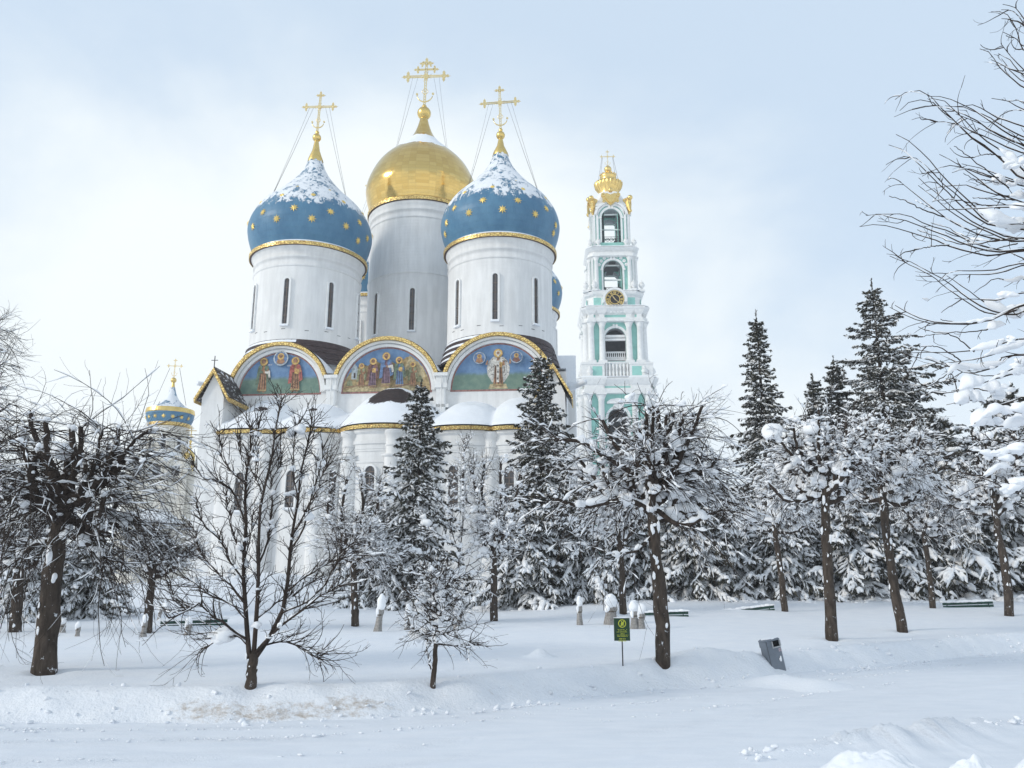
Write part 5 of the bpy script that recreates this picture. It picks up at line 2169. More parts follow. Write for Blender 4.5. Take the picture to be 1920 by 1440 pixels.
def pollard_limbs(seed, fork, crown, r0, n_main=7, stubs=3, up=(.1, 1.1), top_stubs=5, flat=1.0, stub_len=1.0, low=.78):
    """main limbs and cut stubs of a pollarded lime: fork = local point of the head, crown = reach"""
    rg = np.random.default_rng(seed)
    f = np.array(fork)
    out = []
    for k in range(n_main):
        az = 2.4 * k + rg.uniform(-.4, .4)
        el = rg.uniform(*up) * flat
        h = low + (1 - low) * (k + .5) / n_main
        p0 = f * np.array([h, h, h])
        L = crown * rg.uniform(.30, .50)
        d = np.array([math.cos(az) * math.cos(el), math.sin(az) * math.cos(el), math.sin(el)])
        p1 = p0 + d * L * .5 + np.array([0, 0, -.03 * L])
        p2 = p0 + d * L + np.array([0, 0, .16 * L])
        out.append(([p0, p1, p2], r0 * .48, r0 * .32))
        for s in range(stubs):
            t = .35 + .65 * (s + rg.uniform(.2, .9)) / stubs
            q = p0 + (p2 - p0) * t
            e2 = el + rg.uniform(.15, 1.05)
            a2 = az + rg.uniform(-.9, .9)
            L2 = crown * rg.uniform(.16, .40) * stub_len
            d2 = np.array([math.cos(a2) * math.cos(e2), math.sin(a2) * math.cos(e2), math.sin(e2)])
            out.append(([q, q + d2 * L2 * .5 + rg.normal(0, .03, 3), q + d2 * L2 + np.array([0, 0, L2 * .22])], r0 * .28, r0 * .19))
    for k in range(top_stubs):
        a2 = rg.uniform(0, 6.28)
        e2 = rg.uniform(1.0, 1.5)
        L2 = crown * rg.uniform(.25, .42) * stub_len
        d2 = np.array([math.cos(a2) * math.cos(e2), math.sin(a2) * math.cos(e2), math.sin(e2)])
        q = f + rg.normal(0, .05, 3)
        out.append(([q, q + d2 * L2 * .5 + rg.normal(0, .03, 3), q + d2 * L2], r0 * .38, r0 * .24))
    return out


def px_local(base, Y, pts, dy=None):
    """photo pixels at distance Y (plus optional depth offsets) as points relative to a tree's base"""
    b = np.array(base)
    return [np.array(at(p[0], p[1], Y + (p[2] if len(p) > 2 else 0))) - b for p in pts]


GL = 'bare snow-laden lime trees in the churchyard'


def lime(label, seed, base_px, fork_px, crown_px, mid_px=None, name='lime_tree', rx=1.0, **kw):
    """a pollarded lime from three photo points: foot, head, reach of its crown"""
    B = spot(*base_px)
    Y = B.y
    base = Vector((B.x, B.y, B.z))
    pts = [np.array((0, .02, -.6)), np.array((0, 0, .1))]
    mids = mid_px or [((base_px[0] + fork_px[0]) / 2, (base_px[1] + fork_px[1]) / 2)]
    pts += px_local(base, Y, mids) + px_local(base, Y, [fork_px])
    reach = crown_px / F * Y
    r0 = kw.pop('r0')
    lk = kw.pop('limb', {})
    limbs = kw.pop('extra', None) or []
    limbs = [(px_local(base, Y, p), a, b) for p, a, b in limbs]
    auto = pollard_limbs(seed + 100, pts[-1], reach, r0, **lk)
    return bare_tree(name, label, GL, base, seed, pts, limbs + auto, r0=r0, shoot_len=kw.pop('shoot_len', reach * .62), **kw)


T1 = lime('thick dark-trunked pollarded lime with long drooping twigs near the left frame edge', 11, (85, 1262), (124, 930), 225, [(90, 1180), (103, 1040)],
          r0=.235, shoots=620, subs=5, droop=.62, upturn=.30, upright=.0, snow=.8, blob=.9, n_blob=110, snow_twig=.30, shoot_len=2.0, max_up=.42, twig=(.0092, .0034), blob_n=5,
          extra=[([(122, 940), (95, 880, .1), (78, 845, .2)], .14, .10), ([(80, 850, .2), (60, 800, .2), (55, 770, .2)], .06, .045), ([(90, 870, .1), (88, 820), (87, 792)], .07, .05),
                 ([(124, 930), (140, 880, -.2), (134, 800, -.3)], .10, .055), ([(126, 935), (165, 925, -.1), (200, 900, -.2), (235, 860, -.2)], .13, .06), ([(160, 925, -.1), (185, 840, -.2), (190, 800, -.3)], .05, .035),
                 ([(200, 900, -.2), (240, 840, -.3), (275, 810, -.3)], .05, .03), ([(125, 920), (150, 860, .3), (152, 802, .4)], .07, .05), ([(185, 915), (215, 850, .3), (220, 805, .4)], .05, .04),
                 ([(110, 960), (60, 950, .3), (10, 935, .5)], .07, .04), ([(105, 1010), (60, 1025, .2), (20, 1060, .4)], .05, .03), ([(108, 1005), (150, 1010, -.3), (200, 1050, -.4)], .05, .03)],
          limb=dict(n_main=8, stubs=3, up=(-.3, .65), top_stubs=2, stub_len=.85))

T2 = lime('tall pollarded lime heaped with snow just behind the green sign', 22, (1243, 1242), (1216, 905), 225, [(1240, 1150), (1226, 1010)],
          r0=.165, shoots=800, subs=4, droop=.85, upturn=.35, upright=-.02, snow=1.2, blob=1.3, n_blob=140, snow_twig=.5, max_up=.6, shoot_len=1.35, blob_n=5,
          extra=[([(1216, 905), (1205, 850), (1212, 790)], .085, .06), ([(1220, 890), (1245, 840), (1262, 775)], .07, .05), ([(1216, 900), (1235, 830, .3), (1232, 770, .3)], .07, .05),
                 ([(1216, 905), (1160, 870, -.2), (1090, 830, -.3), (1040, 825, -.3)], .08, .035), ([(1220, 910), (1280, 880, -.2), (1340, 890, -.2)], .075, .03),
                 ([(1225, 960), (1170, 935, -.2), (1100, 950, -.3), (1040, 935, -.4)], .075, .03), ([(1222, 950), (1280, 985, -.2), (1340, 960, -.3)], .065, .03), ([(1228, 1000), (1195, 1030, -.2), (1150, 1040, -.3)], .04, .02),
                 ([(1200, 880), (1150, 830, .3), (1130, 790, .4)], .06, .04), ([(1240, 860), (1290, 810, .3), (1300, 775, .4)], .06, .04)],
          limb=dict(n_main=9, stubs=5, up=(-.1, .9), top_stubs=9))

T3 = lime('straight-trunked pollarded lime with big snow pillows right of the grey litter bin', 33, (1560, 1200), (1548, 880), 190, [(1557, 1120), (1548, 1000)],
          r0=.17, shoots=720, subs=4, droop=1.1, upturn=.3, upright=-.1, snow=1.3, blob=1.5, n_blob=150, snow_twig=.55, shoot_len=1.15, blob_n=5,
          extra=[([(1548, 880), (1545, 840), (1546, 800)], .10, .07), ([(1546, 890), (1500, 850, -.2), (1475, 820, -.2)], .08, .05), ([(1548, 885), (1590, 850, -.2), (1615, 815, -.2)], .08, .05), ([(1540, 930), (1480, 940, -.3), (1440, 905, -.4)], .07, .04)],
          limb=dict(n_main=9, stubs=5, up=(-.15, .85), top_stubs=8))

T4 = lime('pollarded lime with a trunk that leans to the left, beside the straight-trunked one', 44, (1692, 1185), (1650, 880), 175, [(1680, 1120), (1662, 1000)],
          r0=.17, shoots=720, subs=4, droop=1.1, upturn=.3, upright=-.1, snow=1.3, blob=1.5, n_blob=145, snow_twig=.55, shoot_len=1.15, blob_n=5,
          extra=[([(1652, 890), (1700, 840, -.2), (1715, 815, -.2)], .08, .05), ([(1650, 885), (1640, 845), (1645, 815)], .08, .06), ([(1655, 900), (1740, 870, .2), (1790, 850, .3)], .07, .04)],
          limb=dict(n_main=9, stubs=5, up=(-.15, .85), top_stubs=7))

T5 = lime('stout pollarded lime standing by the long green bench at the right frame edge', 55, (1892, 1156), (1862, 920), 190, [(1888, 1090), (1872, 1000)],
          r0=.18, shoots=720, subs=4, droop=1.0, upturn=.3, upright=-.08, snow=1.3, blob=1.7, n_blob=160, snow_twig=.6, shoot_len=1.35, limb=dict(n_main=9, stubs=5, up=(-.15, .9), top_stubs=8))

T6 = lime('slimmer pollarded lime set back between the litter bin and the straight-trunked lime', 66, (1471, 1148), (1448, 960), 150, [(1465, 1080)],
          r0=.15, shoots=460, subs=4, droop=1.15, upturn=.3, upright=-.12, snow=1.5, blob=1.6, n_blob=130, snow_twig=.65, shoot_len=1.3, limb=dict(n_main=8, stubs=4, up=(-.1, .9), top_stubs=7))
T7 = lime('slim dark-trunked lime set back right of the leaning lime', 77, (1750, 1142), (1728, 975), 140, [(1742, 1070)],
          r0=.14, shoots=460, subs=4, droop=1.15, upturn=.3, upright=-.12, snow=1.5, blob=1.6, n_blob=130, snow_twig=.65, shoot_len=1.3, limb=dict(n_main=8, stubs=4, up=(-.1, .9), top_stubs=7))
T8 = lime('dark-trunked lime right behind the wrapped shrubs and the sign', 88, (1168, 1150), (1160, 985), 130, [(1166, 1080)],
          r0=.16, shoots=460, subs=4, droop=1.0, upturn=.3, upright=0, snow=1.4, blob=1.6, n_blob=130, snow_twig=.65, shoot_len=1.25, limb=dict(n_main=8, stubs=4, up=(-.1, 1.0), top_stubs=7))
T9 = lime('lime with upright cut poles between the two front spruces', 99, (926, 1166), (925, 1020), 105, [(926, 1100)],
          r0=.16, shoots=460, subs=4, droop=.8, upturn=.3, upright=.1, snow=1.4, blob=1.3, n_blob=130, snow_twig=.65, shoot_len=1.3,
          extra=[([(925, 1020), (900, 960), (885, 880)], .08, .05), ([(925, 1020), (905, 940, .2), (908, 870, .2)], .08, .05), ([(925, 1020), (940, 950), (938, 870)], .08, .05), ([(930, 1010), (960, 960), (975, 890)], .07, .04), ([(900, 960), (870, 930), (868, 880)], .05, .035)],
          limb=dict(n_main=6, stubs=3, up=(.1, 1.1), top_stubs=4))
T10 = lime('snow-filled pollarded lime left of the big snow-skirted spruce', 110, (665, 1175), (663, 1050), 110, [(664, 1110)],
           r0=.155, shoots=600, subs=5, droop=.9, upturn=.4, upright=.0, snow=1.3, blob=1.2, n_blob=130, snow_twig=.68, shoot_len=1.4,
           extra=[([(663, 1050), (640, 980), (650, 900)], .07, .045), ([(663, 1050), (680, 960), (678, 890)], .07, .045), ([(663, 1040), (700, 980), (715, 900)], .06, .04), ([(650, 1020), (615, 970), (620, 920)], .06, .035)],
           limb=dict(n_main=6, stubs=3, up=(.0, 1.0), top_stubs=4))
T11 = lime('round-crowned lime before the small cream church', 121, (276, 1186), (288, 1055), 92, [(281, 1120)],
           r0=.155, shoots=620, subs=5, droop=.35, upturn=.5, upright=.25, snow=.9, blob=.8, n_blob=110, snow_twig=.45, shoot_len=1.25,
           limb=dict(n_main=8, stubs=3, up=(.0, 1.0), top_stubs=5))
T12 = lime('lime half hidden behind the thick left trunk', 132, (28, 1185), (40, 1040), 130, [(33, 1110)],
           r0=.19, shoots=560, subs=5, droop=.6, upturn=.3, upright=.1, snow=.9, blob=.9, n_blob=110, snow_twig=.5, shoot_len=1.6, limb=dict(n_main=8, stubs=4, up=(-.1, .9), top_stubs=7))

# tall bare tree beyond the left frame edge, only its outer twigs reach in
B = Vector((at(-165, 1100, 33).x, 33, float(terr(at(-165, 1100, 33).x, 33))))
lm = []
rg_ = np.random.default_rng(5)
for k in range(26):
    a_, z = 2.4 * k, 5 + 7.0 * k / 26
    L = 2.9 * (1 - .5 * k / 26)
    p0 = np.array((0, 0, z))
    d = np.array((math.cos(a_), math.sin(a_), .55))
    lm.append(([p0, p0 + d * L * .5 + rg_.normal(0, .1, 3), p0 + d * L + np.array((0, 0, .4))], .07, .02))
bare_tree('bare_tree', 'tall fine-twigged bare tree whose outer twigs reach in at the upper left frame edge', GL, B, 143,
          [np.array((0, 0, -.3)), np.array((.05, 0, 4)), np.array((0, .1, 9)), np.array((.1, 0, 13))], lm, shoots=750, shoot_len=2.0, droop=.25, upturn=.25, subs=5,
          snow=.8, blob=.5, n_blob=80, snow_twig=.4, r0=.24, twig=(.012, .006), upright=.15, caps=False)

# ------------------------------------------------------------------ the young trees at the front, limbs traced
B = spot(470, 1288)
Y = B.y
KR = .52


def tr(pts, a, b, dy=0.0):
    return (px_local(B, Y, [(x, y, dy * (i / max(1, len(pts) - 1))) for i, (x, y) in enumerate(pts)]), a * KR, b * .8)


LB = [tr([(468, 1235), (461, 1160), (456, 1080), (458, 1000), (462, 900), (470, 850), (468, 800)], .085, .018, .2),
      tr([(476, 1225), (481, 1150), (484, 1060), (487, 980), (492, 930), (506, 880), (518, 800), (527, 755)], .08, .012, -.2),
      tr([(474, 1240), (500, 1205), (528, 1150), (540, 1080), (549, 1000), (560, 920), (573, 850), (585, 790)], .085, .012, .3),
      tr([(478, 1225), (520, 1180), (560, 1150), (595, 1120), (640, 1095)], .05, .012, -.5), tr([(464, 1200), (430, 1175), (400, 1155), (372, 1133), (352, 1145), (318, 1160)], .045, .012, -.5),
      tr([(372, 1133), (348, 1140), (328, 1120), (318, 1085)], .03, .01, -.2), tr([(458, 1130), (425, 1090), (395, 1060), (370, 1020), (360, 985)], .04, .010, .5),
      tr([(457, 1090), (430, 1050), (410, 1010), (385, 990), (370, 960)], .035, .01, -.5), tr([(459, 980), (440, 930), (415, 905), (380, 895), (362, 870)], .035, .01, -.3),
      tr([(463, 905), (440, 890), (418, 860), (412, 810)], .03, .008, .3), tr([(466, 880), (450, 850), (447, 820)], .02, .008), tr([(470, 860), (480, 830), (484, 790)], .02, .008, .2),
      tr([(484, 1060), (500, 1020), (508, 960), (512, 900), (530, 850)], .035, .009, .4), tr([(492, 930), (480, 890), (483, 850)], .02, .008, -.3),
      tr([(545, 1030), (570, 990), (585, 930), (600, 880), (606, 840)], .035, .009, .3), tr([(549, 1000), (575, 960), (600, 900), (612, 870)], .03, .008, -.4),
      tr([(558, 930), (550, 880), (552, 830), (556, 795)], .025, .008, .2), tr([(536, 1110), (575, 1080), (610, 1060), (650, 1040)], .035, .009, .4), tr([(528, 1150), (570, 1130), (610, 1095), (640, 1030)], .03, .008, -.5),
      tr([(456, 1060), (470, 1010), (476, 960)], .025, .01, .5), tr([(457, 1040), (440, 1010), (428, 960), (424, 930)], .03, .01, .4), tr([(470, 1215), (440, 1190), (415, 1195), (385, 1215)], .03, .01, .3),
      tr([(484, 1215), (520, 1205), (560, 1210), (600, 1235)], .035, .01, .3), tr([(482, 1160), (520, 1130), (545, 1120), (590, 1090)], .03, .01, .6), tr([(460, 1160), (430, 1130), (400, 1120), (360, 1090)], .03, .01, .6)]
bare_tree('young_tree', 'many-stemmed young tree with slim upright limbs before the left apses', GL, B, 201,
          [np.array((0, 0, -.25)), np.array((0, 0, .1)), np.array((.02, 0, .5)), px_local(B, Y, [(471, 1232)])[0]], LB, shoots=850, subs=4, shoot_len=.85, droop=.22, upturn=.8, snow=.8, blob=.75, n_blob=60,
          upright=.42, snow_twig=.18, r0=.105, twig=(.0068, .0034), blob_n=5, caps=False, plaster=6)

B = spot(812, 1288)
Y = B.y
LB = [tr([(816, 1215), (820, 1160), (822, 1110), (824, 1075)], .055, .02), tr([(808, 1255), (803, 1230), (799, 1205)], .025, .012)]
rg_ = np.random.default_rng(9)
for k in range(26):
    a_ = 2.4 * k
    h = .15 + .80 * k / 26
    p0 = px_local(B, Y, [(815 + 8 * h, 1230 - 155 * h)])[0]
    L = .62 * (1 - .45 * h) * rg_.uniform(.7, 1.15)
    el = -.1 + .9 * h + rg_.uniform(-.2, .2)
    d = np.array((math.cos(a_) * math.cos(el), math.sin(a_) * math.cos(el), math.sin(el)))
    LB.append(([p0, p0 + d * L * .5 + np.array((0, 0, -.02)), p0 + d * L + np.array((0, 0, .10 * L))], .018, .007))
bare_tree('sapling', 'short bushy sapling with a snow-packed head at the front, left of the sign', GL, B, 202,
          [np.array((0, 0, -.25)), np.array((0, 0, .1)), px_local(B, Y, [(815, 1240)])[0], px_local(B, Y, [(818, 1190)])[0]], LB, shoots=330, subs=3, shoot_len=.62, droop=.35, upturn=.6, snow=1.0, blob=.75, n_blob=95,
          upright=.05, snow_twig=.30, r0=.055, twig=(.006, .003), blob_n=5, caps=True, plaster=5)

B = spot(852, 1168)
Y = B.y
LB = [tr([(853, 1110), (862, 1040), (868, 960), (868, 900), (872, 830)], .06, .012), tr([(862, 1040), (845, 990), (840, 940), (842, 900)], .04, .01, .3), tr([(866, 980), (890, 950), (898, 910)], .03, .01, -.3),
      tr([(856, 1090), (820, 1060), (800, 1040), (770, 1030)], .045, .012, -.4), tr([(858, 1070), (895, 1050), (925, 1020)], .04, .012, .3), tr([(858, 1080), (880, 1075), (915, 1070)], .035, .012, -.6),
      tr([(862, 1030), (835, 1010), (805, 990), (790, 960)], .035, .01, .5), tr([(866, 990), (850, 970), (825, 940), (815, 915)], .03, .01, -.5), tr([(868, 930), (882, 900), (885, 860)], .02, .008),
      tr([(860, 1050), (890, 1020), (905, 980)], .03, .01, .6), tr([(855, 1100), (830, 1090), (800, 1095)], .03, .012, .5)]
bare_tree('young_tree', 'slender young tree hung with big snow clumps behind the bushy sapling', GL, B, 203,
          [np.array((0, 0, -.25)), np.array((0, 0, .2)), px_local(B, Y, [(853, 1130)])[0], px_local(B, Y, [(853, 1108)])[0]], LB, shoots=420, subs=4, shoot_len=1.0, droop=.45, upturn=.5, snow=1.3, blob=1.7, n_blob=90,
          upright=.1, snow_twig=.55, r0=.09, twig=(.0075, .0038), caps=True)

# ------------------------------------------------------------------ spruces
def spruce_parts(seed, H, Rb, heavy, z0=.25, dens=1.0, taper=.85, sag=.25, gap=.38, snow_low=.8, snow_high=.45, frost=.10):
    """meshes of one spruce: trunk, needles, snow"""
    rg = np.random.default_rng(seed)
    tk, nd, sn = Pile(), Pile(), Pile()
    tl = resample([(0, 0, -.4), (rg.normal(0, .04), rg.normal(0, .04), H * .5), (0, 0, H)], 10)[None]
    tk.add(tubes(tl, (.016 * H * (1 - np.linspace(0, 1, 10)) + .012)[None], 8))
    zs, az, ln, el = [], [], [], []
    z = z0
    while z < H * .955:
        f = z / H
        n = max(4, int(round((7.5 if f < .7 else 6) * dens)))
        a0 = rg.uniform(0, 6.28)
        for k in range(n):
            zs.append(z + rg.uniform(-.1, .1))
            az.append(a0 + 2 * np.pi * k / n + rg.uniform(-.25, .25))
            l = Rb * (1 - f) ** taper * rg.uniform(.62, 1.18) + .12
            l *= .62 + .85 * float(vnoise(a0 * 0 + 1.3 * math.cos(az[-1]) + 5, 1.3 * math.sin(az[-1]) + z * .55, seed))
            if rg.uniform() < .12:
                l *= rg.uniform(.45, .7)
            ln.append(l)
            el.append(-.15 - .25 * (1 - f) + .85 * max(0, f - .45) + rg.uniform(-.12, .12) - sag * .3)
        z += gap * (1.05 - .55 * f) * rg.uniform(.85, 1.2)
    zs, az, ln, el = map(np.array, (zs, az, ln, el))
    N = len(zs)
    P = np.stack([np.zeros(N), np.zeros(N), np.maximum(zs, .2)], -1)
    D = np.stack([np.cos(az) * np.cos(el), np.sin(az) * np.cos(el), np.sin(el)], -1)
    Bl = grow(rg, P, D, ln, 8, .30 * sag / np.maximum(ln, .4) * 1.6, .55 / np.maximum(ln, .5) * .55, .05)
    Bl[:, :, 2] = np.maximum(Bl[:, :, 2], .08)
    Br = (.012 + .010 * ln)[:, None] * (1 - .8 * np.linspace(0, 1, 8)[None])
    tk.add(tubes(Bl, Br, 4))
    # side branchlets
    per = np.maximum(4, (ln * 8.0 * dens).astype(int))
    idx = np.repeat(np.arange(N), per)
    m = len(idx)
    t = rg.uniform(.12, 1.0, m)
    Q, T = along(Bl, idx, t)
    side = norm(np.cross(T, np.array([0, 0, 1.0]))) * np.where(rg.uniform(0, 1, m) < .5, 1, -1)[:, None]
    dd = norm(T * rg.uniform(.55, 1.0, (m, 1)) + side * rg.uniform(.4, .95, (m, 1)) + np.array([0, 0, -.22]) * rg.uniform(.2, 1.4, (m, 1)))
    bl = np.clip(ln[idx] * (1 - .72 * t) * .42, .12, .75) * rg.uniform(.65, 1.2, m)
    S = grow(rg, Q, dd, bl, 5, 1.1 * sag / np.maximum(bl, .2), 0, .10)
    S[:, :, 2] = np.maximum(S[:, :, 2], .05)
    # needle sprays: narrow kites along every branchlet and branch
    def sprays(lines, per_, size, roll_n=2):
        k = len(lines)
        ii = np.repeat(np.arange(k), per_)
        p, tn = along(lines, ii, rg.uniform(.02, 1.0, len(ii)))
        for _ in range(roll_n):
            n_ = len(ii)
            ax = norm(tn * 1.0 + rg.normal(0, .42, (n_, 3)) + np.array([0, 0, -.10]))
            sd = norm(np.cross(ax, rg.normal(0, 1, (n_, 3))))
            l_ = size * rg.uniform(.6, 1.35, (n_, 1))
            w_ = l_ * rg.uniform(.13, .24, (n_, 1))
            c = p + rg.normal(0, .025, (n_, 3))
            q = np.stack([c - ax * l_ * .35, c + sd * w_ + ax * l_ * .05, c + ax * l_ * .65, c - sd * w_ + ax * l_ * .05], 1)
            fr_ = rg.uniform(0, 1, n_) < frost
            for tgt, kk in ((nd, ~fr_), (sn, fr_)):
                tgt.add((q[kk].reshape(-1, 3), np.arange(kk.sum() * 4).reshape(-1, 4)))
    sprays(S, 7, .21)
    sprays(Bl, np.maximum(5, (ln * 6).astype(int)), .22)
    sprays(np.stack([resample([(0, 0, H * .94), (0, 0, H)], 5)]), 26, .16)
    # snow lying on branchlets, more of it low down
    f = np.clip(S[:, 0, 2] / H, 0, 1)
    pr = snow_low * (1 - f) + snow_high * f
    k = rg.uniform(0, 1, m) < pr
    th = rg.uniform(.022, .062, m) * (1.15 - .5 * f) * heavy
    sn.add(snow_on(rg, S[k], np.full((k.sum(), 5), .03), th[k], 6, 1.0, False, 6))
    fb = np.clip(zs / H, 0, 1)
    kb = rg.uniform(0, 1, N) < (snow_low * (1 - fb) + snow_high * fb)
    sn.add(snow_on(rg, Bl[kb], Br[kb] + .02, (rg.uniform(.03, .085, N) * heavy * (1.1 - .55 * fb))[kb], 7, 1.0, True, 12))
    nb = int(N * 1.1 * heavy)
    ib = rg.integers(0, N, nb)
    keep = rg.uniform(0, 1, nb) < (snow_low * (1 - fb[ib]) + snow_high * .6 * fb[ib])
    ib = ib[keep]
    p, tn = along(Bl, ib, rg.uniform(.35, 1.0, len(ib)))
    r = rg.uniform(.05, .15, len(ib)) * heavy ** .6 * (1 - .5 * fb[ib])
    p[:, 2] += r * .35
    sn.add(blobs(rg, p, np.stack([r * rg.uniform(1.3, 2.3, len(ib)), r, r * .7], -1), np.arctan2(tn[:, 1], tn[:, 0]), 3, .38, .7))
    return tk, nd, sn


GS = 'snowy spruces standing between the park and the cathedral'


def spruce(label, seed, px, Y, top_py, half_px, heavy=1.0, **kw):
    p = at(px, top_py, Y)
    base = Vector((p.x, Y, float(terr(p.x, Y)) - .28))
    H = at(px, top_py, Y).z - base.z
    root = thing('spruce_tree', label, 'spruce', base, 0, GS)
    tk, nd, sn = spruce_parts(seed, H, half_px / F * Y, heavy, **kw)
    tk.build('trunk', M_BARK, root)
    nd.build('needles', M_NEEDLE, root, False)
    sn.build('snow_cover', M_SNOWT, root)
    root['height'] = H
    return root


SA = spruce('dark spruce with heavy snow skirts in front of the middle apse', 301, 790, 41, 712, 118, 1.15, snow_low=.95, snow_high=.9, frost=.12, taper=.80, gap=.38, dens=.92)
SB = spruce('dark spruce whose tip crosses the right-hand wall painting', 302, 1014, 42, 655, 112, 1.05, snow_low=.95, snow_high=.9, frost=.12, taper=.80, gap=.38, dens=.92)
SC = spruce('tall narrow spruce standing free against the sky right of the bell tower', 303, 1417, 46, 583, 120, .95, snow_low=.95, snow_high=.9, frost=.12, taper=.85, gap=.44, dens=.88)
SD = spruce('tallest spruce, its bare tip highest of all right of the centre', 304, 1633, 46, 522, 165, .95, snow_low=.95, snow_high=.9, frost=.12, taper=.80, sag=.2, gap=.47, dens=.88)
SE = spruce('whitened middle-sized spruce just left of the tallest spruce', 305, 1562, 49, 668, 115, 1.25, snow_low=.85, snow_high=.75)
SF = spruce('whitened spruce with a blunt tip between the free-standing and the tallest spruce', 306, 1522, 51, 700, 100, 1.3, snow_low=.85, snow_high=.8)
# two snowed-in kinds, then copies of them along the back of the park
K1 = spruce('low snowed-in spruce whose skirts fill the space left of the wrapped shrubs', 307, 985, 40, 905, 112, 1.7, snow_low=1.0, snow_high=.9, sag=.4, taper=.65)
K2 = spruce('broad snowed-in spruce behind the wrapped shrubs', 308, 1095, 41, 900, 118, 1.75, snow_low=1.0, snow_high=.9, sag=.45, taper=.6)
for src, px, Y, top, rot, lab in (
        (K2, 715, 41.5, 930, 1.0, 'low snowed-in spruce at the left foot of the middle-apse spruce'),
        (K1, 1195, 42, 890, 2.1, 'low snowed-in spruce behind the dark-trunked lime and the sign'),
        (K2, 1290, 41, 880, 3.3, 'low snowed-in spruce behind the crown of the tall lime, to its right'),
        (K1, 1375, 42, 900, 4.2, 'low snowed-in spruce above the litter bin at the foot of the free-standing spruce'),
        (K2, 1478, 41.5, 900, 5.0, 'low snowed-in spruce behind the slimmer set-back lime'),
        (K1, 1590, 42, 880, .6, 'low snowed-in spruce at the foot of the tallest spruce, between two lime trunks'),
        (K2, 1690, 43, 850, 1.7, 'low snowed-in spruce behind the leaning lime'),
        (K1, 1790, 44, 770, 2.9, 'taller snowed-in spruce behind the slim dark-trunked lime at the right'),
        (K2, 1862, 45, 800, 3.9, 'snowed-in spruce behind the long green bench'),
        (K1, 1950, 46, 720, 4.6, 'snowed-in spruce cut by the right frame edge'),
        (K2, 65, 33, 960, .3, 'dark low spruce behind the thick left trunk'),
        (K1, 165, 34, 975, 5.6, 'dark low spruce right of the thick left trunk')):
    c = copy_tree(src)
    p = at(px, 1100, Y)
    z = float(terr(p.x, Y)) - .28
    H = at(px, top, Y).z - z
    s = H / src['height']
    c.location = (p.x, Y, z)
    c.rotation_euler = (0, 0, rot)
    c.scale = (s * (1.0 if s > .9 else 1.1),) * 2 + (s,)
    c['label'] = lab
# ------------------------------------------------------------------ the near tree at the right edge
def crop(p):
    return (1600 + p[0] / 1.894, p[1] / 1.894)


WH = [[(490, 42), (530, 42), (560, 70), (580, 110), (606, 180)], [(530, 113), (580, 140), (606, 165)], [(448, 173), (485, 190), (520, 240), (570, 285), (606, 312)], [(523, 152), (560, 200), (606, 250)],
      [(488, 212), (540, 235), (606, 262)], [(148, 355), (180, 330), (220, 323), (265, 335), (300, 370), (340, 410), (400, 470), (460, 515), (520, 560), (580, 620), (606, 640)],
      [(210, 387), (260, 377), (320, 380), (400, 410), (460, 445), (540, 490), (606, 515)], [(275, 437), (340, 432), (420, 465), (500, 500), (606, 545)],
      [(128, 515), (180, 535), (240, 590), (310, 660), (360, 710), (430, 770), (490, 800), (560, 805), (606, 800)], [(168, 647), (220, 690), (290, 745), (360, 795), (430, 825), (500, 850), (560, 852), (606, 845)],
      [(130, 697), (190, 715), (250, 745), (320, 770)], [(25, 805), (70, 798), (130, 803), (200, 825), (290, 850), (360, 878), (430, 900), (490, 908), (560, 895), (606, 890)],
      [(228, 817), (300, 840), (370, 865), (450, 865), (520, 850)], [(214, 887), (270, 876), (340, 870)],
      [(130, 908), (200, 940), (270, 975), (330, 1020), (390, 1065), (440, 1095), (490, 1115), (540, 1115), (580, 1100)], [(300, 1000), (340, 965), (400, 960), (500, 960), (606, 935)],
      [(133, 1093), (190, 1120), (260, 1145), (340, 1150), (430, 1148), (500, 1130), (606, 1080)], [(200, 1253), (300, 1252), (400, 1250), (480, 1235), (606, 1200)],
      [(160, 1245), (210, 1268), (270, 1275), (330, 1300), (390, 1320), (450, 1322), (510, 1300), (530, 1270), (606, 1260)], [(215, 1390), (290, 1360), (360, 1310), (420, 1318)], [(230, 1198), (300, 1187), (360, 1195), (430, 1250)],
      [(305, 548), (350, 570), (420, 620), (500, 680), (606, 720)], [(245, 625), (300, 597), (360, 590), (430, 610), (520, 640), (606, 660)], [(258, 678), (310, 663), (400, 660), (500, 690), (606, 700)],
      [(280, 715), (340, 708), (420, 720), (520, 740)], [(490, 350), (550, 360), (606, 390)], [(360, 382), (430, 375), (500, 410), (606, 450)], [(470, 460), (540, 400), (606, 395)], [(310, 1135), (360, 1145), (420, 1150)],
      [(360, 1060), (430, 1062), (520, 1065), (606, 1040)], [(430, 1040), (500, 990), (560, 1000), (606, 990)], [(300, 745), (380, 745), (460, 740), (540, 735), (606, 740)], [(410, 640), (470, 640), (540, 655)],
      [(420, 560), (480, 548), (540, 560)], [(240, 1230), (310, 1235), (380, 1280)], [(330, 1350), (350, 1330), (372, 1400), (380, 1440)], [(350, 1390), (420, 1370), (490, 1350), (606, 1320)], [(260, 1392), (340, 1395), (420, 1380), (540, 1400)],
      [(330, 1440), (420, 1420), (520, 1440), (606, 1410)], [(430, 1500), (500, 1460), (606, 1470)], [(380, 1530), (460, 1500), (540, 1520), (606, 1500)], [(400, 1600), (470, 1560), (560, 1580), (606, 1560)],
      [(330, 1640), (420, 1600), (500, 1620), (606, 1600)], [(450, 1700), (520, 1660), (606, 1660)], [(380, 1760), (470, 1720), (560, 1740), (606, 1730)]]
YN = 9.2
_rw = random.Random(21)
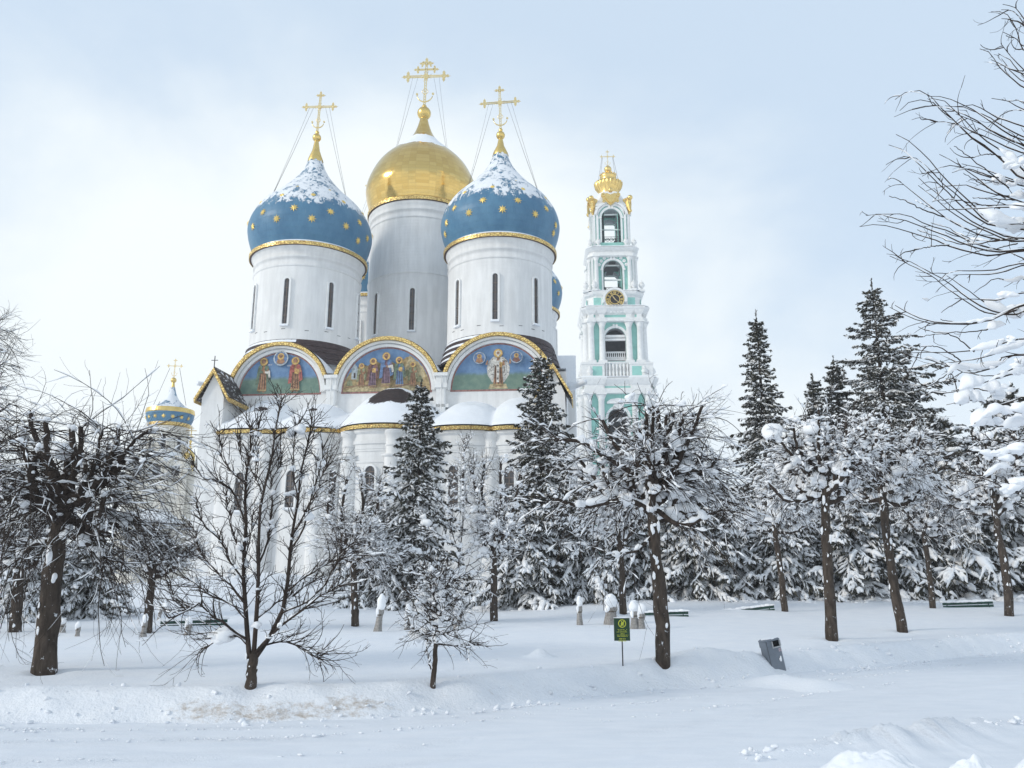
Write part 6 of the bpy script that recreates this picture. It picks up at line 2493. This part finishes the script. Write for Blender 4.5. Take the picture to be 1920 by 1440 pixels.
for w_ in list(WH):          # thinner side whips that follow their neighbour
    if len(w_) >= 5:
        for _ in range(2):
            k = _rw.randint(0, 2)
            dx, dy = _rw.uniform(10, 70), _rw.uniform(-46, 46)
            q = [(x + dx, y + dy * (1 - i / len(w_)) + _rw.uniform(-4, 4)) for i, (x, y) in enumerate(w_[k:])]
            q = [p for p in q if p[0] < 640]
            if len(q) >= 3:
                WH.append(q)
TBX = at(2120, 1000, YN + .3).x
B = Vector((TBX, YN + .3, float(terr(TBX, YN + .3))))
rg_ = np.random.default_rng(77)
LB = []
WP = []
for i, w_ in enumerate(WH):
    q = [crop(p) for p in w_][::-1]
    dy = rg_.uniform(-.9, .7)
    xe, ye = q[0]
    pts = []
    if xe > 1915:
        pts = [(2120, ye + rg_.uniform(70, 150)), (2030, ye + rg_.uniform(30, 60)), (1965, ye + rg_.uniform(5, 25))]
    allp = pts + q
    n_ = len(allp)
    P3 = [np.array(at(x, y, YN + .3 + dy * min(1, k / 3))) - np.array(B) for k, (x, y) in enumerate(allp)]
    for p in P3:
        p[2] = max(p[2], .3)
    LB.append((P3, .017 if pts else .0085, .0036))
    for (xa, ya), (xb, yb), pa, pb in zip(allp, allp[1:], P3, P3[1:]):
        for t_ in np.linspace(0, 1, 7):
            WP.append((xa + (xb - xa) * t_, ya + (yb - ya) * t_, pa + (pb - pa) * t_, i))
# boughs on the side that the photo does not show
for k in range(44):
    a_ = R(-88 + (k * 67) % 176)
    z = 2.2 + 7.6 * k / 44
    L = rg_.uniform(1.2, 2.4) * (1 - .35 * k / 44)
    p0 = np.array((.05, .02, z))
    d = np.array((math.cos(a_), math.sin(a_), rg_.uniform(.1, .7)))
    m_ = p0 + d * L * .5 + rg_.normal(0, .10, 3)
    LB.append(([p0, m_, m_ + d * L * .3 + np.array((0, 0, .18 * L)), m_ + d * L * .55 + np.array((0, 0, .25 * L))], .024, .004))
near = bare_tree('bare_tree', 'near bare tree at the right frame edge with long whips and thick snow rolls', GL, B, 401,
                 [np.array((0, 0, -.3)), np.array((.02, 0, 2)), np.array((.1, .05, 5)), np.array((.02, 0, 8.0)), np.array((.10, .04, 11.0))], LB, shoots=330, shoot_len=.40, droop=.1, upturn=.1, subs=1, snow=1.0, limb_snow=.42, NL=22, jit=.35, plaster=0, trunk_taper=.88, blob=.3, n_blob=0,
                 upright=.05, snow_twig=.10, r0=.14, twig=(.0055, .0032), blob_n=7, caps=False)
# thick snow rolls lying along the boughs
sn = Pile()
k_ = YN / F / 1.894
for x, y, rx, rz in ((585, 600, 34, 30), (545, 655, 30, 28), (590, 690, 26, 24), (520, 770, 46, 30), (575, 805, 46, 26), (430, 865, 20, 8), (530, 1085, 42, 28), (455, 1150, 30, 12), (560, 1140, 40, 22), (600, 1150, 30, 30),
                     (480, 1245, 40, 20), (455, 1296, 52, 20), (395, 1308, 36, 14), (320, 1285, 36, 10), (280, 1270, 22, 9), (515, 1240, 36, 24), (590, 1235, 46, 20), (415, 1370, 26, 40), (390, 1420, 22, 40), (505, 1400, 26, 34),
                     (590, 1010, 34, 14), (380, 795, 30, 7), (450, 845, 26, 8), (600, 760, 30, 22), (560, 560, 22, 20), (500, 1470, 46, 24), (590, 1510, 40, 30), (460, 1500, 24, 40), (440, 1440, 24, 34), (560, 1600, 40, 24), (590, 1750, 26, 26),
                     (520, 1690, 30, 18), (470, 1610, 34, 14), (606, 1345, 44, 20), (550, 1330, 40, 14)):
    cx, cy = crop((x, y))
    n0 = min(range(len(WP)), key=lambda q: (WP[q][0] - cx) ** 2 + (WP[q][1] - cy) ** 2)
    seg = [WP[q] for q in range(len(WP)) if WP[q][3] == WP[n0][3] and abs(WP[q][0] - WP[n0][0]) < rx * 1.0]
    if len(seg) < 3:
        continue
    ln_ = resample([q[2] for q in seg], 11)
    w_ = np.sin(np.linspace(.04, np.pi - .04, 11)) ** .9 * rg_.uniform(.55, 1.3, 11)
    w_ = np.convolve(np.pad(w_, 1, mode='edge'), [.25, .5, .25], 'valid')
    rr = np.clip(rz * k_ * .80, .014, .14) * w_
    ln_[:, 2] += rr * .62
    v_, q_ = tubes(ln_[None], rr[None], 12)
    v_ += (fbm(v_[:, 0] * 14, v_[:, 2] * 14 + v_[:, 1] * 9, 5, 3)[:, None] - .45) * .07 * np.array([.4, 1, 1])
    np_mesh('snow_roll', v_, q_, M_SNOWT, near)

rg_ = np.random.default_rng(8)
for x, y, s_ in ((1912, 315, .11), (1905, 350, .10), (1893, 405, .09), (1908, 430, .13), (1918, 395, .10), (1885, 570, .10), (1912, 600, .12), (1900, 640, .09), (1918, 690, .12), (1895, 700, .09), (1870, 735, .10), (1912, 770, .13), (1890, 800, .10),
                 (1850, 690, .07), (1916, 850, .10), (1914, 925, .12), (1868, 860, .08)):
    q_ = min(WP, key=lambda q: (q[0] - x) ** 2 + (q[1] - y) ** 2)
    n_ = 4
    c_ = q_[2] + rg_.normal(0, .6, (n_, 3)) * s_ * np.array([1.1, .7, .5]) + np.array([0, 0, s_ * .25])
    r_ = s_ * rg_.uniform(.32, .66, n_)
    v_, qq = blobs(rg_, c_, np.stack([r_ * 1.4, r_, r_ * .85], -1), rg_.uniform(-.5, .5, n_), 7, .4, .8)
    np_mesh('snow_clump', v_, qq, M_SNOWT, near)

# ------------------------------------------------------------------ the green sign
p = spot(1168, 1249)
sign = thing('notice_sign', 'small dark green notice with a yellow ringed emblem on a thin black post', 'sign', p, R(3))
k_ = p.y / F * 1.02
zb = at(1168, 1201, p.y).z - p.z
zt = at(1168, 1159, p.y).z - p.z
w_ = 27.5 * k_
b = MB()
b.box(-.011, .011, -.006, .014, -.4, zt - .05)
b.build('post', M_IRON, sign)
b = MB()
b.box(-w_ / 2, w_ / 2, -.014, -.007, zb, zt)
b.box(-w_ / 2 - .006, w_ / 2 + .006, -.0068, -.0062, zb - .006, zt + .006, 1)
brd = b.build('board', [simple('sign_green', (.018, .050, .024), .45, .15, 8), simple('sign_edge', (.30, .33, .28), .5, .1, 8)], sign)
M_YEL = simple('sign_yellow', (.52, .56, .06), .5, .08, 9)
b = MB()


def frs(s, d, t):
    return (s * w_, -.014 - d, zb + t * w_)


HB = (zt - zb) / w_
b.ring(frs, .02, HB - .33, .205, .255, 0, 2 * math.pi, .0005, .003, 28)
b.prism([(-.10, HB - .47), (-.06, HB - .52), (.16, HB - .20), (.12, HB - .16)], frs, .0005, .0035)
b.prism([(-.08, HB - .36), (-.02, HB - .28), (-.06, HB - .20), (.0, HB - .18), (.05, HB - .27), (.10, HB - .24), (.14, HB - .30), (.10, HB - .38), (.13, HB - .44), (.05, HB - .46), (.0, HB - .42)], frs, .0005, .003)
rr_ = random.Random(3)
for y, half_, h_ in ((HB - .70, .30, .022), (HB - .78, .25, .022), (HB - .85, .36, .022), (HB - .96, .14, .030), (HB - 1.04, .38, .026), (HB - 1.12, .33, .026), (HB - 1.27, .22, .040), (HB - 1.40, .26, .040)):
    x = -half_ + .02
    while x < half_:
        l = rr_.uniform(.012, .026)
        if rr_.random() < .86:
            b.prism([(x, y - h_ * rr_.uniform(.6, 1)), (x + l, y - h_), (x + l, y + h_ * rr_.uniform(.5, 1)), (x, y + h_)], frs, .0005, .002)
        x += l + .014
b.build('lettering', M_YEL, brd)
rg_ = np.random.default_rng(12)
v, q = blobs(rg_, np.array([(0, -.008, zt + .004)]), np.array([(w_ * .5, .016, .016)]), np.zeros(1), 5, .25, .3)
np_mesh('snow_cover', v, q, M_SNOWT, sign)

# ------------------------------------------------------------------ the litter bin
p = spot(1450, 1240)
k_ = p.y / F * 1.02
bin_ = thing('litter_bin', 'grey metal litter bin leaning to the left, half buried in the snow bank', 'litter bin', p + Vector((0, -.05, 0)), 0)
bin_.rotation_euler = (R(-3), R(-9), R(14))
wb, hb_ = 29 * k_, at(1440, 1198, p.y).z - p.z
b = MB()
n = 10
base_ = [(-wb / 2 + .03, -.14), (wb / 2 - .03, -.14), (wb / 2, -.11), (wb / 2, .13), (wb / 2 - .03, .16), (-wb / 2 + .03, .16), (-wb / 2, .13), (-wb / 2, -.11)]
b.loft([[(x, y, z) for x, y in base_] for z in (-.45, hb_ - .16)], cap=True)
body = b.build('body', M_STEEL, bin_)
b = MB()
b.box(-wb / 2 + .012, -wb / 2 + .018, -.146, -.141, -.4, hb_ - .02)
b.build('seam', M_IRON, body)
# the hood: solid top with a framed slot
b = MB()
z0, z1 = hb_ - .158, hb_ - .035
b.box(-wb / 2, -wb * .08, -.139, .158, z0, z1)
b.box(wb * .40, wb / 2, -.139, .158, z0, z1)
b.box(-wb * .078, wb * .398, .02, .158, z0, z1)
b.loft([[(x * q_, y * q_ + .01, z) for x, y in base_] for q_, z in ((1.0, z1 + .002), (1.05, z1 + .01), (1.05, z1 + .03), (.9, z1 + .05))], cap=True)
b.build('hood', M_STEEL, bin_)
b = MB()
b.box(-wb * .075, wb * .395, -.10, .015, z0 + .002, z1 - .002)
b.build('slot', M_BLACK, bin_)  # black block fills the opening, the dark inside put into its colour
b = MB()
x0, x1 = -wb * .11, wb * .43
for a0, a1, c0, c1 in ((x0, x1, z0 - .028, z0 - .002), (x0, x0 + .016, z0 - .0015, z1), (x1 - .016, x1, z0 - .0015, z1)):
    b.box(a0, a1, -.165, -.1405, c0, c1)
b.build('slot_frame', simple('pale_steel', (.42, .43, .44), .45, .08, 5), bin_)
b = MB()


def frb(s, d, t):
    return (s, -.1405 - d, t)


for t in (hb_ - .225, hb_ - .262):
    for s in (.30, .39):
        b.ring(frb, wb * s, t, .009, .015, 0, 2 * math.pi, .0005, .002, 10)
b.build('sticker', simple('pink_sticker', (.72, .52, .54), .6, .1, 9), body)
v, q = blobs(rg_, np.array([(0, .01, hb_ + .012)]), np.array([(wb * .50, .13, .045)]), np.zeros(1), 7, .22, .3)
np_mesh('snow_cover', v, q, M_SNOWT, bin_)
v, q = blobs(rg_, np.array([(wb * .22, -.165, .035), (wb * .25, -.16, .075)]), np.array([(.025, .02, .045), (.018, .014, .03)]), np.zeros(2), 5, .3, .9)
np_mesh('snow_clump', v, q, M_SNOWT, bin_)

# ------------------------------------------------------------------ shrubs wrapped in sacking
M_SACK = simple('sacking', (.30, .285, .27), .9, .22, 14, bump=.5)


def wrapped(label, px, py, top_py, wpx, seed, lobes=1, lean=0.0, drape=.45):
    p = spot(px, py)
    k_ = p.y / F * 1.02
    H = at(px, top_py, p.y).z - p.z
    W = wpx * k_ / 2
    rg = np.random.default_rng(seed)
    root = thing('wrapped_shrub', label, 'wrapped shrub', p, 0, 'shrubs wrapped in sacking for the winter')
    for l in range(lobes):
        ox = (l - (lobes - 1) / 2) * W * .9
        ww = W / (1 + .45 * (lobes - 1))
        hh = H * (1 - .12 * l * (1 if seed % 2 else -1))
        n, m = 22, 14
        a = np.linspace(0, 2 * np.pi, n, endpoint=False)
        t = np.linspace(0, 1, m)
        A, T = np.meshgrid(a, t)
        prof = np.interp(T, [0, .12, .42, .5, .62, .85, 1], [1.12, .95, .70, .62, .86, .7, .1])
        fold = 1 + .14 * np.sin(5 * A + 6 * T + seed) * (1 - T) + .10 * np.sin(9 * A - 3 * T)
        r = ww * prof * fold
        x = ox * (1 - .3 * T + .5 * T) + lean * H * T + r * np.cos(A)
        v = np.stack([x, r * .8 * np.sin(A), -.15 + (hh * .92 + .15) * T], -1).reshape(-1, 3)
        i = np.arange(n * m).reshape(m, n)
        j = np.roll(i, -1, 1)
        q = np.stack([i[:-1], j[:-1], j[1:], i[1:]], -1).reshape(-1, 4)
        np_mesh('sacking_wrap', v, q, M_SACK, root)
        b = MB()
        zt_ = hh * .46
        b.lathe([(ww * .70, zt_ - .02), (ww * .76, zt_), (ww * .70, zt_ + .02)], 14, (ox + lean * H * .46, 0))
        b.build('tie_cord', simple('cord', (.12, .10, .08), .9, .2, 9) if 'cord' not in bpy.data.materials else bpy.data.materials['cord'], root)
        c = np.array([(ox * 1.1 + lean * H * .86, -.02, hh * .80), (ox * 1.05 + lean * H * .95, 0, hh * .93), (ox - ww * .5 + lean * H * .6, -ww * .3, hh * .55)])
        s = np.array([(ww * .95, ww * .85, hh * .22), (ww * .62, ww * .6, hh * .12), (ww * .4, ww * .4, hh * .14)])
        v, q = blobs(rg, c, s, np.zeros(3), 7, .20, 1.0)
        np_mesh('snow_cap', v, q, M_SNOWT, root)
    return root


for a in (('slim wrapped shrub with a pointed snow hood, leftmost of the three by the sign', 1087, 1172, 1119, 12, 2, 1, .0),
          ('widest wrapped shrub with a round snow cap, left of the sign', 1146, 1171, 1117, 26, 3, 1, .0),
          ('wrapped shrub split into two snow-capped horns, right of the sign', 1196, 1179, 1127, 24, 5, 2, .0),
          ('leaning wrapped shrub with a drooping snow hood left of the sapling', 707, 1184, 1117, 15, 7, 1, .12),
          ('thin wrapped shrub just left of the snow-packed sapling', 763, 1181, 1134, 11, 8, 1, .02),
          ('wrapped shrub with a broad snow cap peeping out right of the sapling', 859, 1180, 1131, 20, 11, 1, .0),
          ('small wrapped shrub at the foot of the lime before the cream church', 268, 1194, 1152, 12, 12, 1, .05),
          ('thin wrapped shrub behind that lime, a little to its right', 297, 1163, 1134, 8, 14, 1, .12),
          ('wrapped shrub standing before the half-buried bench at the left', 352, 1191, 1158, 14, 16, 1, .0),
          ('low grey wrapped shrub right beside the thick left trunk', 117, 1186, 1160, 13, 18, 1, -.05),
          ('low wrapped shrub among drooping twigs right of the thick left trunk', 145, 1193, 1166, 10, 20, 1, .0)):
    wrapped(*a)

# ------------------------------------------------------------------ benches drowned in snow
M_GREEN = simple('bench_green', (.020, .060, .045), .5, .2, 5)


def make_bench():
    root = thing('park_bench', '', 'bench', (0, 0, 0), 0, 'green benches buried in snow')
    for k in range(3):
        b = MB()
        b.box(-1.15, 1.15, .30 + .02 * k, .335 + .02 * k, .52 + .125 * k, .62 + .125 * k)
        b.build('back_slat', M_GREEN, root)
    for k in range(3):
        b = MB()
        b.box(-1.15, 1.15, -.12 + .135 * k, -.005 + .135 * k, .43, .465)
        b.build('seat_slat', M_GREEN, root)
    for s in (-.95, .95):
        b = MB()
        b.tube([(s, -.10, -.1), (s, -.08, .42), (s, .28, .42), (s, .40, .86)], .022, 6)
        b.tube([(s, .30, .42), (s, .34, -.1)], .022, 6)
        b.build('leg', M_IRON, root)
    rg = np.random.default_rng(4)
    c = np.stack([np.linspace(-1.1, 1.1, 12), np.full(12, .36), np.full(12, .89) + rg.uniform(-.01, .01, 12)], -1)
    v, q = blobs(rg, c, np.stack([np.full(12, .16), np.full(12, .09), rg.uniform(.05, .09, 12)], -1), np.zeros(12), 5, .2, .35)
    np_mesh('snow_cover', v, q, M_SNOWT, root)
    return root


bench = make_bench()
for k, (px, py, yaw, sink, lab) in enumerate(((1826, 1140, 4, .64, 'green bench with its top boards above the snow by the stout lime'),
                                              (358, 1174, 3, .70, 'green bench back showing as a thin dark line behind the young tree at the left'),
                                              (1240, 1157, 0, .71, 'green bench end showing just behind the trunk of the tall lime'),
                                              (1405, 1145, -12, .80, 'tiny dark tip of a buried green bench left of the slim set-back lime'))):
    o = bench if k == 0 else copy_tree(bench)
    p = spot(px, py)
    o.location = (p.x, p.y, p.z - sink)
    o.rotation_euler = (0, R(-1.5) if k != 3 else R(-7), R(yaw))
    o['label'] = lab


# ------------------------------------------------------------------ three people on the path by the cream church
def person(label, px, head_py, Y, coat, hood, turn):
    top_ = at(px, head_py, Y)
    base = Vector((top_.x, Y, top_.z - 1.70))
    root = thing('person', label, 'person', base, R(turn), 'people on the path by the cream church')
    J = [(0, 0, .95), (0, 0, 1.15), (0, 0, 1.40), (0, -.01, 1.50), (0, -.02, 1.60), (0, -.02, 1.68),
         (-.10, 0, .88), (-.11, -.06, .48), (-.12, .02, .08), (-.12, -.12, .03), (.10, 0, .88), (.11, .08, .48), (.12, .14, .08), (.12, .0, .03),
         (-.20, 0, 1.38), (-.25, .04, 1.10), (-.22, -.10, .90), (-.215, -.13, .82), (.20, 0, 1.38), (.25, .04, 1.10), (.22, -.10, .90), (.215, -.13, .82)]
    E_ = [(0, 1), (1, 2), (2, 3), (3, 4), (4, 5), (0, 6), (6, 7), (7, 8), (8, 9), (0, 10), (10, 11), (11, 12), (12, 13), (2, 14), (14, 15), (15, 16), (16, 17), (2, 18), (18, 19), (19, 20), (20, 21)]
    rad = [.15, .15, .14, .06, .095, .08, .09, .065, .05, .04, .09, .065, .05, .04, .08, .06, .045, .035, .08, .06, .045, .035]
    me = bpy.data.meshes.new('body')
    me.from_pydata(J, E_, [])
    o = link(bpy.data.objects.new('body', me), root)
    mod = o.modifiers.new('skin', 'SKIN')
    for v_, r_ in zip(me.skin_vertices[0].data, rad):
        v_.radius = (r_, r_ * .85)
    me.skin_vertices[0].data[0].use_root = True
    o.modifiers.new('sub', 'SUBSURF').levels = 1
    me.materials.append(simple('dark_trousers', (.03, .03, .035), .8, .2, 6) if 'dark_trousers' not in bpy.data.materials else bpy.data.materials['dark_trousers'])
    b = MB()
    b.lathe([(.24, .62), (.225, .95), (.215, 1.15), (.235, 1.35), (.17, 1.47), (.085, 1.52)], 14)
    for s in (-1, 1):
        b.tube([(s * .19, 0, 1.40), (s * .265, .04, 1.10), (s * .235, -.10, .90)], [.095, .08, .065], 8)
    b.build('coat', coat, root)
    b = MB()
    b.ball((0, 0, 1.61), .125, 12, sz=1.15)
    b.lathe([(.13, 1.46), (.12, 1.53), (.09, 1.58)], 12)
    b.build('hood', hood, root)
    b = MB()
    b.ball((0, -.055, 1.60), .085, 10, sz=1.2)
    b.build('face', simple('face_skin', (.42, .26, .19), .6, .1, 9) if 'face_skin' not in bpy.data.materials else bpy.data.materials['face_skin'], root)
    return root


MB_ = simple('black_coat', (.018, .018, .022), .8, .2, 6)
MR_ = simple('plum_coat', (.06, .03, .04), .8, .2, 6)
person('person in a plum coat, leftmost of the people by the cream church', 215, 1091, 60, MR_, MR_, 20)
person('person in a black hooded coat close to the one in plum', 229, 1092, 61, MB_, MB_, -40)
person('person in black standing alone under the cream church apse', 303, 1088, 62, MB_, MB_, 10)

# ------------------------------------------------------------------ lumps thrown up by the plough
rg_ = np.random.default_rng(31)
n = 420
x = rg_.uniform(-10, 17, n)
d = np.where(rg_.uniform(0, 1, n) < .7, rg_.normal(.12, .22, n), rg_.normal(.85, .35, n))
y = foot(x) + d
r = .010 + .04 * rg_.uniform(0, 1, n) ** 3
c = np.stack([x, y, np.maximum(terr(x, y), .01) + r * .35], -1)
v, q = blobs(rg_, c, np.stack([r * rg_.uniform(.9, 1.6, n), r, r * .85], -1), None, 3, .5, .8)
o = np_mesh('snow_lumps', v, q, M_SNOW)
o['kind'] = 'stuff'
n = 420
x = rg_.uniform(_r[0].x, 17, n)
y = np.interp(x, [p.x for p in _r], [p.y for p in _r]) + rg_.normal(0, .16, n)
r = .008 + .034 * rg_.uniform(0, 1, n) ** 2.5
c = np.stack([x, y, .05 + r * .2 + 0 * x], -1)
v, q = blobs(rg_, c, np.stack([r * rg_.uniform(.9, 1.6, n), r, r * .85], -1), None, 3, .5, .8)
o = np_mesh('snow_lumps', v, q, M_SNOW)
o['kind'] = 'stuff'

# crumbs pressed up by tyre treads along the road
n = 1500
x = rg_.uniform(-10, 17, n)
lane = rg_.choice([-.32, -.48, -1.15, -2.35], n, p=[.4, .2, .25, .15])
keep = vnoise(x * .7, lane * 3.1, 91) > .42
x, lane = x[keep], lane[keep]
n = len(x)
y = foot(x) + lane + rg_.normal(0, .05, n)
r = .006 + .016 * rg_.uniform(0, 1, n) ** 2
c = np.stack([x, y, .018 + r * .3], -1)
v, q = blobs(rg_, c, np.stack([r * rg_.uniform(1.2, 2.4, n), r * 1.2, r * .7], -1), None, 2, .5, .8)
o = np_mesh('snow_crumbs', v, q, M_SNOW)
o['kind'] = 'stuff'
# ------------------------------------------------------------------ faint frosty haze in the air
hm = bpy.data.materials.new('frosty_air')
hm.use_nodes = True
hm.node_tree.nodes.clear()
_o = hm.node_tree.nodes.new('ShaderNodeOutputMaterial')
_v = hm.node_tree.nodes.new('ShaderNodeVolumePrincipled')
_v.inputs['Color'].default_value = (.93, .95, .97, 1)
_v.inputs['Density'].default_value = 0.0005
_v.inputs['Anisotropy'].default_value = 0.2
hm.node_tree.links.new(_v.outputs[0], _o.inputs['Volume'])
o = MB().box(-450, 450, -75, 760, -4, 100).build('haze', hm)
o['kind'] = 'stuff'
